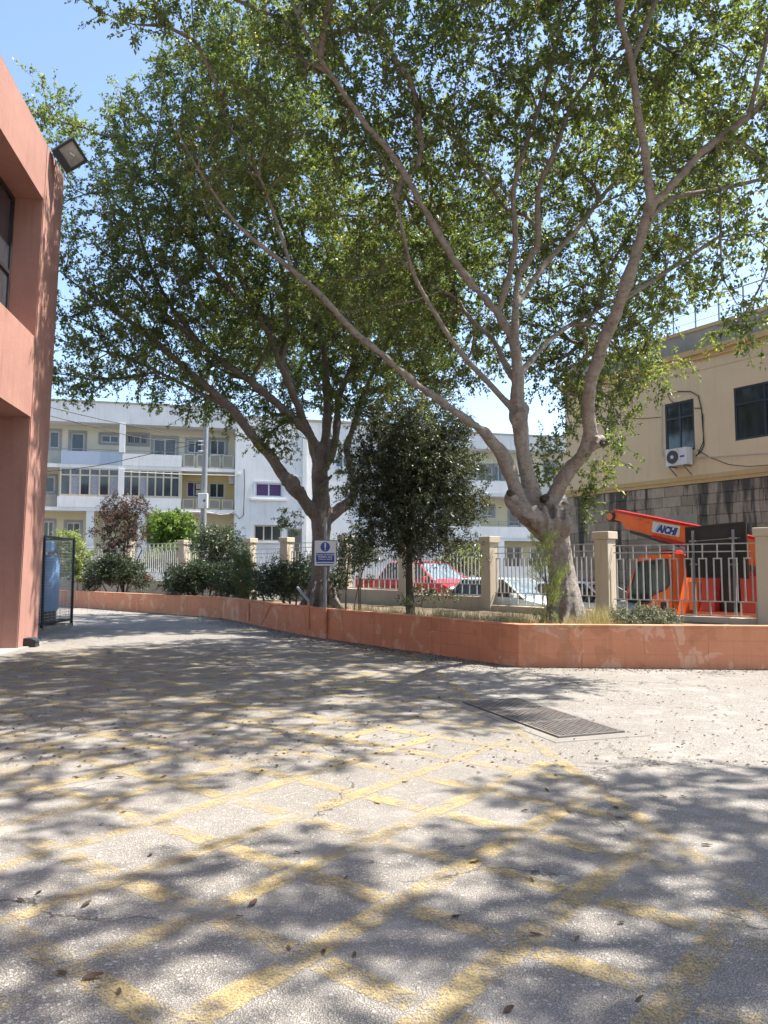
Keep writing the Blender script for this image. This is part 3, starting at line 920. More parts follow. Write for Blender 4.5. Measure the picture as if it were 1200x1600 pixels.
hs = fb.build('housing', M['blackmetal'], fl, True)
rim = MB()
for c, s in (((0, 0.235, 0.012), (0.5, 0.05, 0.05)), ((0, -0.19, 0.012), (0.5, 0.14, 0.05)), ((0.235, 0.04, 0.0125), (0.05, 0.36, 0.048)), ((-0.235, 0.04, 0.0125), (0.05, 0.36, 0.048))):
    rim.box(c, s)
rim.v = [tuple(fM @ Vector(v)) for v in rim.v]; rim.build('rim', M['blackmetal'], fl, True)
fbox((0, 0.045, 0.006), (0.42, 0.32, 0.006)).build('lens', M['lampglass'], fl, True)
gl = MB(); gl.tube([Vector((-0.05, 0.03, 0.012)), Vector((0.05, 0.07, 0.012))], 0.022, 8); gl.v = [tuple(fM @ Vector(v)) for v in gl.v]
gl.build('bulb', M['lamp'], fl, True)
anchor = Vector(sb(15.6, 10.0, 0.12))
br = MB(); br.bar(anchor + Vector((0, 0, -0.05)), anchor + Vector((0, 0, 0.25)), 0.05); br.bar(anchor + Vector((0, 0, 0.2)), fM @ Vector((0, 0, -0.2)), 0.05)
br.build('bracket', M['blackmetal'], fl, True)
cb = MB(); c0 = fM @ Vector((0.0, -0.1, -0.22)); cb.tube([c0, c0 + Vector((-0.12, -0.05, -0.22)), Vector(sb(15.75, 9.7, -0.02)), Vector(sb(15.72, 9.88, -0.02)), anchor], 0.010, 6)
cb.build('cable', M['palecable'], fl, True)

# bait box at the pier's foot
p = gnd(50, 1006)
p = Vector((-7.02, 15.25, 0.0))
bb = thing('bait_box', 'small black plastic bait box on the ground at the foot of the salmon pier', 'box', (p.x, p.y, 0.0), 0.1)
b = MB(); b.prism([(-0.20, 0.0), (0.20, 0.0), (0.19, 0.10), (-0.19, 0.10)], -0.12, 0.12); b.build('tray', M['blackplastic'], bb)
b = MB(); b.prism([(-0.215, 0.102), (0.215, 0.102), (0.20, 0.135), (0.11, 0.175), (-0.11, 0.175), (-0.20, 0.135)], -0.135, 0.135); b.build('lid', M['blackplastic'], bb)
b = MB(); b.box((0.0, -0.137, 0.09), (0.06, 0.014, 0.05)); b.build('latch', M['blackplastic'], bb)

# ------------------------------------------------------------------ wire mesh cage with tanks
CG = dict(x0=-10.2, x1=-8.28, y0=17.0, y1=20.5, z0=0.10, z1=2.32)
cg = thing('mesh_cage', 'black wire mesh cage on a low kerb behind the salmon building', 'cage', (-9.2, 18.7, 0))
b = MB(); b.box((-9.24, 18.75, 0.05), (1.98, 3.6, 0.12), bev=0.01); b.build('plinth', M['concrete'], cg, True)
for (x, y) in ((-8.28, 17.0), (-8.28, 18.72), (-8.28, 20.5), (-10.2, 17.0), (-10.2, 20.5)):
    b = MB(); b.box((x, y, 1.2), (0.06, 0.06, 2.3)); b.build('post', M['blackmetal'], cg, True)
for z in (0.2, 2.32):
    for (a, c) in (((-8.28, 17.0), (-8.28, 20.5)), ((-10.2, 17.0), (-8.28, 17.0)), ((-10.2, 20.5), (-8.28, 20.5)), ((-10.2, 17.0), (-10.2, 20.5))):
        b = MB(); b.bar((a[0], a[1], z), (c[0], c[1], z), 0.05); b.build('rail', M['blackmetal'], cg, True)
def wiremesh(p0, p1):
    b = MB()
    d = Vector(p1) - Vector(p0); n = int(d.length / 0.075)
    for k in range(1, n):
        q = Vector(p0) + d * (k / n); b.bar((q.x, q.y, 0.2), (q.x, q.y, 2.32), 0.006)
    for k in range(1, 29):
        z = 0.2 + k * 2.12 / 29; b.bar((p0[0], p0[1], z), (p1[0], p1[1], z), 0.007)
    return tag(b.build('wire_mesh', M['railing'], cg, True), kind='stuff')
wiremesh((-8.28, 17.0), (-8.28, 18.72)); wiremesh((-8.28, 18.72), (-8.28, 20.5)); wiremesh((-10.2, 20.5), (-8.28, 20.5)); wiremesh((-10.2, 17.0), (-8.28, 17.0))
def tank(x, y, lab):
    t = thing('gas_tank', lab, 'tank', (x, y, 0.11))
    b = MB(); b.tube([(0, 0, 0.35), (0, 0, 0.42), (0, 0, 1.66), (0, 0, 1.77), (0, 0, 1.80)], [0.22, 0.27, 0.27, 0.20, 0.04], 24); auto_smooth(b.build('shell', M['tank'], t), 50)
    b = MB(); b.tube([(0, 0, 0.0), (0, 0, 0.35)], 0.21, 16); b.build('base_ring', M['blackmetal'], t)
    b = MB(); b.tube([(0, 0, 1.78), (0, 0, 1.86), (0.2, 0, 1.9), (0.28, 0, 1.6)], 0.03, 8); b.build('valve_pipe', M['steel'], t)
tank(-8.64, 19.85, 'pale blue enamel tank in the sunlit corner of the mesh cage'); tank(-9.5, 19.6, 'pale blue enamel tank at the back of the mesh cage')
b = MB(); b.box((-8.75, 19.1, 2.10), (0.5, 1.6, 0.26), bev=0.02)
t = thing('control_cabinet', 'blue-white cabinet mounted high inside the mesh cage', 'cabinet', (-8.75, 19.1, 0.11))
b.build('case', M['tank'], t, True); b = MB(); b.box((-8.95, 18.9, 1.05), (0.08, 0.4, 1.84)); b.build('stand', M['blackmetal'], t, True)

# ------------------------------------------------------------------ helpers for facades
class Facade:
    """a facade plane: local x along the wall, local y into the building, z up"""
    def __init__(s, root, o, u):
        s.root, s.o, s.u = root, Vector((o[0], o[1], 0)), Vector((u[0], u[1], 0)).normalized()
        s.n = Vector((s.u.y, -s.u.x, 0))          # outward, towards the yard
    def hit(s, px, py, dep=0.0):
        r = ray(px, py)
        O = s.o - s.n * dep
        t = (O - Vector((0, 0, CAM_H))).dot(s.n) / r.dot(s.n)
        P = Vector((0, 0, CAM_H)) + r * t
        return (P - s.o).dot(s.u), P.z
    def w(s, u, d, z):
        P = s.o + s.u * u - s.n * d
        return (P.x, P.y, z)
    def blk(s, b, u0, u1, d0, d1, z0, z1):
        vs = [s.w(u, d, z) for u in (u0, u1) for d in (d0, d1) for z in (z0, z1)]
        b.add(vs, [(0, 1, 3, 2), (4, 6, 7, 5), (0, 4, 5, 1), (2, 3, 7, 6), (0, 2, 6, 4), (1, 5, 7, 3)])
        return b
    def part(s, name, mat, u0, u1, d0, d1, z0, z1, parent=None):
        return s.blk(MB(), u0, u1, d0, d1, z0, z1).build(name, mat, parent or s.root, True)
    def wall(s, name, mat, u0, u1, z0, z1, d, holes, reveal=0.22):
        """wall sheet with real openings and reveals"""
        us = sorted({u0, u1, *[h[0] for h in holes], *[h[1] for h in holes]}); zs_ = sorted({z0, z1, *[h[2] for h in holes], *[h[3] for h in holes]})
        us = [u for u in us if u0 <= u <= u1]; zs_ = [z for z in zs_ if z0 <= z <= z1]
        b = MB()
        for a, c in zip(us[:-1], us[1:]):
            for e, f in zip(zs_[:-1], zs_[1:]):
                mu, mz = (a + c) / 2, (e + f) / 2
                if any(h[0] < mu < h[1] and h[2] < mz < h[3] for h in holes): continue
                b.add([s.w(a, d, e), s.w(c, d, e), s.w(c, d, f), s.w(a, d, f)], [(0, 1, 2, 3)])
        for h in holes:
            a, c, e, f = max(h[0], u0), min(h[1], u1), max(h[2], z0), min(h[3], z1)
            q0 = [s.w(a, d, e), s.w(c, d, e), s.w(c, d, f), s.w(a, d, f)]; q1 = [s.w(a, d + reveal, e), s.w(c, d + reveal, e), s.w(c, d + reveal, f), s.w(a, d + reveal, f)]
            b.add(q0 + q1, [(0, 1, 5, 4), (1, 2, 6, 5), (2, 3, 7, 6), (3, 0, 4, 7)])
        me = bpy.data.meshes.new(name); me.from_pydata(b.v, [], b.f)
        W = wloc(s.root); me.transform(Matrix.Translation(-W))
        return link(name, me, mat, s.root)
    def window(s, u0, u1, z0, z1, d, fmat, panes=2, surround=None, pane='glassgrey', name='window', ft=0.06, transom=None, curtain=None, sw=0.14, rev=0.12):
        f = MB()
        dd = d + rev
        for (a, c, e, g_) in ((u0, u1, z0, z0 + ft), (u0, u1, z1 - ft, z1), (u0, u0 + ft, z0 + ft, z1 - ft), (u1 - ft, u1, z0 + ft, z1 - ft)):
            s.blk(f, a, c, dd, dd + 0.06, e, g_)
        xs = [u0 + ft + (u1 - u0 - 2 * ft) * k / panes for k in range(panes + 1)]
        for x in xs[1:-1]: s.blk(f, x - ft * 0.45, x + ft * 0.45, dd + 0.004, dd + 0.056, z0 + ft, z1 - ft)
        if transom: s.blk(f, u0 + ft, u1 - ft, dd - 0.004, dd + 0.05, z0 + (z1 - z0) * transom - ft * 0.4, z0 + (z1 - z0) * transom + ft * 0.4)
        o = f.build(name, fmat, s.root, True)
        for k in range(panes):
            pm = M[pane] if not (curtain and k in curtain) else M[curtain[k]]
            s.blk(MB(), xs[k] + (0.45 * ft if k else 0), xs[k + 1] - (0.45 * ft if k < panes - 1 else 0), dd + 0.025, dd + 0.035, z0 + ft, z1 - ft).build('pane', pm, o, True)
        if surround:
            q = MB()
            for (a, c, e, g_) in ((u0 - sw, u1 + sw, z1 + 0.002, z1 + sw), (u0 - sw, u1 + sw, z0 - sw, z0 - 0.002), (u0 - sw, u0 - 0.002, z0 - 0.002, z1 + 0.002), (u1 + 0.002, u1 + sw, z0 - 0.002, z1 + 0.002)):
                s.blk(q, a, c, d - 0.03, d + 0.02, e, g_)
            q.build('surround', surround, o, True)
        return o

# ------------------------------------------------------------------ long apartment block across the street
U0 = at(80, 891, 46.0); U1 = at(880, 891, 54.0)
UV = (U1.x - U0.x, U1.y - U0.y)
ap = thing('apartment_block', 'cream and white three-storey apartment block with loggias across the street', 'apartment block', (U0.x, U0.y, 0.6))
fa = Facade(ap, (U0.x, U0.y), UV)
def HU(px, d=0.0): return fa.hit(px, 760, d)[0]
def HZ(px, py, d=0.0): return fa.hit(px, py, d)[1]
uL, uM = HU(20), HU(367)
zr = HZ(190, 631)                      # roof
z3s = HZ(190, 662)                     # top loggia soffit
z3f = HZ(235, 734)                     # top balcony floor underside
z2f = HZ(235, 800)
p3 = HZ(190, 707); p2 = HZ(190, 777)
DL = 1.5
def rect(px0, py0, px1, py1, d):
    a, z1 = fa.hit(px0, py0, d); c, z0 = fa.hit(px1, py1, d)
    return [a, c, z0, z1]
uC = HU(190); uR = HU(283)
# back walls of the loggias with openings
W3 = [('window', rect(77, 673, 92, 700, DL), 1, 'greytrim'), ('door', rect(111, 676, 131, 712, DL), 1, 'greytrim'), ('window', rect(158, 679, 186, 692, DL), 2, 'greytrim'), ('window', rect(199, 679, 230, 694, DL), 3, 'greytrim'),
      ('door', rect(240, 684, 275, 716, DL), 2, 'greytrim'), ('window', rect(293, 687, 316, 708, DL), 2, 'greytrim'), ('window', rect(328, 687, 352, 711, DL), 2, 'greytrim')]
W2 = [('window', rect(66, 744, 85, 770, DL), 1, 'greytrim'), ('window', rect(292, 752, 314, 777, DL), 2, None), ('window', rect(327, 754, 351, 778, DL), 2, None)]
W1 = [('window', rect(67, 814, 83, 842, DL), 2, 'greytrim'), ('door', rect(104, 816, 124, 862, DL), 2, 'greytrim'), ('door', rect(222, 812, 236, 850, DL), 1, None)]
holes3 = [r for _, r, _, _ in W3]; holes2 = [r for _, r, _, _ in W2]; holes1 = [r for _, r, _, _ in W1]
fa.wall('upper_wall', M['pale'], uL - 4, uM, z3f, z3s + 0.3, DL, holes3)
fa.wall('middle_wall', M['ochre'], uR - 0.2, uM, z2f, z3f, DL, holes2)
fa.wall('middle_wall', M['pale'], uL - 4, uR - 0.2, z2f, z3f, DL, [r for r in holes2 if r[1] < uR - 0.2])
fa.wall('ground_wall', M['cream'], uL - 4, uM, 0.3, z2f, DL, holes1)
for nm, r, n, tr in W3 + W2 + W1:
    isw = nm == 'window'
    fa.window(*r, DL, M['whitepaint'], n, M[tr] if tr else None, 'glassgrey' if random.random() < 0.7 else 'glass', nm, 0.075, None, None, 0.16)
# barred window bars
r = W3[3][1]
b = MB()
for k in range(9): u = r[0] + (r[1] - r[0]) * (k + 0.5) / 9; b.bar(fa.w(u, DL - 0.03, r[2]), fa.w(u, DL - 0.03, r[3]), 0.03)
tag(b.build('window_grille', M['steel'], ap, True), kind='stuff')
# slabs, roof fascia, parapets
fa.part('roof_fascia', M['white'], uL - 4, uM + 0.0, 0.0, DL + 4, z3s, zr)
fa.part('roof_edge', M['roofstone'], uL - 4.05, uM + 0.05, -0.06, 0.3, zr + 0.003, zr + 0.10)
fa.part('floor_slab', M['white'], uL - 4, uM, 0.02, DL + 0.3, z3f, z3f + 0.22)
fa.part('floor_slab', M['white'], uL - 4, uM, 0.02, DL + 0.3, z2f, z2f + 0.22)
uBal = HU(94)
fa.part('balcony_parapet', M['bluegrey'], uBal, uC - 0.03, 0.0, 0.16, z3f + 0.223, p3)
fa.part('balcony_parapet', M['white'], uC, uR, 0.0, 0.16, z3f + 0.223, p3 - 0.05)
fa.part('balcony_parapet', M['white'], HU(90), uR, 0.0, 0.16, z2f + 0.223, p2)
fa.part('column', M['white'], uC - 0.2, uC + 0.14, -0.08, 0.3, p3 + 0.003, z3s - 0.003)
fa.part('column', M['white'], uC - 0.2, uC + 0.14, -0.08, 0.3, p2 + 0.003, z3f - 0.003)
for px in (142, 222): fa.part('column', M['white'], HU(px) - 0.22, HU(px) + 0.22, 0.05, 0.45, 0.3, z2f - 0.003)
fa.part('party_wall', M['pale'], uR - 0.12, uR + 0.04, 0.16, DL, z2f + 0.225, z3f - 0.003)
fa.part('party_wall', M['pale'], HU(225) , HU(225) + 0.15, 0.5, DL, 0.3, z2f - 0.003)
# railings with frosted panels
def rail_panels(u0, u1, z0, z1, n):
    for k in range(n):
        a = u0 + (u1 - u0) * k / n + 0.06; c = u0 + (u1 - u0) * (k + 1) / n - 0.06
        f = MB()
        for (x0, x1, e, g_) in ((a, c, z0, z0 + 0.07), (a, c, z1 - 0.07, z1), (a, a + 0.07, z0 + 0.07, z1 - 0.07), (c - 0.07, c, z0 + 0.07, z1 - 0.07)):
            fa.blk(f, x0, x1, 0.04, 0.10, e, g_)
        o = f.build('railing_frame', M['rail_frame'], ap, True)
        fa.part('panel', M['rail_panel'], a + 0.07, c - 0.07, 0.065, 0.075, z0 + 0.07, z1 - 0.07, o)
rail_panels(uR + 0.05, uM - 0.05, z3f + 0.24, HZ(325, 710), 4)
rail_panels(uR + 0.05, uM - 0.05, z2f + 0.24, HZ(325, 780), 4)
b = MB()
for k in range(16): u = HU(66) + (uBal - HU(66)) * k / 16; b.bar(fa.w(u, 0.08, z3f + 0.22), fa.w(u, 0.08, p3 + 0.05), 0.025)
b.bar(fa.w(HU(60), 0.08, p3 + 0.05), fa.w(uBal, 0.08, p3 + 0.05), 0.04); b.bar(fa.w(uBal, 0.08, p3 + 0.14), fa.w(uR, 0.08, p3 + 0.14), 0.035)
tag(b.build('balcony_railing', M['steel'], ap, True), kind='stuff')
fa.part('railing_panel', M['rail_panel'], HU(66), HU(89), 0.06, 0.10, z2f + 0.25, p2 + 0.1)
# glazed verandas on the middle floor
def veranda(px0, px1, n, zt0, zt1, zb):
    u0, u1 = HU(px0), HU(px1)
    f = MB(); ft = 0.09
    xs = [u0 + (u1 - u0) * k / n for k in range(n + 1)]
    zm = zt0 + (zt1 - zt0) * 0.72
    for z, h in ((zt0, ft * 1.5), (zm, ft), (zt1 - ft, ft)): fa.blk(f, u0, u1, 0.03, 0.10, z, z + h)
    o = f.build('veranda', M['creamframe'], ap, True)
    for k, x in enumerate(xs): fa.part('mullion', M['creamframe'], x - ft / 2, x + ft / 2, 0.022, 0.108, zt0 + 0.003, zt1 - 0.003, o)
    for k in range(n):
        fa.part('pane', M[random.choice(['glassgrey', 'glassgrey', 'curtain', 'glass'])], xs[k] + ft / 2, xs[k + 1] - ft / 2, 0.06, 0.07, zt0 + ft * 1.5, zm, o)
        fa.part('pane', M['glassgrey'], xs[k] + ft / 2, xs[k + 1] - ft / 2, 0.06, 0.07, zm + ft, zt1 - ft, o)
veranda(94, 185, 6, p2 + 0.003, z3f - 0.003, p2)
veranda(192, 280, 7, p2 + 0.003, z3f - 0.003, p2)
# purple curtain window with lattice shutter, outdoor unit
r = W2[1][1]
fa.part('curtain', M['purple'], r[0] + 0.1, (r[0] + r[1]) / 2 - 0.06, DL + 0.139, DL + 0.143, r[2] + 0.08, r[3] - 0.08)
for k in range(2):
    for j in range(2):
        u = HU(306, DL) + j * 0.42; z = HZ(306, 764 + k * 10, DL)
        fa.part('shutter', M['creamframe'], u, u + 0.38, DL - 0.09, DL - 0.05, z, z + 0.34)
u, z1 = fa.hit(357, 744, DL); u1_, z0 = fa.hit(365, 757, DL)
fa.part('outdoor_unit', M['acwhite'], u, u1_, DL - 0.4, DL - 0.02, z0, z1)
b = MB(); b.tube([fa.w(HU(192), -0.03, HZ(192, 737)), fa.w(HU(280), -0.03, HZ(280, 741)), fa.w(HU(366), -0.03, HZ(366, 743))], 0.03, 6); b.build('cable', M['palecable'], ap, True)
b = MB(); b.tube([fa.w(HU(x), -0.04, HZ(x, y)) for x, y in ((230, 802), (270, 799), (320, 800), (345, 804), (358, 803), (366, 798))], 0.035, 6); b.build('cable', M['palecable'], ap, True)

b = MB()
for px, h in ((212, 2.2),):
    u = HU(px); b.bar(fa.w(u, 2.5, zr), fa.w(u, 2.5, zr + h), 0.05)
    for k in range(4): b.bar(fa.w(u - 0.45 + 0.08 * k, 2.5, zr + h - 0.12 * k), fa.w(u + 0.45 - 0.08 * k, 2.5, zr + h - 0.12 * k), 0.025)
tag(b.build('roof_aerial', M['steel'], ap, True), kind='stuff')
# white block in the middle, flush with the balconies
wb = thing('white_block', 'plain white apartment block with a purple-curtained window behind the ficus trunk', 'apartment block', fa.w(uM + 1, 0, 0.6))
fw = Facade(wb, (U0.x, U0.y), UV)
uE = HU(478); uF = HU(700)
zr2 = HZ(420, 655)
WW = [(rect(399, 754, 441, 777, 0), 2, 'purple'), (rect(397, 820, 440, 846, 0), 3, None), (rect(448, 826, 472, 880, 0), 1, None)]
WW2 = [(rect(524, 712, 549, 731, 0.8), 2, None), (rect(560, 785, 600, 810, 0.8), 2, None), (rect(560, 705, 600, 730, 0.8), 2, None)]
fw.wall('front_wall', M['white'], uM, uE, 0.2, zr2, -0.05, [w[0] for w in WW], 0.15)
fw.wall('side_wing_wall', M['white'], uE, uF, 0.2, zr2 + 0.1, 0.8, [w[0] for w in WW2], 0.15)
fw.part('roof', M['roofstone'], uM, uE, -0.05, 6, zr2, zr2 + 0.15); fw.part('roof', M['roofstone'], uE + 0.003, uF, 0.7, 6, zr2 + 0.1, zr2 + 0.25)
fw.part('side_wall', M['white'], uM - 0.0, uM + 0.1, -0.046, DL, 0.2, zr2 - 0.003)
fw.part('return_wall', M['white'], uE - 0.1, uE - 0.003, -0.046, 0.8, 0.2, zr2 - 0.003)
fw.part('corner_pilaster', M['white'], uE - 0.25, uE + 0.02, -0.16, -0.053, 0.2, zr2 - 0.4)
fw.part('string_course', M['white'], HU(455), uE + 0.05, -0.14, -0.053, HZ(470, 746), HZ(470, 741))
for (r, n, cu) in WW:
    fw.window(*r, -0.05, M['whitepaint'] if cu else M['creamframe'], n, M['whitepaint'] if cu else None, 'glass', 'door' if n == 1 else 'window', 0.09, None, {0: cu, 1: cu} if cu else None, 0.12)
    if n > 1: fw.part('sill', M['white'], r[0] - 0.3, r[1] + 0.3, -0.20, -0.053, r[2] - (0.25 if cu else 0.12), r[2] - (0.13 if cu else 0.02))
for (r, n, cu) in WW2: fw.window(*r, 0.8, M['whitepaint'], n, M['whitepaint'], 'glassgrey', 'window', 0.09)
b = MB(); b.tube([fw.w(HU(381), -0.08, HZ(381, 733)), fw.w(HU(382), -0.08, HZ(382, 760)), fw.w(HU(381), -0.08, HZ(381, 805)), fw.w(HU(375), -0.08, HZ(375, 811)), fw.w(HU(367), -0.08, HZ(367, 802))], 0.022, 6)
b.build('cable', M['cable'], wb, True)
fw.part('camera_box', M['acwhite'], HU(372), HU(375), -0.3, -0.054, HZ(373, 743), HZ(373, 740))

# right-hand end of the block, seen between the near ficus limbs
eb = thing('balcony_block', 'cream apartment block with white balcony fronts seen past the pale ficus trunk', 'apartment block', fa.w(HU(800), 0, 0.3))
fe = Facade(eb, (U0.x, U0.y), UV)
u0_, u1_ = uF, HU(960)
def RR(px0, py0, px1, py1, d=1.4): 
    a, z1 = fe.hit(px0, py0, d); c, z0 = fe.hit(px1, py1, d); return [a, c, z0, z1]
E3 = [RR(748, 727, 770, 752), RR(773, 727, 786, 752), RR(852, 722, 870, 745)]
E2 = [RR(753, 790, 771, 806), RR(796, 790, 812, 822), RR(700, 792, 730, 812)]
E1 = [RR(793, 858, 812, 905), RR(830, 862, 850, 880)]
zt = HZ(860, 683); s3 = HZ(850, 705); f3 = HZ(790, 776); f2 = HZ(790, 845); q3 = HZ(790, 752); q2 = HZ(790, 823)
fe.wall('upper_wall', M['pale'], u0_, u1_, f3, s3 + 0.2, 1.4, E3); fe.wall('middle_wall', M['cream'], u0_, u1_, f2, f3, 1.4, E2); fe.wall('ground_wall', M['cream'], u0_, u1_, -0.2, f2, 1.4, E1)
for r in E3 + E2[:1] + E2[2:]: fe.window(*r, 1.4, M['whitepaint'], 2, M['greytrim'], 'glassgrey')
fe.window(*E2[1], 1.4, M['whitepaint'], 1, M['greytrim'], 'glass', 'door'); fe.window(*E1[0], 1.4, M['greytrim'], 2, M['greytrim'], 'glass', 'door'); fe.window(*E1[1], 1.4, M['whitepaint'], 2, M['greytrim'], 'glass')
fe.part('roof_fascia', M['white'], u0_, u1_, 0.0, 5, s3, zt); fe.part('roof_edge', M['roofstone'], u0_, u1_ + 0.05, -0.06, 0.3, zt + 0.003, zt + 0.1)
fe.part('floor_slab', M['white'], u0_, u1_, 0.02, 1.7, f3, f3 + 0.2); fe.part('floor_slab', M['white'], u0_, u1_, 0.02, 1.7, f2, f2 + 0.2)
fe.part('balcony_parapet', M['white'], u0_, HU(845), 0.0, 0.16, f3 + 0.203, q3); fe.part('balcony_parapet', M['white'], u0_, HU(828), 0.0, 0.16, f2 + 0.203, q2)
fe.part('column', M['white'], HU(777), HU(787), 0.0, 0.4, -0.2, f2 - 0.003); fe.part('column', M['white'], HU(745), HU(750), 0.003, 0.4, q2 + 0.003, f3 - 0.003)
b = MB()
for k in range(14): u = HU(829) + (HU(880) - HU(829)) * k / 14; b.bar(fe.w(u, 0.08, f2 + 0.2), fe.w(u, 0.08, q2), 0.03)
b.bar(fe.w(HU(828), 0.08, q2), fe.w(HU(882), 0.08, q2), 0.04)
b.bar(fe.w(HU(750), 0.08, q2 + 0.35), fe.w(HU(828), 0.08, q2 + 0.35), 0.03)
for k in range(4): u = HU(755) + (HU(826) - HU(755)) * k / 3; b.bar(fe.w(u, 0.08, q2), fe.w(u, 0.08, q2 + 0.35), 0.03)
tag(b.build('balcony_railing', M['steel'], eb, True), kind='stuff')
# low garden wall at the foot of the blocks
b = MB()
for (pxa, pxb) in ((-40, 960),):
    fa.blk(b, HU(pxa), HU(pxb), -3.2, -3.0, 0.2, 1.75)
tag(b.build('garden_wall', M['white']), 'low white garden wall in front of the apartment blocks', 'wall')

# ------------------------------------------------------------------ tan building with the stained stone base
RB0 = Vector((9.8, 25.0)); RBU = Vector((0.64, -1.0)).normalized()
tb = thing('tan_building', 'tan rendered building on a black-stained stone base at the street corner', 'building', (RB0.x, RB0.y, -0.4))
ft_ = Facade(tb, RB0, RBU)
def tu(px, py=700): return ft_.hit(px, py)[0]
def tz(px, py): return ft_.hit(px, py)[1]
ul, ur = tu(884), tu(1200) + 7
zband = tz(1071, 745); zcor = tz(1080, 566)
zbot = tz(1071, 752)
wA = [tu(1040), tu(1086), tz(1062, 706), tz(1062, 627)]
wB = [tu(1149), tu(1149) + 1.95, tz(1150, 689), tz(1150, 606)]
wC = [tu(1149) + 4.2, tu(1149) + 5.6, wB[2], wB[3]]
ft_.wall('upper_wall', M['tan'], ul, ur, zband, zcor + 0.3, 0.0, [wA, wB, wC], 0.2)
ft_.part('end_wall', M['tan'], ul - 0.0, ul + 0.15, 0.002, 9, zband - 0.1, zcor + 0.35)
for (w, n) in ((wA, 2), (wB, 2), (wC, 2)):
    o = ft_.window(*w, 0.0, M['darkframe'], n, None, 'glass', 'window', 0.07, 0.68, None, 0.1, 0.03)
# mouldings
ft_.part('string_course', M['tantrim'], ul - 0.06, ur, -0.06, 0.12, zband - 0.14, zband - 0.002)
ft_.part('string_course', M['tantrim'], ul - 0.03, ur, -0.03, 0.12, zband - 0.26, zband - 0.143)
ft_.part('cornice', M['tantrim'], ul - 0.10, ur, -0.10, 0.1, zcor + 0.0, zcor + 0.16)
ft_.part('cornice', M['tantrim'], ul - 0.2, ur, -0.20, 0.1, zcor + 0.163, zcor + 0.34)
ft_.part('frieze_line', M['tan'], ul - 0.02, ur, -0.025, 0.002, zcor - 0.34, zcor - 0.28)
ft_.part('parapet', M['roofstone'], ul - 0.12, ur, 0.05, 0.4, zcor + 0.343, zcor + 1.0)
ft_.part('parapet_coping', M['tantrim'], ul - 0.12, ur, 0.02, 0.45, zcor + 1.003, zcor + 1.12)
ft_.part('roof', M['roofstone'], ul, ur, 0.4, 9, zcor + 0.3, zcor + 0.42)
b = MB()
zt_ = zcor + 1.12
for k in range(18): u = ul + 0.5 + k * 0.85; b.bar(ft_.w(u, 0.3, zt_), ft_.w(u, 0.3, zt_ + 0.95), 0.04)
for dz in (0.95, 0.62, 0.3): b.bar(ft_.w(ul + 0.5, 0.3, zt_ + dz), ft_.w(ul + 0.5 + 17 * 0.85, 0.3, zt_ + dz), 0.03 if dz > 0.9 else 0.012)
tag(b.build('roof_railing', M['steel'], tb, True), kind='stuff')
# stone base: ashlar blocks on a core
ft_.part('base_core', M['stone'], ul + 0.02, ur, 0.03, 1.0, -0.9, zband - 0.27)
zt_ = zband - 0.27; row = 0
ch = 0.345
bcache = {}
z = zt_
while z > -0.2:
    u = ul + (0.0 if row % 2 else 0.36)
    if u > ul:
        ws = [(ul, u)]
    else: ws = []
    while u < ul + 13.0:
        w = random.choice((0.62, 0.72, 0.78)); ws.append((u, min(u + w, ul + 13.2))); u += w
    for (a, c) in ws:
        if c - a < 0.1: continue
        key = round(c - a, 2)
        if key not in bcache:
            bq = MB(); bq.box((0, 0, 0), (key - 0.012, 0.10, ch - 0.012), bev=0.010); bcache[key] = bq.mesh('stone_block'); bcache[key].materials.append(M['stone'])
        o = link('stone_block', bcache[key], None, tb)
        P = Vector(ft_.w((a + c) / 2, 0.045 + random.uniform(-0.008, 0.012), z - ch / 2)); o.location = P - wloc(tb)
        o.rotation_euler = (0, 0, math.atan2(RBU.y, RBU.x))
    z -= ch; row += 1
# blocked-up opening in the base
r = [tu(1045, 820), tu(1090, 820), tz(1060, 860), tz(1060, 805)]
ft_.part('blocked_opening', M['roofstone'], r[0], r[1], -0.02, 0.02, r[2], r[3])
# cables on the wall
def tcable(pts, rad, mat, out=0.03): 
    b = MB(); b.tube([ft_.w(ft_.hit(x, y)[0], -out, ft_.hit(x, y)[1]) for x, y in pts], rad, 6); return b.build('cable', M[mat], tb, True)
tcable([(1035, 632), (1035, 690), (1036, 712), (1048, 713)], 0.018, 'palecable')
tcable([(1088, 715), (1120, 714), (1160, 711), (1200, 708), (1230, 705)], 0.018, 'palecable')
tcable([(1044, 616), (1060, 612), (1080, 612), (1092, 619), (1097, 640), (1099, 670), (1101, 695), (1096, 706), (1088, 713)], 0.016, 'cable')
tcable([(1086, 638), (1096, 638), (1099, 650), (1100, 690), (1092, 708)], 0.014, 'cable')
tcable([(1090, 703), (1110, 715), (1140, 726), (1170, 729), (1200, 727), (1230, 722)], 0.010, 'cable')
tcable([(1044, 616), (1048, 625), (1062, 636)], 0.010, 'cable')
tcable([(975, 654), (1010, 654), (1035, 652)], 0.010, 'cable')
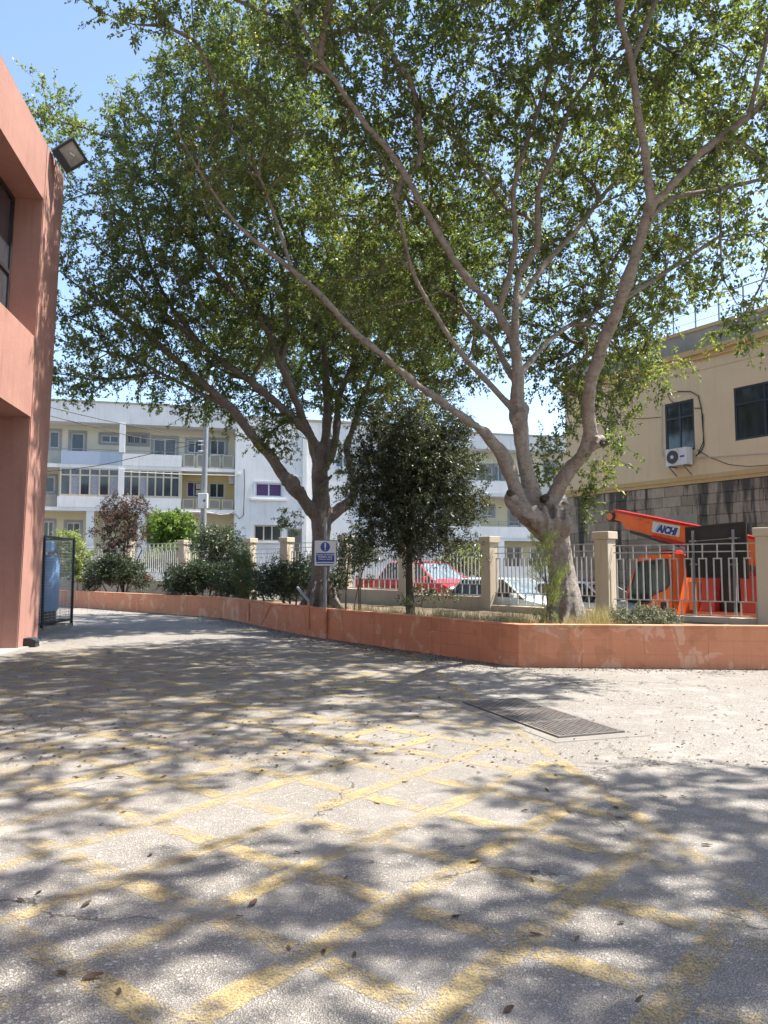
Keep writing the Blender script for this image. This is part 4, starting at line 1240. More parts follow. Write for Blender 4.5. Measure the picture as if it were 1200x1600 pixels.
# wall air conditioner
c0, zc1 = ft_.hit(1050, 703); c1, zc0 = ft_.hit(1086, 726)
ac = thing('air_conditioner', 'white outdoor air conditioner under the small dark window of the tan building', 'air conditioner', ft_.w((c0 + c1) / 2, -0.2, zc0))
fac = Facade(ac, RB0, RBU)
W_ac = 0.80; cm = (c0 + c1) / 2
fac.part('case', M['acwhite'], cm - W_ac / 2, cm + W_ac / 2, -0.38, -0.08, zc0, zc0 + 0.56)
b = MB(); b.tube([fac.w(cm - 0.13, -0.382, zc0 + 0.28), fac.w(cm - 0.13, -0.40, zc0 + 0.28)], 0.215, 24); b.build('fan_guard', M['blackmetal'], ac, True)
b = MB(); b.tube([fac.w(cm - 0.13, -0.402, zc0 + 0.28), fac.w(cm - 0.13, -0.42, zc0 + 0.28)], 0.06, 12); b.build('fan_hub', M['acwhite'], ac, True)
fac.part('side_cover', M['acwhite'], cm + 0.20, cm + W_ac / 2 + 0.012, -0.392, -0.1, zc0 + 0.02, zc0 + 0.53)
fac.part('badge', M['signblue'], cm + 0.16, cm + 0.32, -0.397, -0.393, zc0 + 0.24, zc0 + 0.30)
for s in (-0.28, 0.28):
    b = MB(); b.bar(fac.w(cm + s, -0.40, zc0 - 0.025), fac.w(cm + s, -0.0, zc0 - 0.025), 0.04); b.bar(fac.w(cm + s, -0.38, zc0 - 0.03), fac.w(cm + s, -0.0, zc0 - 0.30), 0.03); b.build('bracket', M['steel'], ac, True)

# ------------------------------------------------------------------ utility pole and wires
pp = at(316, 891, 38.0)
pl = thing('utility_pole', 'grey steel utility pole rising out of the white oleander', 'pole', (pp.x, pp.y, 0.8))
ztop = at(316, 560, 38).z
b = MB(); b.tube([(pp.x, pp.y, 0.6), (pp.x + 0.02, pp.y, 5), (pp.x + 0.1, pp.y, ztop)], [0.17, 0.145, 0.11], 16); auto_smooth(b.build('shaft', M['steel'], pl, True))
bz0, bz1 = at(316, 795, 38).z, at(316, 772, 38).z
b = MB(); b.box((pp.x + 0.05, pp.y - 0.30, (bz0 + bz1) / 2), (0.46, 0.26, bz1 - bz0), bev=0.015); o = b.build('junction_box', M['acwhite'], pl, True)
b = MB(); b.tube([(pp.x + 0.14, pp.y - 0.435, (bz0 + bz1) / 2), (pp.x + 0.14, pp.y - 0.47, (bz0 + bz1) / 2)], 0.05, 12); b.build('knob', M['blackmetal'], o, True)
zw = at(316, 690, 38).z
for dz in (0.0, -0.18, -0.5):
    b = MB(); b.tube([(pp.x - 0.02, pp.y - 0.12, zw + dz), (pp.x - 0.28, pp.y - 0.16, zw + dz)], 0.035, 8); b.build('insulator', M['acwhite'], pl, True)
def wire(pts, lab, r=0.018):
    P = [np.array(at(*p)) for p in pts]
    Q, R = resample(P, [r] * len(P), 0.8)
    b = MB(); b.tube(Q, list(R), 5, cap=False)
    return tag(b.build('overhead_wire', M['cable'], smooth=True), lab, 'wire', 'overhead wires from the utility pole')
wire([(314, 690, 38), (240, 672, 36), (160, 656, 34), (60, 632, 32)], 'overhead wire running highest from the pole towards the salmon building')
wire([(314, 694, 38), (230, 686, 36), (150, 668, 34), (60, 645, 32)], 'overhead wire just below the highest one from the pole')
wire([(314, 692, 38), (240, 708, 37), (150, 728, 36), (60, 738, 35)], 'overhead wire sagging lowest across the balcony fronts')
# red barrier seen through the railing
b = MB()
P0 = at(556, 911, 28.8); P1 = at(612, 911, 28.0)
rb = thing('red_barrier', 'red and white street barrier seen low through the railing beside the evergreen', 'barrier', (P0.x, P0.y, 0.6))
d = (P1 - P0)
for k in range(4):
    a = P0 + d * (k / 4); c = P0 + d * ((k + 0.93) / 4)
    b = MB(); b.bar((a.x, a.y, at(580, 911, 28.4).z), (c.x, c.y, at(580, 911, 28.4).z), 0.05, 0.34); b.build('plank', M['redplastic'], rb, True)
for s in (0.02, 0.97):
    a = P0 + d * s; b = MB(); b.bar((a.x, a.y + 0.05, 0.35), (a.x, a.y + 0.05, at(580, 900, 28.4).z), 0.06); b.build('post', M['signwhite'], rb, True)
# red lamp-like bucket on the low wall ledge
p = at(230, 901, 34.2)
bk = thing('red_bucket', 'small red bucket upside down on the beige wall by the purple shrub', 'bucket', (p.x, p.y, 1.10))
b = MB(); b.tube([(0, 0, 0.0), (0, 0, 0.02), (0, 0, 0.16), (0, 0, 0.20)], [0.16, 0.155, 0.12, 0.06], 16); auto_smooth(b.build('shell', M['redplastic'], bk), 50)
b = MB(); b.tube([(0, 0, -0.012), (0, 0, 0.014)], 0.172, 16); b.build('rim', M['redplastic'], bk)
# ------------------------------------------------------------------ trees and plants
def unit(a):
    return a / np.maximum(np.linalg.norm(a, axis=-1, keepdims=True), 1e-9)

def leaf_mesh(name, pos, axis, nrm, length, width, var):
    """one folded four-sided blade per leaf"""
    n = len(pos)
    axis = unit(axis)
    side = unit(np.cross(axis, nrm))
    up = np.cross(side, axis)
    L_, W_ = length[:, None], width[:, None]
    v = np.empty((n, 4, 3))
    v[:, 0] = pos
    v[:, 1] = pos + axis * L_ * 0.45 + side * W_ * 0.5 + up * W_ * 0.16
    v[:, 2] = pos + axis * L_ - up * L_ * 0.10
    v[:, 3] = pos + axis * L_ * 0.45 - side * W_ * 0.5 + up * W_ * 0.16
    me = bpy.data.meshes.new(name)
    me.vertices.add(n * 4)
    me.vertices.foreach_set('co', v.reshape(-1).astype(np.float32))
    me.loops.add(n * 4)
    me.loops.foreach_set('vertex_index', np.arange(n * 4, dtype=np.int32))
    me.polygons.add(n)
    me.polygons.foreach_set('loop_start', np.arange(0, n * 4, 4, dtype=np.int32))
    me.update(calc_edges=True)
    at_ = me.attributes.new('var', 'FLOAT', 'FACE')
    at_.data.foreach_set('value', var.astype(np.float32))
    return me

def sprays(tips, dirs, k, twig, per, llen, lwid, droop=0.15, up=0.7, vbias=None, spread=1.0):
    """leafy twigs round each branch tip: returns leaf arrays and twig start / end points"""
    m = len(tips)
    T = np.repeat(tips, k, axis=0)
    D = unit(np.repeat(dirs, k, axis=0) * 0.55 + rng.normal(size=(m * k, 3)) * 0.62 * spread + np.array([0, 0, 0.12]))
    ln = twig * rng.uniform(0.45, 1.25, m * k)
    S = T + rng.normal(size=T.shape) * twig * 0.22 * spread
    E = S + D * ln[:, None] + np.array([0, 0, -1]) * (droop * ln)[:, None]
    t = rng.uniform(0.12, 1.05, (m * k, per))
    P = S[:, None] + (E - S)[:, None] * t[..., None]
    P += rng.normal(size=P.shape) * 0.018
    A = unit(D[:, None] * 0.7 + rng.normal(size=P.shape) * 0.75 + np.array([0, 0, -0.25]))
    Nn = unit(rng.normal(size=P.shape) * (1.0 - up * 0.45) + np.array([0, 0, up]))
    cl = np.repeat(rng.uniform(-0.27, 0.27, m), k)
    V = np.clip(rng.beta(2.2, 2.6, P.shape[:2]) + cl[:, None] + (0 if vbias is None else vbias), 0, 1)
    n = P.shape[0] * per
    ll = llen * rng.uniform(0.65, 1.25, n)
    return P.reshape(-1, 3), A.reshape(-1, 3), Nn.reshape(-1, 3), ll, ll * (lwid / llen) * rng.uniform(0.8, 1.2, n), V.reshape(-1), S, E

def twig_mesh(name, S, E, r):
    """three-sided slivers, all at once"""
    d = unit(E - S)
    a = unit(np.cross(d, np.array([0.31, 0.52, 0.79])))
    b = np.cross(d, a)
    n = len(S)
    v = np.empty((n, 6, 3))
    for i in range(3):
        o = a * math.cos(2.094 * i) + b * math.sin(2.094 * i)
        v[:, i] = S + o * r
        v[:, 3 + i] = E + o * r * 0.4
    idx = np.arange(n)[:, None] * 6
    q = np.concatenate([idx + np.array([[0, 1, 4, 3]]), idx + np.array([[1, 2, 5, 4]]), idx + np.array([[2, 0, 3, 5]])], axis=1).reshape(-1)
    me = bpy.data.meshes.new(name)
    me.vertices.add(n * 6); me.vertices.foreach_set('co', v.reshape(-1).astype(np.float32))
    me.loops.add(n * 12); me.loops.foreach_set('vertex_index', q.astype(np.int32))
    me.polygons.add(n * 3); me.polygons.foreach_set('loop_start', np.arange(0, n * 12, 4, dtype=np.int32))
    me.update(calc_edges=True)
    return me

def grow(limbs, targets, jitter=0.12, tip_r=0.0095, expo=0.46, step=0.35, reach=1.0):
    """connect every target point to the nearest suitable branch; returns branch polylines with radii"""
    npos, ndir, npar = [], [], []
    nlimb = []
    for li, (P, R) in enumerate(limbs):
        for i in range(len(P)):
            d = P[min(i + 1, len(P) - 1)] - P[max(i - 1, 0)]
            npos.append(P[i]); ndir.append(d / (np.linalg.norm(d) + 1e-9)); npar.append(-1); nlimb.append(i / len(P))
    n0 = len(npos)
    cap = n0 + len(targets) * 9
    A = np.zeros((cap, 3)); Dn = np.zeros((cap, 3)); par = np.full(cap, -1); cnt = np.zeros(cap); pen = np.zeros(cap)
    A[:n0] = npos; Dn[:n0] = ndir
    pen[:n0] = np.where(np.array(nlimb) < 0.3, 0.6, 0.0)
    n = n0
    base = A[:n0]
    order = np.argsort([np.min(np.linalg.norm(base - t, axis=1)) for t in targets])
    tips, tdirs, strands = [], [], []
    for ti in order:
        t = targets[ti]
        dv = t - A[:n]
        d = np.linalg.norm(dv, axis=1)
        cs = np.einsum('ij,ij->i', dv, Dn[:n]) / (d + 1e-6)
        cost = d * (1.45 - 0.75 * cs) + pen[:n]
        j = int(np.argmin(cost))
        dist = d[j]
        m = max(2, min(8, int(dist / step)))
        p0, p3 = A[j].copy(), t
        c1 = p0 + Dn[j] * dist * 0.42
        c2 = p3 - unit((p3 - p0)[None])[0] * dist * 0.3 + np.array([0, 0, -0.06 * dist])
        prev = j
        strand = [j]
        for k in range(1, m + 1):
            u = k / m
            q = (1 - u) ** 3 * p0 + 3 * u * (1 - u) ** 2 * c1 + 3 * u * u * (1 - u) * c2 + u ** 3 * p3
            if k < m: q = q + rng.normal(size=3) * jitter * 0.3 * min(1, dist / 2)
            A[n] = q
            dd = q - A[prev]
            Dn[n] = dd / (np.linalg.norm(dd) + 1e-9)
            par[n] = prev
            strand.append(n)
            prev = n
            n += 1
        tips.append(t); tdirs.append(Dn[n - 1].copy())
        strands.append(strand)
        q = n - 1
        while q >= n0:
            cnt[q] += 1
            q = par[q]
    polys = []
    for s in strands:
        pts = A[s]
        r = tip_r * np.maximum(cnt[s], 1) ** expo
        if s[0] < n0: r[0] = r[1] * 1.15
        else: r[0] = min(r[0], r[1] * 1.25)
        polys.append((pts, r))
    return polys, np.array(tips), np.array(tdirs)

def tubes_mesh(name, polys, sides):
    b = MB()
    for P, R in polys:
        b.tube(P, list(R), sides(R) if callable(sides) else sides, cap=False)
    me = bpy.data.meshes.new(name)
    me.from_pydata(b.v, [], b.f)
    me.polygons.foreach_set('use_smooth', [True] * len(me.polygons))
    return me

def remeshed(name, b, voxel, smooth_it=4):
    """melt overlapping tubes and knots into one continuous skin"""
    me = bpy.data.meshes.new(name)
    me.from_pydata(b.v, [], b.f)
    o = bpy.data.objects.new(name + '_tmp', me)
    COL.objects.link(o)
    r = o.modifiers.new('r', 'REMESH'); r.mode = 'VOXEL'; r.voxel_size = voxel
    s = o.modifiers.new('s', 'SMOOTH'); s.iterations = smooth_it; s.factor = 0.5
    dg = bpy.context.evaluated_depsgraph_get()
    out = bpy.data.meshes.new_from_object(o.evaluated_get(dg))
    out.name = name
    bpy.data.objects.remove(o)
    bpy.data.meshes.remove(me)
    co = np.empty(len(out.vertices) * 3, np.float32); out.vertices.foreach_get('co', co)
    co = co.reshape(-1, 3)
    nr = np.empty(len(out.vertices) * 3, np.float32); out.vertices.foreach_get('normal', nr)
    nr = nr.reshape(-1, 3)
    for i in range(len(co)):
        p = Vector(co[i])
        h = mnoise.noise(Vector((p.x * 4.5, p.y * 4.5, p.z * 2.2))) * 0.030 + (0.5 - abs(mnoise.noise(Vector((p.x * 10, p.y * 10, p.z * 3.5))))) * 0.022 + mnoise.noise(Vector((p.x * 18, p.y * 18, p.z * 12))) * 0.008 - 0.008
        co[i] += nr[i] * h
    out.vertices.foreach_set('co', co.reshape(-1))
    out.polygons.foreach_set('use_smooth', [True] * len(out.polygons))
    return out

def in_blobs(blobs, n, shell=0.42, seed=0):
    """points inside a set of ellipsoids ((x,y,z), (rx,ry,rz)), denser towards the skin, none deep inside a neighbour"""
    w = np.array([b[1][0] * b[1][1] * b[1][2] for b in blobs]) ** 0.85
    w /= w.sum()
    out = []
    while len(out) < n:
        i = rng.choice(len(blobs), p=w)
        c, r = np.array(blobs[i][0]), np.array(blobs[i][1])
        d = rng.normal(size=3); d /= np.linalg.norm(d)
        p = c + d * r * rng.uniform() ** shell
        out.append(p)
    return np.array(out)

def spaced(P, dmin):
    keep = []
    for p in P:
        if not keep or np.min(np.sum((np.array(keep) - p) ** 2, axis=1)) > dmin * dmin: keep.append(p)
    return np.array(keep)

def visible_gap(P, gaps):
    """drop targets inside open pockets of the crown ((x,y,z), r)"""
    ok = np.ones(len(P), bool)
    for c, r in gaps: ok &= np.linalg.norm(P - np.array(c), axis=1) > r
    return P[ok]

def sub(loc, me):
    me.transform(Matrix.Translation(-Vector(loc)))
    return me

def big_tree(name, label, base, limbs_px, knots, blobs, n_t, dmin, k, twig, per, llen, lwid, roots, voxel=0.03, gaps=(), rough_r=0.05, group=None, leaf='ficus', extra=None, bk='bark', slim=0.80):
    root = thing(name, label, 'tree', base, group=group)
    limbs = []
    body = MB()
    thin = []
    for pts, rad in limbs_px:
        P, R = resample(pts, [r * slim for r in rad], 0.22)
        limbs.append((P, R))
    for P, R in limbs:
        # thick stretches are melted together, thin ends stay plain tubes
        thick = np.where(R > rough_r)[0]
        if len(thick) > 1:
            e = thick[-1] + 1
            n = len(P[:e])
            RR = R[:e] * (1 + 0.05 * np.sin(np.arange(n) * 1.7 + P[0][0]) )
            body.tube(P[:e], list(RR), 14)
        s = max(0, (thick[-1] - 1) if len(thick) else 0)
        if s < len(P) - 1: thin.append((P[s:], R[s:]))
    for c, r in knots: body.sphere(c, [q * 0.86 for q in r] if hasattr(r, '__len__') else r * 0.86, 12, 8)
    for pts, rad in roots: body.tube(*resample(pts, rad, 0.12), 7)
    link('trunk', sub(base, remeshed('trunk', body, voxel)), M[bk], root)
    T = in_blobs(blobs, n_t)
    T = visible_gap(T, gaps)
    T = T[(T[:, 1] > 17.2) | (T[:, 0] > -4.77 - 0.15 * T[:, 1] + 0.024 * T[:, 2] + 0.9)]
    T = spaced(T, dmin)
    polys, tips, dirs = grow([(P, R) for P, R in limbs], T)
    link('branches', sub(base, tubes_mesh('branches', thin + polys, lambda R: 7 if max(R) > 0.03 else 5 if max(R) > 0.014 else 4)), M[bk], root)['kind'] = 'stuff'
    # leaves also on the outer half of the connecting branches
    mids = []; mdir = []
    for P, R in polys:
        if len(P) > 2:
            j = len(P) - 2
            mids.append(P[j]); mdir.append(P[j + 1] - P[j])
    TT = np.concatenate([tips, np.array(mids)]) if mids else tips
    DD = np.concatenate([dirs, unit(np.array(mdir))]) if mids else dirs
    if extra is not None:
        TT = np.concatenate([TT, extra[0]]); DD = np.concatenate([DD, extra[1]])
    p, a, nn, ll, lw, vv, S, E = sprays(TT, DD, k, twig, per, llen, lwid)
    link('twigs', sub(base, twig_mesh('twigs', S, E, 0.0055)), M['twig'], root)['kind'] = 'stuff'
    cr = tag(link('crown', sub(base, leaf_mesh('crown', p, a, nn, ll, lw, vv)), M[leaf], root), kind='stuff')
    print(name, 'targets', len(T), 'leaves', len(p))
    return root

def A3(px, py, Y): return tuple(at(px, py, Y))
def B(px, py, Y, r, sq=0.8): return (A3(px, py, Y), (r, r, r * sq))

# ---- near ficus, three heavy limbs -------------------------------------------------
base1 = tuple(gnd(882, 974, 0.56))[:2] + (0.37,)
Yt = base1[1]
def PX(*pts): return [A3(*p) for p in pts]
T1 = [
    # trunk
    ([(base1[0], base1[1], 0.2)] + PX((884, 950, Yt), (880, 905, Yt), (872, 862, Yt), (862, 828, Yt), (852, 806, Yt)), [0.46, 0.355, 0.305, 0.30, 0.335, 0.31]),
    # middle limb
    (PX((858, 826, Yt), (836, 785, 13.55), (824, 742, 13.5), (816, 695, 13.4), (811, 652, 13.3), (808, 610, 13.2), (808, 560, 13.1), (802, 528, 13.0)), [0.26, 0.20, 0.165, 0.155, 0.185, 0.135, 0.12, 0.115]),
    # the limb that leans far out over the yard to the left
    (PX((855, 832, Yt), (822, 806, 13.5), (798, 742, 13.3), (779, 702, 13.1), (760, 678, 13.0), (735, 660, 12.9), (690, 628, 12.8), (640, 592, 12.7), (600, 556, 12.6), (550, 515, 12.5), (500, 460, 12.3), (460, 425, 12.2), (420, 393, 12.0), (370, 350, 11.9), (310, 265, 11.7), (270, 190, 11.5)),
     [0.26, 0.19, 0.165, 0.14, 0.12, 0.10, 0.085, 0.078, 0.07, 0.066, 0.06, 0.054, 0.047, 0.036, 0.022, 0.012]),
    # right-hand limb and its fork
    (PX((858, 828, Yt), (857, 795, 13.5), (873, 760, 13.4), (896, 726, 13.2), (915, 705, 13.0), (921, 682, 12.9), (919, 640, 12.6), (923, 600, 12.3), (942, 540, 11.9), (966, 478, 11.4), (990, 408, 11.0), (1010, 345, 10.7), (1018, 318, 10.5)),
     [0.28, 0.19, 0.165, 0.155, 0.15, 0.145, 0.135, 0.127, 0.122, 0.118, 0.112, 0.105, 0.10]),
    (PX((1018, 322, 10.5), (1010, 250, 10.3), (995, 165, 10.0), (987, 95, 9.8), (967, 25, 9.6), (955, -60, 9.5), (935, -180, 9.4)), [0.085, 0.072, 0.062, 0.056, 0.045, 0.035, 0.02]),
    (PX((987, 98, 9.8), (1015, 25, 9.7), (1050, -70, 9.5), (1075, -200, 9.3)), [0.05, 0.042, 0.032, 0.018]),
    (PX((1018, 322, 10.5), (1060, 280, 10.3), (1100, 235, 10.1), (1175, 178, 9.9), (1230, 120, 9.7), (1310, 20, 9.3), (1390, -90, 8.8)), [0.085, 0.074, 0.068, 0.058, 0.048, 0.036, 0.02]),
    (PX((1170, 182, 9.9), (1195, 75, 9.7), (1215, -40, 9.5)), [0.045, 0.034, 0.02]),
    (PX((1014, 342, 10.6), (1050, 310, 10.7), (1110, 298, 10.8), (1200, 277, 10.8), (1290, 240, 10.6)), [0.06, 0.05, 0.043, 0.034, 0.02]),
    (PX((970, 470, 11.4), (1040, 425, 11.6), (1120, 372, 11.6), (1180, 330, 11.5)), [0.055, 0.045, 0.034, 0.02]),
    # branches of the middle limb
    (PX((806, 545, 13.1), (776, 487, 12.9), (725, 430, 12.6), (685, 365, 12.3), (640, 285, 11.9), (600, 225, 11.6), (575, 200, 11.4), (500, 90, 11.0), (465, 25, 10.8), (430, -60, 10.6)), [0.095, 0.085, 0.08, 0.074, 0.067, 0.06, 0.055, 0.04, 0.03, 0.016]),
    (PX((778, 492, 12.9), (790, 450, 12.8), (805, 390, 12.6), (802, 300, 12.3), (810, 260, 12.2), (840, 175, 12.0), (865, 90, 11.7), (875, 25, 11.5), (880, -90, 11.3)), [0.07, 0.066, 0.06, 0.055, 0.05, 0.044, 0.036, 0.028, 0.014]),
    (PX((806, 540, 13.0), (806, 475, 12.9), (812, 425, 12.8), (840, 385, 12.6), (841, 300, 12.3), (870, 230, 12.0), (890, 170, 11.8), (920, 125, 11.6), (970, 75, 11.3), (1010, 10, 11.0)), [0.09, 0.08, 0.07, 0.062, 0.056, 0.048, 0.04, 0.033, 0.024, 0.014]),
    (PX((808, 478, 12.9), (850, 415, 13.2), (900, 360, 13.5), (960, 285, 13.7), (1000, 270, 13.8), (1075, 245, 13.8)), [0.075, 0.067, 0.056, 0.045, 0.035, 0.02]),
    (PX((810, 610, 13.2), (785, 560, 13.6), (770, 530, 13.9), (725, 485, 14.3), (690, 400, 14.6), (650, 350, 14.8)), [0.075, 0.065, 0.058, 0.047, 0.035, 0.02]),
    (PX((806, 645, 13.3), (765, 600, 13.2), (715, 545, 13.0), (680, 490, 12.8), (645, 425, 12.6), (625, 340, 12.3), (605, 270, 12.1)), [0.075, 0.062, 0.055, 0.049, 0.041, 0.03, 0.016]),
    (PX((812, 585, 13.2), (845, 545, 13.8), (880, 515, 14.3), (930, 485, 14.9), (990, 455, 15.4)), [0.075, 0.065, 0.055, 0.042, 0.022]),
    (PX((455, 418, 12.2), (430, 340, 12.3), (405, 275, 12.3), (375, 225, 12.3), (350, 180, 12.2)), [0.04, 0.032, 0.026, 0.02, 0.01]),
]
knots1 = [(A3(811, 652, 13.25), (0.20, 0.19, 0.22)), (A3(816, 640, 13.25), 0.15), (A3(930, 691, 12.9), (0.17, 0.15, 0.13)), (A3(938, 688, 12.86), 0.10),
          (A3(800, 780, 13.38), (0.18, 0.2, 0.2)), (A3(812, 795, 13.35), 0.19), (A3(872, 802, 13.42), (0.20, 0.2, 0.24)), (A3(882, 795, 13.42), 0.16), (A3(860, 815, 13.42), 0.20), (A3(846, 803, 13.42), 0.17), (A3(858, 782, 13.40), 0.13)]
roots1 = []
for k_ in range(9):
    a_ = 2 * math.pi * k_ / 9 + 0.3
    roots1.append(([(base1[0] + 0.72 * math.cos(a_), base1[1] + 0.72 * math.sin(a_), 0.28), (base1[0] + 0.42 * math.cos(a_), base1[1] + 0.42 * math.sin(a_), 0.46), (base1[0] + 0.27 * math.cos(a_ + 0.1), base1[1] + 0.27 * math.sin(a_ + 0.1), 0.80), (base1[0] + 0.21 * math.cos(a_ + 0.2), base1[1] + 0.21 * math.sin(a_ + 0.2), 1.3)], [0.05, 0.10, 0.075, 0.045]))
for (x0, y0, x1, y1, r_) in [(846, 838, 836, 790, .055), (856, 842, 850, 790, .06), (866, 840, 868, 788, .06), (876, 836, 884, 796, .055), (838, 826, 820, 784, .055), (852, 818, 808, 800, .05), (884, 838, 888, 805, .05), (832, 812, 796, 772, .05), (840, 806, 806, 782, .045), (872, 822, 846, 806, .045), (890, 830, 866, 812, .04)]:
    roots1.append((PX((x0, y0, 13.36), ((x0 + x1) / 2 + 4, (y0 + y1) / 2, 13.20), (x1, y1, 13.24)), [r_, r_ * 1.15, r_ * 0.8]))
for (pts_, r_) in [([(800, 662, 13.2), (806, 650, 13.08), (816, 640, 13.12), (822, 630, 13.2)], .045), ([(803, 645, 13.15), (812, 655, 13.05), (824, 652, 13.15)], .045), ([(805, 632, 13.15), (815, 642, 13.05), (826, 645, 13.2)], .04), ([(800, 668, 13.2), (812, 666, 13.1), (822, 660, 13.2)], .035),
                   ([(922, 700, 12.85), (932, 692, 12.74), (941, 684, 12.82)], .045), ([(920, 688, 12.85), (932, 684, 12.75), (942, 692, 12.82)], .04), ([(926, 705, 12.86), (936, 698, 12.76), (943, 696, 12.85)], .035)]:
    roots1.append((PX(*pts_), [r_ * 0.7] + [r_] * (len(pts_) - 2) + [r_ * 0.7]))
blobs1 = [B(700, 150, 12.6, 2.1), B(880, 110, 12.2, 2.1), B(1060, 80, 11.2, 1.9), B(1170, 250, 10.9, 1.4), B(1120, 400, 11.4, 1.15, 0.6),
          B(560, 60, 12, 2.0), B(950, 560, 16.2, 1.5, 0.9), B(860, 400, 15.6, 2.0), B(700, 430, 15.8, 2.2), B(640, 300, 14.4, 2.1), B(1000, 260, 14.5, 2.2),
          B(780, -160, 11.8, 2.3), B(1000, -200, 10.8, 2.2), B(1240, 0, 9.9, 1.7), B(540, -120, 12, 2.0), B(440, 190, 12.4, 1.4), B(350, 250, 12.2, 0.9),
          B(1110, 480, 11.2, 0.75, 0.7), B(1165, 500, 10.9, 0.7, 0.6), B(600, 470, 14.5, 1.5), B(780, 270, 14.2, 2.0), B(860, 560, 16.5, 1.0), B(985, 510, 15.0, 1.2), B(945, 610, 15.2, 0.95), B(1000, 430, 14.6, 1.3), B(900, 560, 15.8, 1.1), B(985, 600, 15.4, 0.7), B(900, 640, 15.2, 0.5), B(720, 560, 16.8, 1.2), B(660, 590, 17.2, 1.0), B(755, 500, 16, 1.2),
          ((1.2, 8.0, 9.6), (2.2, 1.8, 0.9)), ((-1.4, 8.4, 10.0), (2.0, 1.7, 0.9)), ((3.4, 7.6, 9.4), (1.7, 1.5, 0.8)), ((-3.2, 10.2, 10.4), (1.8, 1.8, 0.9)), ((0.8, 6.2, 9.6), (1.8, 1.0, 0.6)), ((3.0, 6.0, 9.4), (1.2, 0.9, 0.6))]
ex_p, ex_d = [], []
for (px, py, Y) in [(950, 690, 12.9), (955, 705, 13.0), (930, 745, 13.3), (938, 730, 13.2), (915, 765, 13.4), (925, 772, 13.4), (940, 752, 13.3), (905, 785, 13.4), (962, 700, 12.9), (912, 795, 13.4),
                    (835, 735, 14.0), (850, 725, 14.0), (860, 740, 14.1), (845, 700, 14.2), (870, 715, 14.2), (838, 690, 14.1), (865, 690, 14.2), (845, 750, 14.1)]:
    ex_p.append(A3(px, py, Y)); ex_d.append((0.4, -0.2, 0.5))
t1 = big_tree('ficus_tree', 'tall pale-barked ficus with three heavy limbs in the planter before the orange truck', base1, T1, knots1, blobs1,
         7000, 0.515, 7, 0.38, 19, 0.070, 0.039, roots1, 0.022, extra=(np.array(ex_p), np.array(ex_d)))

# dark healed cuts where limbs were sawn off
for (px, py, Y, r_, dx) in [(853, 777, 13.20, 0.055, 0.1), (943, 691, 12.76, 0.055, 0.5), (796, 770, 13.16, 0.05, -0.5)]:
    p_ = Vector(A3(px, py, Y)); d_ = Vector((dx, -1, 0.15)).normalized()
    b = MB(); b.tube([p_ + d_ * -0.14, p_ + d_ * 0.01, p_ + d_ * 0.03, p_ + d_ * 0.012], [r_ * 1.25, r_ * 1.15, r_ * 0.9, r_ * 0.3], 12)
    b.build('pruning_scar', M['darkbark'], t1, True, True)

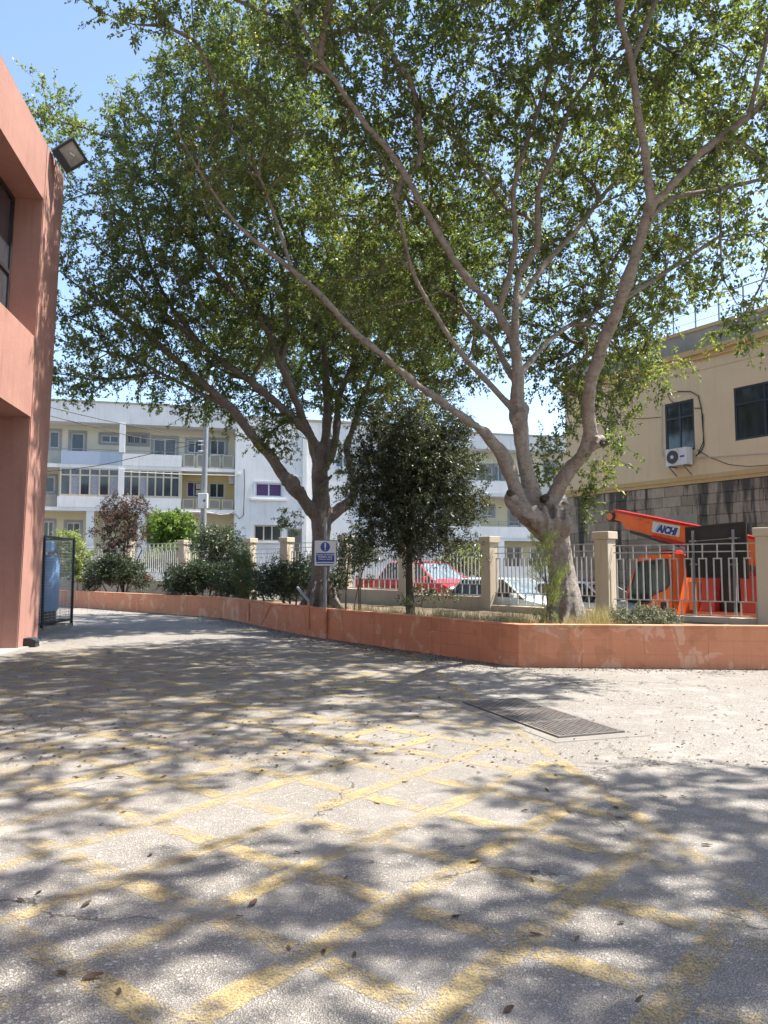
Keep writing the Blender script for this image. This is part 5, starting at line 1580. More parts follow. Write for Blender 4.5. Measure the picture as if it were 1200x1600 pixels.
# ---- second ficus, further along the planter ---------------------------------------
Y2 = 22.0
base2 = tuple(at(501, 940, Y2)); base2 = (base2[0], base2[1], 0.37)
T2 = [
    ([(base2[0], base2[1], 0.2)] + PX((500, 915, Y2), (501, 870, Y2), (502, 830, Y2), (502, 800, Y2), (501, 770, Y2), (500, 740, Y2), (502, 715, Y2)), [0.47, 0.36, 0.325, 0.335, 0.39, 0.30, 0.31, 0.26]),
    (PX((500, 815, Y2), (485, 796, 21.8), (472, 777, 21.6), (454, 757, 21.3), (438, 735, 21.0), (425, 716, 20.8), (400, 688, 20.4), (365, 642, 19.8), (350, 628, 19.6), (300, 585, 19.0), (265, 555, 18.6), (200, 500, 17.8), (150, 455, 17.3)),
     [0.26, 0.24, 0.225, 0.25, 0.215, 0.18, 0.165, 0.15, 0.14, 0.115, 0.095, 0.05, 0.02]),
    (PX((497, 730, 21.9), (485, 682, 21.5), (466, 662, 21.1), (448, 644, 20.8), (390, 595, 19.9), (320, 545, 19.0), (280, 510, 18.5), (240, 475, 18.0), (200, 425, 17.5), (145, 380, 17.0)),
     [0.20, 0.165, 0.15, 0.14, 0.12, 0.098, 0.08, 0.064, 0.044, 0.02]),
    (PX((501, 712, 21.7), (477, 664, 21.2), (468, 640, 20.9), (440, 575, 20.1), (410, 505, 19.4), (370, 465, 18.8), (325, 410, 18.2), (280, 350, 17.6), (250, 290, 17.2)),
     [0.17, 0.145, 0.135, 0.115, 0.095, 0.08, 0.062, 0.04, 0.02]),
    (PX((502, 728, Y2), (508, 692, 21.9), (511, 660, 21.8), (510, 610, 21.6), (507, 550, 21.3), (495, 490, 21.0), (480, 400, 20.5), (460, 300, 20.0), (450, 200, 19.5)), [0.19, 0.18, 0.165, 0.14, 0.12, 0.10, 0.075, 0.05, 0.025]),
    (PX((505, 735, Y2), (523, 693, 22.0), (530, 620, 21.9), (555, 565, 21.7), (580, 500, 21.4), (582, 440, 21.2), (590, 360, 21)), [0.17, 0.145, 0.12, 0.10, 0.08, 0.06, 0.03]),
    (PX((508, 815, Y2), (533, 793, 22.2), (552, 775, 22.4), (549, 735, 22.4), (542, 703, 22.3), (553, 664, 22.2), (575, 600, 22.0), (610, 530, 21.8), (640, 470, 21.6)), [0.24, 0.20, 0.175, 0.15, 0.135, 0.12, 0.10, 0.07, 0.03]),
    (PX((440, 575, 20.1), (450, 480, 19.8), (430, 380, 19.2), (400, 280, 18.6), (380, 190, 18.1)), [0.09, 0.075, 0.06, 0.045, 0.02]),
    (PX((390, 595, 19.9), (420, 540, 19.8), (425, 480, 19.6), (415, 430, 19.4)), [0.07, 0.06, 0.045, 0.02]),
    (PX((410, 505, 19.4), (345, 380, 18.4), (300, 290, 17.8), (268, 195, 17.3)), [0.075, 0.058, 0.042, 0.018]),
    (PX((468, 640, 20.9), (425, 520, 19.8), (362, 400, 18.8), (318, 290, 18.0), (290, 180, 17.4)), [0.10, 0.078, 0.058, 0.04, 0.018]),
    (PX((507, 550, 21.3), (470, 430, 20.4), (422, 300, 19.4), (392, 170, 18.4), (370, 90, 17.8)), [0.09, 0.072, 0.055, 0.036, 0.016]),
    (PX((495, 490, 21.0), (520, 380, 20.6), (522, 250, 19.9), (505, 140, 19.3)), [0.075, 0.058, 0.04, 0.018]),
    (PX((555, 565, 21.7), (545, 450, 21.2), (562, 330, 20.7), (575, 240, 20.3)), [0.075, 0.058, 0.04, 0.018]),
    (PX((300, 585, 19.0), (232, 522, 18.2), (152, 470, 17.5), (95, 425, 17.1)), [0.075, 0.056, 0.038, 0.016]),
    (PX((365, 642, 19.8), (285, 600, 19.1), (205, 562, 18.5), (130, 540, 18.1)), [0.07, 0.054, 0.038, 0.016]),
    (PX((320, 545, 19.0), (262, 470, 18.4), (222, 380, 17.9), (205, 290, 17.4), (195, 200, 17.2)), [0.075, 0.06, 0.046, 0.032, 0.015]),
    (PX((580, 500, 21.4), (620, 400, 21.0), (632, 300, 20.6)), [0.065, 0.048, 0.02]),
]
knots2 = [(A3(457, 757, 21.1), (0.27, 0.26, 0.30)), (A3(446, 746, 21.0), 0.2), (A3(500, 716, 21.7), (0.28, 0.26, 0.30)), (A3(500, 745, 21.75), 0.28), (A3(500, 700, 21.6), 0.22)]
roots2 = []
for k_ in range(9):
    a_ = 2 * math.pi * k_ / 9
    roots2.append(([(base2[0] + 0.75 * math.cos(a_), base2[1] + 0.75 * math.sin(a_), 0.28), (base2[0] + 0.42 * math.cos(a_), base2[1] + 0.42 * math.sin(a_), 0.65), (base2[0] + 0.30 * math.cos(a_), base2[1] + 0.30 * math.sin(a_), 1.2)], [0.05, 0.11, 0.06]))
for (x0, y0, x1, y1) in [(488, 770, 520, 742), (492, 745, 505, 700), (508, 748, 498, 705), (496, 735, 490, 700), (512, 735, 510, 695), (470, 780, 448, 748), (478, 772, 452, 752), (462, 776, 456, 740), (474, 764, 440, 756)]:
    roots2.append((PX((x0, y0, 21.62), ((x0 + x1) / 2 + 2, (y0 + y1) / 2, 21.50 if x0 > 484 else 21.1), (x1, y1, 21.55 if x0 > 484 else 20.95)), [0.055, 0.06, 0.05]))
blobs2 = [B(205, 225, 17.2, 1.45), B(350, 145, 17.2, 1.85), B(300, 330, 18.2, 2.3), B(190, 330, 17.2, 1.6), B(170, 480, 18, 1.7), B(300, 500, 19.2, 2.1), B(420, 270, 18.4, 2.4),
          B(430, 440, 20.2, 2.3), B(420, 70, 17.4, 1.9), B(540, 400, 20.6, 2.2), B(150, 560, 18.3, 1.1, 0.6), B(250, 585, 19, 1.1, 0.6), B(350, 610, 20.5, 1.1, 0.6), B(540, 560, 22.6, 1.9),
          B(630, 560, 22.6, 1.7), B(85, 175, 17.8, 0.8), B(70, 220, 18.0, 0.8), B(130, 170, 17.2, 1.0), B(110, 300, 16.9, 1.3), B(140, 240, 17, 1.1), ((-1.5, 24.0, 10.2), (2.0, 2.0, 1.2)), ((-4.0, 26.0, 9.2), (2.0, 1.8, 1.0)), ((0.6, 22.8, 10.8), (2.0, 1.8, 1.0)), ((1.6, 20.6, 10.6), (2.0, 1.8, 1.0)), ((0.6, 25.6, 10.4), (2.2, 2.0, 1.1)), B(560, 620, 21.7, 1.3, 0.7), B(280, 615, 19.5, 1.0, 0.55), B(350, 638, 20.8, 0.8, 0.6), B(420, 640, 21.2, 0.8, 0.7), B(125, 590, 18.4, 0.9, 0.6), B(430, 695, 21.0, 0.45, 0.9), B(480, 600, 21.5, 1.0, 0.7), B(110, 430, 17, 1.3), B(640, 460, 21.5, 1.6), B(440, 620, 22, 0.9, 0.7), B(310, 85, 17.5, 0.9), B(255, 150, 17.3, 0.75),
          B(60, 540, 17.0, 1.0)]
ex_p, ex_d = [], []
for (px, py, Y) in [(430, 690, 20.6), (420, 670, 20.6), (440, 705, 20.8), (415, 700, 20.4), (395, 690, 20.2), (440, 665, 20.9), (455, 690, 21), (450, 800, 21.3), (440, 815, 21.2), (455, 820, 21.3),
                    (535, 700, 21.4), (540, 740, 21.4), (530, 760, 21.5), (545, 760, 21.5), (525, 725, 21.4), (550, 690, 21.5), (560, 660, 21.4)]:
    ex_p.append(A3(px, py, Y)); ex_d.append((-0.2, -0.4, 0.1))
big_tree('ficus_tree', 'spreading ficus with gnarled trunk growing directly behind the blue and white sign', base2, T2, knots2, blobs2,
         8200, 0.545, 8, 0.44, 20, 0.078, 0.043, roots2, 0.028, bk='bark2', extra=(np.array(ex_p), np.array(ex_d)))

# ---- ficus beside the yard whose crown shades the near ground ----------------------
b3 = (10.6, 3.4, 0.0)
def V3(*p): return [tuple(q) for q in p]
T3 = [
    (V3((10.6, 3.4, -0.1), (10.6, 3.4, 1.2), (10.5, 3.4, 2.6), (10.3, 3.4, 3.4)), [0.45, 0.36, 0.34, 0.30]),
    (V3((10.3, 3.4, 3.2), (9.2, 3.6, 5.0), (7.8, 3.8, 6.8), (6.4, 4.0, 8.2), (5.0, 4.1, 9.2)), [0.26, 0.20, 0.15, 0.09, 0.03]),
    (V3((10.4, 3.4, 3.2), (10.4, 2.6, 5.2), (9.6, 1.4, 7.4), (8.6, 0.4, 9.0)), [0.24, 0.18, 0.12, 0.04]),
    (V3((10.4, 3.4, 3.2), (11.2, 4.2, 5.4), (11.4, 4.8, 7.6), (10.8, 5.0, 9.6)), [0.24, 0.18, 0.12, 0.04]),
    (V3((9.2, 3.6, 5.0), (8.6, 4.6, 6.8), (7.6, 5.2, 8.4)), [0.12, 0.09, 0.03]),
]
blobs3 = [((6.6, 4.2, 9.0), (2.0, 1.6, 1.0)), ((8.6, 5.4, 9.3), (2.0, 1.5, 1.1)), ((8.4, 2.0, 9.4), (2.2, 1.8, 1.1)), ((10.8, 3.4, 9.6), (1.8, 1.9, 1.3)), ((5.0, 2.2, 8.7), (1.4, 1.3, 0.7)), ((7.2, 6.0, 9.2), (1.4, 0.9, 0.7)), ((4.2, 3.9, 8.9), (1.0, 0.7, 0.5)), ((6.6, 0.6, 9.0), (1.6, 1.2, 0.8)), ((4.2, 4.5, 9.0), (1.2, 0.9, 0.5)), ((5.6, 3.0, 8.9), (1.4, 1.2, 0.6))]
big_tree('ficus_tree', 'broad ficus beside the yard whose crown shades the near ground', b3, T3, [], blobs3, 2400, 0.54, 7, 0.44, 15, 0.095, 0.052, [], 0.05)

# ---- small plants --------------------------------------------------------------------
def plant(name, label, cat, base, stems, blobs, n_t, dmin, leaf, llen, lwid, k=4, twig=0.25, per=12, barkm='twig', up=0.5, droop=0.1, group=None, spread=1.0, flowers=None, stem_r=0.02, trunkname='trunk', shell=0.45):
    root = thing(name, label, cat, base, group=group)
    limbs = [resample(p, r, 0.12) for p, r in stems]
    T = spaced(in_blobs(blobs, n_t, shell), dmin)
    polys, tips, dirs = grow(limbs, T, tip_r=0.004, expo=0.4, step=0.2)
    link(trunkname, sub(base, tubes_mesh(trunkname, limbs, 8)), M[barkm], root)
    link('branches', sub(base, tubes_mesh('branches', polys, 4)), M[barkm], root)
    p, a, nn, ll, lw, vv, S, E = sprays(tips, dirs, k, twig, per, llen, lwid, droop, up, spread=spread)
    ok = p[:, 2] > base[2] + 0.01
    cr = link('crown', sub(base, leaf_mesh('crown', p[ok], a[ok], nn[ok], ll[ok], lw[ok], vv[ok])), M[leaf], root)
    if flowers:
        fm, nf, fs = flowers
        sel = tips[rng.choice(len(tips), nf)]
        sel = sel + rng.normal(size=sel.shape) * 0.1
        P = np.repeat(sel, 7, axis=0) + rng.normal(size=(nf * 7, 3)) * fs * 0.5
        A_ = unit(rng.normal(size=P.shape))
        ln = np.full(len(P), fs)
        link('blossom', sub(base, leaf_mesh('blossom', P, A_, unit(rng.normal(size=P.shape)), ln, ln * 0.8, rng.uniform(size=len(P)))), M[fm], root)
    return root

SOIL = 0.37
def soil(px, Y): v = at(px, 900, Y); return (v.x, v.y, SOIL)
def stem_at(b, h, lean=(0, 0), r=0.03):
    return ([(b[0], b[1], b[2] - 0.1), (b[0] + lean[0] * 0.4, b[1] + lean[1] * 0.4, b[2] + h * 0.5), (b[0] + lean[0], b[1] + lean[1], b[2] + h)], [r, r * 0.8, r * 0.5])

# dense dark evergreen in front of the railings
bd = soil(642, 18.7)
dblobs = [B(640, 700, 18.7, 1.05, 1.1), B(600, 755, 18.7, 0.8, 1.1), B(688, 735, 18.6, 0.8, 1.1), B(650, 800, 18.6, 0.95, 1.0), B(722, 790, 18.8, 0.42, 1.3), B(572, 705, 18.8, 0.42, 1.4), B(650, 648, 18.8, 0.55, 0.8),
          B(705, 670, 18.7, 0.5, 1.1), B(590, 828, 18.6, 0.5, 0.8), B(695, 842, 18.6, 0.42, 0.9), B(640, 858, 18.7, 0.4, 0.7), B(583, 650, 18.9, 0.3), B(742, 725, 18.7, 0.24, 1.6), B(560, 780, 18.7, 0.26, 1.4), B(735, 850, 18.7, 0.2, 1.2), B(565, 860, 18.7, 0.2, 1.2), B(620, 632, 18.8, 0.25, 0.8), B(700, 628, 18.8, 0.25, 0.8), B(750, 775, 18.8, 0.18, 1.5)]
plant('evergreen_tree', 'dense nearly black evergreen tree on a slim dark trunk between the two ficus', 'tree', bd,
      [([(bd[0], bd[1], SOIL - 0.1), (bd[0] - 0.04, bd[1], 1.3), A3(640, 800, 18.7), A3(645, 700, 18.7), A3(645, 640, 18.7)], [0.13, 0.085, 0.075, 0.05, 0.02]),
       ([A3(641, 860, 18.7), A3(615, 800, 18.7), A3(590, 740, 18.7)], [0.05, 0.04, 0.015]), ([A3(641, 850, 18.7), A3(680, 780, 18.7), A3(705, 720, 18.7)], [0.05, 0.04, 0.015])],
      dblobs, 2600, 0.17, 'darkleaf', 0.078, 0.024, k=7, twig=0.34, per=16, barkm='darkbark', up=0.4, droop=0.35)

# shrubs along the planter, from the cage end towards the sign
plant('flowering_shrub', 'purple-leaved shrub tree with a bare upper fringe above the round dark bush', 'shrub', soil(193, 32.2),
      [stem_at(soil(193, 32.2), 2.2, (0.0, 0), 0.06), stem_at(soil(195, 32.2), 1.9, (-0.7, 0), 0.04), stem_at(soil(195, 32.2), 2.0, (0.7, 0), 0.04)],
      [B(185, 800, 32.2, 0.75, 1.0), B(215, 795, 32.2, 0.5, 0.9), B(165, 830, 32.2, 0.5, 0.7), B(205, 835, 32.2, 0.7, 0.7), B(180, 855, 32.2, 0.6, 0.6)], 260, 0.16, 'reddish', 0.11, 0.04, k=4, twig=0.3, per=11, barkm='darkbark', flowers=('pinkflower', 26, 0.05))
plant('round_bush', 'round dark oleander bush with a few pink flowers by the mesh cage', 'shrub', soil(182, 31.5),
      [stem_at(soil(182, 31.5), 0.9, (0.2, 0), 0.04), stem_at(soil(172, 31.5), 0.8, (-0.5, 0), 0.03), stem_at(soil(192, 31.5), 0.8, (0.6, 0), 0.03)],
      [B(160, 895, 31.5, 0.65, 0.75), B(195, 892, 31.5, 0.75, 0.75), B(215, 905, 31.5, 0.45, 0.7), B(178, 880, 31.5, 0.6, 0.6), B(148, 910, 31.5, 0.4, 0.7)], 420, 0.14, 'shrub', 0.12, 0.03, k=5, twig=0.28, per=12, flowers=('pinkflower', 9, 0.06))
plant('white_oleander', 'white-flowering oleander standing under the grey utility pole', 'shrub', soil(345, 28.0),
      [stem_at(soil(340, 28.0), 1.8, (-0.3, 0), 0.04), stem_at(soil(345, 28.0), 1.9, (0.3, 0), 0.04), stem_at(soil(350, 28), 1.6, (0.8, 0), 0.03)],
      [B(325, 845, 28, 0.65, 0.9), B(350, 850, 28, 0.65, 0.9), B(375, 862, 28, 0.45, 0.9), B(335, 880, 28, 0.6, 0.7), B(368, 885, 28, 0.5, 0.7)], 420, 0.14, 'shrub', 0.11, 0.026, k=4, twig=0.3, per=12, flowers=('whiteflower', 60, 0.06))
plant('dark_oleander', 'low dark bush at the foot of the white-flowering oleander', 'shrub', soil(318, 26.6),
      [stem_at(soil(300, 26.6), 0.8, (-0.3, 0), 0.03), stem_at(soil(325, 26.6), 0.9, (0.3, 0), 0.03)],
      [B(285, 905, 26.6, 0.55, 0.7), B(312, 900, 26.6, 0.6, 0.8), B(340, 903, 26.6, 0.55, 0.8), B(300, 918, 26.6, 0.5, 0.5), B(270, 915, 26.6, 0.3, 0.7)], 420, 0.13, 'shrub', 0.11, 0.03, k=5, twig=0.26, per=12)
plant('dark_oleander', 'dark straggly bush between the conifer sapling and the ficus trunk', 'shrub', soil(430, 22.8),
      [stem_at(soil(415, 22.8), 0.8, (-0.2, 0), 0.03), stem_at(soil(440, 22.8), 0.8, (0.3, 0), 0.03), stem_at(soil(462, 22.8), 0.7, (0.1, 0), 0.03)],
      [B(410, 905, 22.8, 0.4, 0.9), B(435, 898, 22.8, 0.5, 0.8), B(462, 905, 22.8, 0.42, 0.9), B(445, 918, 22.6, 0.5, 0.6), B(472, 892, 22.9, 0.25, 1.0), B(420, 922, 22.6, 0.4, 0.5)], 420, 0.12, 'shrub', 0.09, 0.024, k=4, twig=0.26, per=11)
plant('dark_oleander', 'dark leafy bush filling the bed between the two oleander clumps', 'shrub', soil(372, 25.4),
      [stem_at(soil(360, 25.4), 0.8, (-0.2, 0), 0.03), stem_at(soil(385, 25.4), 0.8, (0.3, 0), 0.03)],
      [B(355, 908, 25.4, 0.45, 0.9), B(385, 905, 25.4, 0.5, 0.8), B(405, 915, 25.2, 0.4, 0.8), B(370, 922, 25.2, 0.5, 0.5)], 380, 0.13, 'shrub', 0.10, 0.028, k=4, twig=0.26, per=12)
plant('dark_oleander', 'low dark bush tucked against the railing behind the sign', 'shrub', soil(470, 24.2),
      [stem_at(soil(455, 24.2), 0.9, (-0.2, 0), 0.03), stem_at(soil(485, 24.2), 0.9, (0.3, 0), 0.03)],
      [B(450, 900, 24.2, 0.45, 0.9), B(480, 895, 24.2, 0.5, 0.9), B(520, 905, 24.0, 0.35, 0.9), B(465, 915, 24.0, 0.5, 0.6)], 300, 0.13, 'shrub', 0.09, 0.026, k=4, twig=0.26, per=12)
plant('trailing_shrub', 'loose green shrub between the sign and the dark evergreen', 'shrub', soil(545, 21.5),
      [stem_at(soil(540, 21.5), 1.7, (0.1, 0), 0.03), stem_at(soil(552, 21.5), 1.5, (0.4, 0), 0.025)],
      [B(548, 858, 21.5, 0.4, 1.0), B(575, 862, 21.5, 0.35, 1.0), B(540, 890, 21.5, 0.3, 1.0), B(560, 835, 21.5, 0.3, 1.0), B(530, 915, 21.5, 0.22, 1.0)], 150, 0.13, 'shrub', 0.08, 0.035, k=4, twig=0.22, per=10)
plant('staked_sapling', 'thin bare-stemmed sapling tied to a pale stake beside the sign', 'sapling', soil(561, 19.2),
      [([(soil(561, 19.2)[0], 19.2, SOIL - 0.05), A3(561, 890, 19.2), A3(563, 850, 19.2)], [0.016, 0.014, 0.008])],
      [B(565, 880, 19.2, 0.18, 1.2), B(575, 905, 19.2, 0.12, 0.8), B(555, 860, 19.2, 0.16, 1.0)], 26, 0.08, 'bright', 0.07, 0.032, k=3, twig=0.16, per=6, trunkname='stem')
def needle_tree(name, label, base, h, w, leaf, n, llen, up=0.35):
    root = thing(name, label, 'sapling', base)
    b = MB(); S, E = [], []
    trunk = [(base[0], base[1], base[2] - 0.1), (base[0] + 0.02, base[1], base[2] + h * 0.5), (base[0] - 0.03, base[1], base[2] + h)]
    P, R = resample(trunk, [0.022, 0.016, 0.006], 0.1)
    link('stem', sub(base, tubes_mesh('stem', [(P, R)], 7)), M['twig'], root)
    tips, dirs = [], []
    for i in range(n):
        t = rng.uniform(0.35, 1.0) if rng.uniform() < 0.86 else rng.uniform(0.04, 0.3)
        p = P[min(len(P) - 1, int(t * len(P)))]
        a = rng.uniform(0, 6.283)
        prof = w * (1.0 - abs(t - 0.6) * 1.1) * rng.uniform(0.5, 1.1)
        e = p + np.array([math.cos(a) * prof, math.sin(a) * prof, 0.28 * rng.uniform(0.6, 1.4) + 0.05])
        S.append(p); E.append(e)
        for u in (0.45, 0.75, 1.0): tips.append(p + (e - p) * u); dirs.append(e - p)
    S, E = np.array(S), np.array(E)
    link('branches', sub(base, twig_mesh('branches', S, E, 0.006)), M['twig'], root)
    p, a, nn, ll, lw, vv, s2, e2 = sprays(np.array(tips), unit(np.array(dirs)), 3, 0.12, 11, llen, llen * 0.085, 0.05, up, spread=0.6)
    a = unit(a * 0.6 + np.array([0, 0, 0.75]))
    link('crown', sub(base, leaf_mesh('crown', p, a, nn, ll, lw, vv)), M[leaf], root)
    return root
needle_tree('conifer_sapling', 'yellow-green feathery conifer sapling in front of the pale ficus trunk', soil(853, 12.95), 1.32, 0.33, 'pine', 30, 0.09)
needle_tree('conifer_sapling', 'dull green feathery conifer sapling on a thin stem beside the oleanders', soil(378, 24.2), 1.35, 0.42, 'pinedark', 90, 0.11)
plant('grey_shrub', 'low grey-green shrub spilling over the terracotta wall before the orange truck', 'shrub', soil(1000, 12.9),
      [stem_at(soil(985, 12.9), 0.4, (-0.2, 0), 0.015), stem_at(soil(1015, 12.9), 0.4, (0.3, 0), 0.015)],
      [B(975, 962, 12.9, 0.22, 0.6), B(1005, 960, 12.9, 0.25, 0.6), B(1035, 964, 12.9, 0.24, 0.5), B(1055, 970, 12.9, 0.15, 0.5), B(990, 972, 12.7, 0.3, 0.3), B(1030, 974, 12.7, 0.3, 0.3)], 420, 0.06, 'greyleaf', 0.04, 0.017, k=4, twig=0.11, per=11)
plant('weedy_bush', 'sparse dark weed with trailing stems at the foot of the evergreen trunk', 'shrub', soil(672, 17.6),
      [stem_at(soil(665, 17.6), 0.3, (-0.1, 0), 0.012), stem_at(soil(680, 17.6), 0.3, (0.2, 0), 0.012)],
      [B(660, 925, 17.6, 0.22, 0.8), B(690, 930, 17.6, 0.3, 0.5), B(710, 935, 17.6, 0.2, 0.4), B(640, 940, 17.6, 0.25, 0.5)], 110, 0.09, 'darkleaf', 0.06, 0.028, k=3, twig=0.14, per=6)
# beyond the railings
zs = 0.95
bt = at(270, 900, 40); bt = (bt.x, bt.y, zs)
plant('street_tree', 'small bright green tree beyond the railings next to the utility pole', 'tree', bt,
      [([(bt[0], bt[1], zs - 0.2), (bt[0], bt[1], zs + 1.2), (bt[0] - 0.1, bt[1], zs + 2.6)], [0.09, 0.07, 0.03])],
      [B(250, 828, 40, 0.75, 0.9), B(275, 820, 40, 0.9, 0.8), B(295, 838, 40, 0.7, 0.8), B(262, 845, 40, 0.8, 0.6), B(250, 812, 40, 0.45), B(285, 850, 40, 0.6, 0.5)], 520, 0.15, 'bright', 0.13, 0.07, k=4, twig=0.28, per=11)
bt = at(268, 900, 38); bt = (bt.x, bt.y, zs)
plant('garden_hedge', 'pale green hedge with pink flowers seen through the railings', 'shrub', bt,
      [stem_at((bt[0] - 0.6, bt[1], zs), 0.8, (0, 0), 0.03), stem_at((bt[0] + 0.6, bt[1], zs), 0.8, (0, 0), 0.03)],
      [B(245, 872, 38, 0.6, 0.8), B(270, 866, 38, 0.7, 0.8), B(298, 872, 38, 0.6, 0.8), B(262, 885, 38, 0.7, 0.5), B(230, 882, 38, 0.4, 0.6)], 420, 0.15, 'pine', 0.12, 0.035, k=4, twig=0.25, per=11, flowers=('pinkflower', 8, 0.08))
bt = at(112, 905, 36); bt = (bt.x, bt.y, 0.9)
plant('climbing_shrub', 'leafy yellow-green shrub showing just behind the mesh cage', 'shrub', bt,
      [stem_at((bt[0], bt[1], 0.9), 1.6, (0.1, 0), 0.04)], [B(105, 850, 36, 0.7, 0.9), B(122, 868, 36, 0.55, 1.0), B(100, 880, 36, 0.7, 0.9), B(118, 892, 36, 0.5, 0.8)], 320, 0.16, 'pine', 0.12, 0.06, k=4, twig=0.26, per=11)
bt = at(735, 900, 31); bt = (bt.x, bt.y, 0.5)
plant('street_hedge', 'green hedge across the street right of the red car', 'shrub', bt,
      [stem_at((bt[0], bt[1], 0.5), 1.2, (0.1, 0), 0.04), stem_at((bt[0] - 1, bt[1], 0.5), 1.2, (0.1, 0), 0.04)], [B(720, 880, 31, 0.7, 0.9), B(745, 882, 31, 0.7, 0.9), B(700, 888, 31, 0.6, 0.8), B(735, 862, 31, 0.5, 0.7)], 320, 0.16, 'pine', 0.10, 0.05, k=4, twig=0.26, per=11)

# dry grass and litter: nobody could count it
def tufts(name, label, cat, pts, n_each, hmin, hmax, mat):
    pts = np.array(pts)
    P = np.repeat(pts, n_each, axis=0) + rng.normal(size=(len(pts) * n_each, 3)) * np.array([0.05, 0.05, 0.0])
    A_ = unit(rng.normal(size=P.shape) * 0.38 + np.array([0, 0, 1.0]))
    ln = rng.uniform(hmin, hmax, len(P))
    o = link(name, leaf_mesh(name, P, A_, unit(rng.normal(size=P.shape)), ln, np.full(len(P), 0.009), rng.uniform(size=len(P))), M[mat])
    return tag(o, label, cat, kind='stuff')
gp = []
for i in range(240):
    t = rng.uniform()
    if t < 0.42:   px, Y = rng.uniform(690, 850), None
    elif t < 0.75: px, Y = rng.uniform(880, 975), None
    else:          px, Y = rng.uniform(505, 700), None
    if px > 810: yy = rng.uniform(12.35, 14.6)
    else:
        u = (px - 485) / 325.0
        yy = 17.8 + (12.1 - 17.8) * u + rng.uniform(0.45, 2.2)
    v = at(px, 900, yy); gp.append((v.x, v.y, SOIL + 0.04))
tufts('dry_grass', 'dry straw-coloured grass along the top of the planter', 'grass', gp, 26, 0.18, 0.42, 'dry')
gp2 = [tuple(soil(rng.uniform(915, 965), rng.uniform(13.0, 14.5))) for i in range(50)]
tufts('dry_grass', 'tall dry grass beside the grey-green shrub at the ficus roots', 'grass', gp2, 22, 0.32, 0.62, 'dry')
# ------------------------------------------------------------------ lettering
def text_mesh(body, size, mat, name='lettering', extrude=0.002, bold=0.0, shear=0.0, sx=1.0):
    cu = bpy.data.curves.new(name, 'FONT')
    cu.body = body; cu.size = size; cu.align_x = 'CENTER'; cu.align_y = 'CENTER'; cu.extrude = extrude; cu.offset = bold; cu.shear = shear; cu.resolution_u = 3
    o = bpy.data.objects.new(name + '_tmp', cu); COL.objects.link(o)
    dg = bpy.context.evaluated_depsgraph_get()
    me = bpy.data.meshes.new_from_object(o.evaluated_get(dg))
    bpy.data.objects.remove(o); bpy.data.curves.remove(cu)
    me.name = name
    me.transform(Matrix.Diagonal((sx, 1, 1, 1)))
    me.materials.clear(); me.materials.append(mat)
    return me
# text lies in local xy, facing +z -> stand it up facing local -y
STAND = Matrix.Rotation(math.pi / 2, 4, 'X')

# ------------------------------------------------------------------ blue and white sign on a post
sp = on_wall(511, 975, 0.05)
sg = thing('permit_sign', 'blue and white permit holders sign with an exclamation mark on a steel post', 'sign', (sp.x, sp.y, 0), 0.0)
zt_ = at(511, 808, sp.y).z
b = MB(); b.tube([(0, 0, WALL_H - 0.02), (0, 0, zt_)], 0.035, 14); auto_smooth(b.build('post', M['steel'], sg))
b = MB(); b.tube([(0, 0, -0.05), (0, 0, WALL_H + 0.03)], 0.042, 14); auto_smooth(b.build('post_foot', M['redwall'], sg))
sz0, sz1 = at(511, 884, sp.y).z, at(511, 845, sp.y).z
sxw = 0.47; sc_ = (sz0 + sz1) / 2; sh_ = sz1 - sz0
b = MB(); b.box((0, -0.055, sc_), (sxw + 0.03, 0.02, sh_ + 0.03), bev=0.006); b.build('back_board', M['blackmetal'], sg)
b = MB(); b.box((0, -0.067, sc_), (sxw, 0.006, sh_), bev=0.002); b.build('face', M['signwhite'], sg)
b = MB(); b.box((0, -0.0715, sc_ - sh_ * 0.17), (sxw * 0.86, 0.003, sh_ * 0.36)); b.build('blue_panel', M['signblue'], sg)
b = MB(); b.tube([(0, -0.070, sc_ + sh_ * 0.25), (0, -0.0745, sc_ + sh_ * 0.25)], 0.105, 28); b.build('blue_disc', M['signblue'], sg)
b = MB(); b.prism([(-0.02, sc_ + sh_ * 0.25 + 0.08), (0.02, sc_ + sh_ * 0.25 + 0.08), (0.012, sc_ + sh_ * 0.25 - 0.03), (-0.012, sc_ + sh_ * 0.25 - 0.03)], -0.0765, -0.075)
b.box((0, -0.0758, sc_ + sh_ * 0.25 - 0.06), (0.026, 0.0015, 0.026)); b.build('exclamation_mark', M['signwhite'], sg)
for txt, z, s in (('Access to Permit', -0.055, 0.056), ('Holders only', -0.145, 0.060), ('Tickets are required', -0.235, 0.036)):
    me = text_mesh(txt, s, M['signwhite'], bold=0.001, extrude=0.0008); me.transform(STAND)
    o = link('lettering', me, None, sg); o.location = (0, -0.0742, sc_ + sh_ * z * 1.0 + 0.0)
b = MB(); b.box((0, -0.0712, sc_ - sh_ * 0.41), (sxw * 0.80, 0.002, 0.022)); b.build('blue_line', M['signblue'], sg)
for zc in (sc_ - sh_ * 0.3, sc_ + sh_ * 0.3):
    b = MB(); b.box((0, -0.012, zc), (0.10, 0.09, 0.03)); b.build('clamp', M['steel'], sg)

# leaning grey pipe behind the wall by the ficus
b = MB(); a = at(465, 918, 19.4); c = at(484, 941, 18.6); b.tube([(a.x, a.y, a.z), (c.x, c.y, c.z)], 0.035, 10)
tag(b.build('leaning_pipe', M['steel']), 'short grey pipe leaning in the planter left of the ficus trunk', 'pipe')
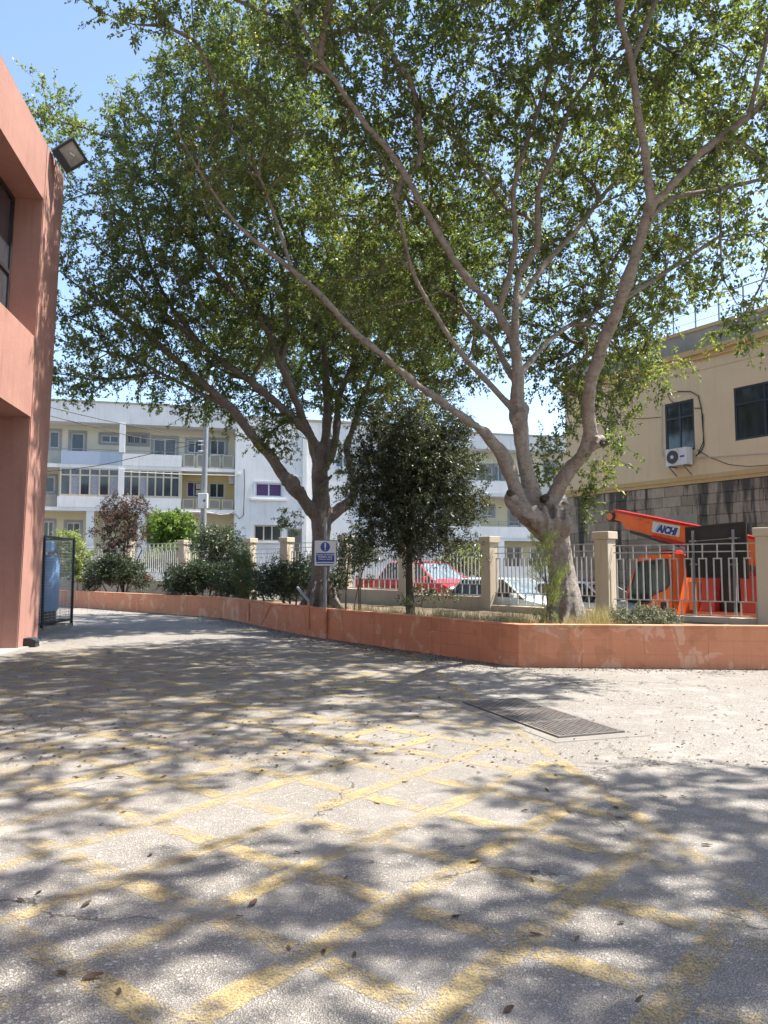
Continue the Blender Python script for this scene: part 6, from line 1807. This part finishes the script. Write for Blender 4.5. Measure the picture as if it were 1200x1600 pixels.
# wooden stake of the sapling
b = MB(); s_ = soil(563, 19.15); b.bar((s_[0], s_[1], 0.45), (s_[0] + 0.02, s_[1], at(563, 862, 19.15).z), 0.03)
tag(b.build('stake', M['dry']), 'pale wooden stake beside the thin sapling', 'stake')

# ------------------------------------------------------------------ dark sign board seen from behind, on the railing
fdirv = Vector((FP[1][0] - FP[2][0], FP[1][1] - FP[2][1])).normalized()
fs_ = Vector(FP[2]) + fdirv * (0.70 * (Vector(FP[1]) - Vector(FP[2])).length)
bd_c = Vector((fs_.x - fdirv.y * 0.26, fs_.y + fdirv.x * 0.26))
bdo = thing('sign_board', 'large dark board on two steel posts seen from behind before the orange truck', 'sign board', (bd_c.x, bd_c.y, 0.3), math.atan2(fdirv.y, fdirv.x))
zb0, zb1 = at(1114, 903, bd_c.y).z - 0.3, at(1114, 820, bd_c.y).z - 0.3
w_ = 1.32
b = MB(); b.prism([(-w_ / 2, zb0 + 0.02), (w_ / 2, zb0), (w_ / 2 - 0.03, zb1 + 0.05), (-w_ / 2, zb1 - 0.04)], 0.0, 0.03); b.build('panel', M['boardgrey'], bdo)
b = MB()
b.bar((-w_ / 2, -0.012, zb0 + 0.02), (w_ / 2, -0.012, zb0 + 0.0), 0.03); b.bar((-w_ / 2, -0.012, zb1 - 0.05), (w_ / 2 - 0.03, -0.012, zb1 + 0.04), 0.03)
b.bar((-w_ / 2 + 0.015, -0.014, zb0 + 0.04), (-w_ / 2 + 0.015, -0.014, zb1 - 0.07), 0.03); b.bar((w_ / 2 - 0.03, -0.014, zb0 + 0.03), (w_ / 2 - 0.045, -0.014, zb1 + 0.02), 0.03)
b.build('frame', M['blackmetal'], bdo)
for x in (-0.48, 0.37):
    b = MB(); b.bar((x, -0.06, -0.35), (x, -0.06, zb1 - 0.12), 0.075, 0.05); b.build('post', M['steel'], bdo)
b = MB(); b.bar((-0.52, -0.026, zb1 - 0.36), (0.5, -0.026, zb1 - 0.30), 0.02); b.build('cross_bar', M['steel'], bdo)
for x, z in ((-0.48, zb1 - 0.36), (0.37, zb1 - 0.31), (-0.48, zb0 + 0.3), (0.37, zb0 + 0.3)):
    b = MB(); b.box((x, -0.07, z), (0.16, 0.06, 0.045)); b.build('clamp', M['steel'], bdo)

# ------------------------------------------------------------------ cars
def loft(sections, close_ends=True):
    """sections: list of lists of 3D points (same count)"""
    b = MB(); n = len(sections[0])
    vs = [p for s in sections for p in s]
    fs = []
    for i in range(len(sections) - 1):
        for k in range(n - 1): fs.append((i * n + k, i * n + k + 1, (i + 1) * n + k + 1, (i + 1) * n + k))
    if close_ends: fs.append(tuple(range(n))); fs.append(tuple((len(sections) - 1) * n + k for k in range(n - 1, -1, -1)))
    return b.add(vs, fs)
def car(label, loc, rz, paint, screen='carglass', Lc=3.9, Hc=1.46, tilt=0.0):
    t = thing('parked_car', label, 'car', loc, rz, 'cars parked in the street')
    t.rotation_euler = (0, tilt, rz)
    hl, hw = Lc / 2, 0.83
    # lower body, x forward: station, sill z, belt z, crown z, half width factor
    st = [(-hl, 0.42, 0.72, 0.78, 0.82), (-hl + 0.12, 0.28, 0.90, 0.96, 0.94), (-hl + 0.7, 0.22, 0.95, 1.0, 1.0), (-0.2, 0.20, 0.93, 0.97, 1.0), (0.7, 0.20, 0.90, 0.96, 1.0), (1.15, 0.22, 0.84, 0.93, 0.99), (hl - 0.35, 0.24, 0.76, 0.84, 0.96), (hl - 0.08, 0.28, 0.66, 0.71, 0.88), (hl, 0.36, 0.55, 0.58, 0.76)]
    sec = []
    for x, z0, zb, zc, k in st:
        w = hw * k
        sec.append([(x, -w * 0.92, z0), (x, -w, z0 + (zb - z0) * 0.35), (x, -w, z0 + (zb - z0) * 0.75), (x, -w * 0.94, zb), (x, -w * 0.6, zc), (x, 0, zc + 0.02), (x, w * 0.6, zc), (x, w * 0.94, zb), (x, w, z0 + (zb - z0) * 0.75), (x, w, z0 + (zb - z0) * 0.35), (x, w * 0.92, z0)])
    body = loft(sec).build('body', M[paint], t, smooth=False); auto_smooth(body, 40)
    # greenhouse
    bx0, bx1, rx0, rx1 = -hl + 0.18, 1.05, -hl + 0.62, 0.22
    wb, wr = hw * 0.93, hw * 0.72
    zr_ = Hc
    gv = [(bx0, -wb, 0.93), (bx1, -wb, 0.90), (bx1, wb, 0.90), (bx0, wb, 0.93), (rx0, -wr, zr_ - 0.03), (rx1, -wr, zr_ - 0.02), (rx1, wr, zr_ - 0.02), (rx0, wr, zr_ - 0.03)]
    gm = MB().add(gv, [(0, 3, 2, 1), (0, 1, 5, 4), (2, 3, 7, 6), (3, 0, 4, 7)]); gm.build('windows', M['carglass'], t)
    MB().add([(bx1, -wb, 0.90), (bx1, wb, 0.90), (rx1, wr, zr_ - 0.02), (rx1, -wr, zr_ - 0.02)], [(0, 1, 2, 3)]).build('windscreen', M[screen], t)
    rf = loft([[(x, -wr * k, zr_ - 0.05), (x, -wr * k * 0.9, zr_ + 0.005 * k), (x, 0, zr_ + 0.02 * k), (x, wr * k * 0.9, zr_ + 0.005 * k), (x, wr * k, zr_ - 0.05)] for x, k in ((rx0 - 0.06, 0.95), (rx0 + 0.3, 1.03), (rx1 - 0.3, 1.03), (rx1 + 0.06, 0.97))]).build('roof', M[paint], t); auto_smooth(rf, 50)
    for s in (-1, 1):
        for (xb, zb, xr) in ((bx1, 0.90, rx1), (-0.15, 0.93, -0.30), (bx0 + 0.05, 0.93, rx0)):
            b = MB(); b.bar((xb, s * (wb + 0.006), zb), (xr, s * (wr + 0.006), zr_ - 0.03), 0.07, 0.03); b.build('pillar', M[paint], t)
        b = MB(); b.sphere((hl - 0.12, s * 0.56, 0.62), (0.13, 0.17, 0.09), 12, 8); o = b.build('headlight', M['lamp'], t, smooth=True)
        b = MB(); b.sphere((-hl + 0.06, s * 0.66, 0.80), (0.08, 0.09, 0.14), 10, 8); b.build('tail_lamp', M['redlamp'], t, smooth=True)
        b = MB(); b.box((0.82, s * (hw + 0.10), 0.96), (0.11, 0.20, 0.13), bev=0.02); b.build('mirror', M[paint], t)
        b = MB(); b.box((-0.05, s * (hw - 0.0), 0.78), (0.18, 0.03, 0.03)); b.build('door_handle', M['blackplastic'], t)
        for x in (-hl + 0.72, hl - 0.78):
            b = MB(); b.tube([(x, s * (hw - 0.17), 0.30), (x, s * (hw - 0.15), 0.30), (x, s * (hw + 0.0), 0.30), (x, s * (hw + 0.015), 0.30)], [0.27, 0.30, 0.30, 0.27], 24)
            wh = auto_smooth(b.build('wheel', M['tyre'], t)); b = MB(); b.tube([(x, s * (hw + 0.016), 0.30), (x, s * (hw + 0.026), 0.30)], [0.19, 0.17], 18); b.build('rim', M['alloy'], wh)
    b = MB(); b.box((hl - 0.02, 0, 0.42), (0.10, 1.2, 0.16), bev=0.03); b.build('bumper', M['blackplastic'], t)
    return t
sdir = math.atan2(-0.76, 0.65)
def on_street(px, Y): v = at(px, 900, Y); return (v.x, v.y, street_z(v.x, v.y))
car('red hatchback parked behind the railing beside the evergreen', on_street(668, 25.6), sdir, 'redpaint', 'screenglass', 3.7, 1.5)
car('pale green-white car parked behind the railing left of the pale ficus trunk', on_street(800, 22.2), sdir, 'palepaint', 'screenglass', 4.0, 1.42)
car('silver car glimpsed between the pale ficus trunk and the pillar', on_street(925, 21.2), sdir, 'silverpaint', 'carglass', 3.9, 1.42)
car('dark car parked beyond the orange truck', on_street(1160, 20.9), sdir, 'darkpaint', 'carglass', 4.0, 1.44)

# ------------------------------------------------------------------ orange boom truck
tr0 = Vector((6.30, 20.26, 0)); td = Vector((0.65, -0.76, 0)).normalized()
zt0 = street_z(7.5, 19.3)
tk = thing('boom_truck', 'orange truck with a long lifting boom parked behind the railing', 'truck', (tr0.x, tr0.y, zt0), math.atan2(td.y, td.x))
# local: x from cab front to tail, y across (near side is negative y), z up
def tp(name, mat, parent=None, bevel=0.0, **k): pass
cabp = [(0.02, 0.50), (0.0, 0.95), (0.07, 1.35), (0.40, 2.18), (0.50, 2.27), (1.32, 2.30), (1.39, 2.22), (1.40, 0.50)]
b = MB(); b.prism(cabp, 0.0, 1.70); cabo = b.build('cab', M['orange'], tk)
bm = bmesh.new(); bm.from_mesh(cabo.data); bmesh.ops.bevel(bm, geom=[e for e in bm.edges if e.is_manifold], offset=0.035, segments=2, affect='EDGES'); bm.to_mesh(cabo.data); bm.free(); auto_smooth(cabo, 40)
b = MB(); b.prism([(0.13, 1.16), (0.44, 2.08), (1.24, 2.14), (1.28, 1.55), (1.18, 1.44), (0.80, 1.28), (0.70, 1.08), (0.20, 1.02)], -0.008, 0.004); b.build('side_window', M['cabglass'], cabo)
b = MB(); b.prism([(0.09, 1.26), (0.075, 1.28), (0.375, 2.10), (0.40, 2.10)], 0.14, 1.56); b.build('windscreen', M['cabglass'], cabo)
b = MB()
wp_ = [(0.12, 1.14), (0.43, 2.10), (1.25, 2.16), (1.30, 1.54), (1.19, 1.42), (0.82, 1.26), (0.71, 1.06), (0.18, 1.00)]
for (p0, p1) in zip(wp_, wp_[1:] + wp_[:1]):
    b.bar((p0[0], -0.006, p0[1]), (p1[0], -0.006, p1[1]), 0.03)
b.build('window_seal', M['blackplastic'], cabo)
b = MB(); b.box((1.12, -0.012, 0.98), (0.16, 0.03, 0.22), bev=0.01); b.build('door_handle', M['blackplastic'], cabo)
b = MB(); b.box((0.85, -0.01, 0.58), (1.3, 0.03, 0.02)); b.build('trim_strip', M['blackplastic'], cabo)
b = MB(); b.bar((0.10, -0.02, 1.5), (-0.12, -0.22, 1.62), 0.02); b.box((-0.13, -0.24, 1.56), (0.05, 0.14, 0.26), bev=0.02); b.build('mirror', M['blackplastic'], cabo)
b = MB(); b.box((-0.03, 0.85, 0.52), (0.14, 1.72, 0.22), bev=0.03); b.build('bumper', M['blackplastic'], tk)
for y in (0.22, 1.48):
    b = MB(); b.box((-0.01, y, 0.82), (0.05, 0.24, 0.14), bev=0.02); b.build('headlight', M['lamp'], tk)
b = MB(); b.box((3.0, 0.85, 0.50), (5.6, 1.2, 0.22)); b.build('chassis', M['blackmetal'], tk)
b = MB(); b.box((3.75, 0.85, 0.76), (3.7, 1.75, 0.28), bev=0.02); b.build('deck', M['orange'], tk)
b = MB(); b.box((2.55, -0.03, 0.62), (1.2, 0.05, 0.34), bev=0.015); b.build('side_locker', M['orange'], tk)
for (x, s) in ((2.05, 0.30), (3.05, -0.10)):
    b = MB(); b.prism([(x, 0.90), (x + 0.34, 0.90), (x + 0.34 + s * 0.2, 1.75), (x + s * 0.2, 1.75)], 0.05, 0.45); b.build('outrigger_post', M['redplastic'], tk)
b = MB(); b.box((1.82, 0.4, 1.25), (0.24, 0.5, 0.7), bev=0.02); b.build('control_box', M['orange'], tk)
b = MB(); b.box((2.62, 0.6, 1.25), (0.34, 0.6, 0.9)); b.build('hydraulic_tank', M['blackmetal'], tk)
for x in (0.85, 4.4):
    for y, s in ((0.0, -1), (1.7, 1)):
        b = MB(); b.tube([(x, y + 0.2 * -s, 0.38), (x, y + 0.18 * -s, 0.38), (x, y + 0.01 * s, 0.38), (x, y + 0.025 * s, 0.38)], [0.34, 0.38, 0.38, 0.34], 24); wh = auto_smooth(b.build('wheel', M['tyre'], tk))
        b = MB(); b.tube([(x, y + 0.026 * s, 0.38), (x, y + 0.035 * s, 0.38)], [0.24, 0.2], 18); b.build('rim', M['alloy'], wh)
for k in range(7):
    b = MB(); b.box((1.0 + k * 0.22, -0.035, 0.40), (0.15, 0.02, 0.10)); b.build('reflector', M['redlamp'] if k % 2 == 0 else M['signwhite'], tk)
# boom: in the truck's own vertical plane
iw = tk.matrix_basis.copy(); iw = (Matrix.Translation(tk.location) @ Matrix.Rotation(tk.rotation_euler.z, 4, 'Z')).inverted()
tlat = -0.0
def tplane(px, py, y=0.45):
    """pixel -> point in the truck's lengthwise plane at local y"""
    O = iw.inverted() @ Vector((0, y, 0)); nn = (iw.inverted().to_3x3() @ Vector((0, 1, 0)))
    r = ray(px, py); C_ = Vector((0, 0, CAM_H))
    t = (O - C_).dot(nn) / r.dot(nn)
    return iw @ (C_ + r * t)
def bpoly(name, pts, y0, y1, mat, parent):
    P = [tplane(*p, y=y0) for p in pts]
    b = MB(); b.prism([(p.x, p.z) for p in P], y0, y1); return b.build(name, mat, parent)
boom = bpoly('boom', [(957, 799), (985, 803), (1066, 819), (1140, 834), (1215, 850), (1260, 858), (1260, 905), (1210, 886), (1140, 868), (1060, 846), (1012, 835), (976, 826), (972, 816), (960, 812)], 0.45, 0.85, M['orange'], tk)
bpoly('boom_edge', [(958, 796), (1262, 855), (1262, 859), (958, 800)], 0.42, 0.88, M['redlamp'], boom)
bpoly('boom_flange', [(1018, 836), (1066, 848), (1140, 868), (1140, 873), (1064, 853), (1018, 840)], 0.40, 0.90, M['redlamp'], boom)
c = tplane(953, 807, 0.40)
b = MB(); b.tube([(c.x, 0.38, c.z), (c.x, 0.40, c.z), (c.x, 0.90, c.z), (c.x, 0.92, c.z)], [0.11, 0.135, 0.135, 0.11], 24); sh = auto_smooth(b.build('sheave', M['blackmetal'], boom))
b = MB(); b.tube([(c.x, 0.368, c.z), (c.x, 0.38, c.z)], 0.095, 20); b.build('hub', M['orange'], sh)
bpoly('name_plate', [(1020, 814.5), (1063, 822), (1061, 839), (1018, 831)], 0.442, 0.448, M['signwhite'], boom)
# lettering on the boom plate
pA, pB = tplane(1026, 825.5, 0.44), tplane(1058, 832, 0.44)
mid = (pA + pB) / 2; dv = pB - pA
me = text_mesh('AICHI', 0.25, M['signblue'], bold=0.016, extrude=0.001, shear=0.22, sx=1.0)
wtxt = max(v.co.x for v in me.vertices) - min(v.co.x for v in me.vertices)
me.transform(Matrix.Diagonal((dv.length / wtxt, 1, 1, 1)))
me.transform(Matrix.Rotation(-math.atan2(dv.z, dv.x), 4, 'Y') @ STAND)
o = link('lettering', me, None, boom); o.location = (mid.x, 0.439, mid.z)
bpoly('plate_stripe', [(1023, 829), (1026, 829.6), (1033, 819.5), (1030, 819)], 0.4405, 0.4415, M['tank'], boom)
# lifting cylinder and second boom stage at the tail
bpoly('boom_stage', [(1160, 862), (1215, 872), (1270, 880), (1270, 905), (1215, 893), (1160, 880)], 0.95, 1.25, M['orange'], tk)
b = MB(); a_ = tplane(1165, 890, 0.6); c_ = tplane(1215, 912, 0.6); b.tube([(a_.x, 0.6, a_.z), (c_.x, 0.6, c_.z - 0.1)], 0.07, 12); b.build('lift_cylinder', M['redlamp'], tk)
b = MB(); b.box((4.3, 0.85, 1.3), (0.7, 0.8, 0.9), bev=0.03); b.build('turret', M['orange'], tk)
b = MB(); a_ = tplane(957, 815, 0.6); c_ = tplane(1005, 852, 0.6); b.tube([(a_.x, 0.6, a_.z), (c_.x, 0.6, c_.z)], 0.006, 5); b.build('winch_rope', M['steel'], tk)

for k, (y0_, z0_) in enumerate(((0.43, 0.0), (0.42, 0.05), (0.425, 0.10))):
    pts_ = [tplane(x, y, 0.43) for x, y in ((984, 829), (1004, 836), (1030, 843), (1052, 849), (1062, 851))]
    b = MB(); b.tube([(q.x, y0_, q.z - z0_ * 0.6 + (0.03 if i % 2 else 0)) for i, q in enumerate(pts_)], 0.014, 6); b.build('hydraulic_hose', M['blackplastic'], boom)
for (x0, z0_, x1, z1_) in ((1.36, 0.55, 1.36, 2.2), (0.42, 0.55, 0.42, 1.02), (0.42, 0.55, 1.36, 0.55)):
    b = MB(); b.bar((x0, -0.002, z0_), (x1, -0.002, z1_), 0.012); b.build('door_seam', M['blackplastic'], cabo)
b = MB(); b.box((0.22, -0.012, 0.80), (0.12, 0.03, 0.07), bev=0.01); b.build('side_lamp', M['redlamp'], cabo)
b = MB(); b.box((0.9, 0.85, 2.36), (0.30, 0.7, 0.10), bev=0.03); b.build('beacon_bar', M['redlamp'], cabo)
for px, py in ((1000, 812), (1012, 817), (1045, 840)):
    q = tplane(px, py, 0.44); b = MB(); b.tube([(q.x, 0.425, q.z), (q.x, 0.45, q.z)], 0.03, 8); b.build('pivot_bolt', M['steel'], boom)

# ------------------------------------------------------------------ fallen leaves
def curled_leaf(seed):
    r = random.Random(seed)
    n, m = 5, 3
    vs, fs = [], []
    for i in range(n):
        t = i / (n - 1)
        w = 0.5 * math.sin(math.pi * min(0.97, t * 0.94 + 0.05)) ** 0.8
        for j in range(m):
            s = (j / (m - 1) - 0.5) * 2
            vs.append((t - 0.5, s * w * 0.42, 0.10 * abs(s) * w * r.uniform(0.9, 2.8) + 0.16 * (t - 0.5) ** 2 * r.uniform(0.5, 2.5) + 0.03))
    for i in range(n - 1):
        for j in range(m - 1): fs.append((i * m + j, i * m + j + 1, (i + 1) * m + j + 1, (i + 1) * m + j))
    me = bpy.data.meshes.new('fallen_leaf'); me.from_pydata(vs, [], fs)
    a_ = me.attributes.new('var', 'FLOAT', 'FACE'); a_.data.foreach_set('value', [0.05 + 0.5 * r.random()] * len(fs))
    me.materials.append(M['litter']); me.polygons.foreach_set('use_smooth', [True] * len(fs))
    return me
lm = [curled_leaf(s) for s in range(7)]
yl = [curled_leaf(50), curled_leaf(51)]
for q in yl: q.attributes['var'].data.foreach_set('value', [1.0] * len(q.polygons))
named = [((145, 1530), 0.075, 0, 'largest dark curled leaf lying near the lower corner of the yard'), ((742, 1348), 0.075, 1, 'yellow fallen leaf in the middle of the near ground'), ((135, 1415), 0.06, 0, 'brown leaf lying on a yellow line above the largest leaf'),
         ((118, 1216), 0.06, 0, 'dark leaf beside the upper yellow crossing at the yard edge'), ((188, 1216), 0.065, 0, 'dark leaf standing just right of its twin on the upper yellow crossing'), ((395, 1414), 0.07, 0, 'flat tan leaf in the shade at the middle of the hatching'),
         ((445, 1177), 0.07, 1, 'yellow leaf in the sun left of the middle of the hatching'), ((97, 1170), 0.08, 0, 'brown leaf near the far end of the yellow hatching'), ((962, 1264), 0.055, 0, 'small dark leaf in the shade right of the drain covers'), ((1105, 1322), 0.06, 0, 'brown leaf near the picture edge in the dappled shade'),
         ((890, 1270), 0.05, 0, 'small dark leaf on the yellow border line'), ((795, 1580), 0.05, 0, 'leaf lying close to the bottom edge of the picture'), ((590, 1255), 0.06, 1, 'yellow-brown leaf in shade at the middle hatching')]
for k, ((px, py), s, y, lab) in enumerate(named):
    o = link('fallen_leaf', yl[k % 2] if y else lm[k % 7]); p = gnd(px, py); o.location = (p.x, p.y, 0.005)
    o.scale = (s, s, s); o.rotation_euler = (random.uniform(-.2, .2), random.uniform(-.2, .2), random.uniform(0, 6.28)); tag(o, lab, 'leaf', 'fallen leaves')
for k in range(64):
    px, py = random.uniform(10, 1190), 1095 + 480 * random.random() ** 1.6
    o = link('fallen_leaf', lm[k % 7]); p = gnd(px, py); o.location = (p.x, p.y, 0.005)
    s = random.uniform(0.03, 0.055); o.scale = (s, s, s); o.rotation_euler = (random.uniform(-.3, .3), random.uniform(-.3, .3), random.uniform(0, 6.28))
    tag(o, 'small brown fallen leaf scattered on the yard', 'leaf', 'small fallen leaves scattered on the yard')
# drifts of litter along the foot of the wall and on the far ground
pts = []
for i in range(5200):
    u = rng.uniform()
    if u < 0.62:
        si = rng.choice([2, 3, 4], p=[0.45, 0.33, 0.22]); a = Vector(RW[si]); c = Vector(RW[si + 1]); t = rng.uniform()
        p = a + (c - a) * t; d_ = (c - a).normalized(); nn_ = Vector((-d_.y, d_.x)); e = abs(rng.normal()) * 0.55
        p = p + nn_ * (0.03 + e)
    elif u < 0.72:
        a = Vector(RW[1]); c = Vector(RW[2]); t = rng.uniform(); p = a + (c - a) * t + Vector((0, -1)) * (0.03 + abs(rng.normal()) * 0.25)
    else:
        q_ = gnd(rng.uniform(-20, 1220), rng.uniform(975, 1200)); p = Vector((q_.x, q_.y))
        if p.y > 26: continue
    pts.append((p.x, p.y, 0.006))
P = np.array(pts)
A_ = unit(rng.normal(size=P.shape) * np.array([1, 1, 0.15]))
ll = rng.uniform(0.018, 0.05, len(P))
tag(link('leaf_litter', leaf_mesh('leaf_litter', P, A_, unit(rng.normal(size=P.shape) * 0.25 + np.array([0, 0, 1])), ll, ll * 0.55, rng.beta(1.6, 2.6, len(P)))  , M['litter']), 'dry brown leaf litter drifted along the terracotta wall', 'leaf litter', kind='stuff')
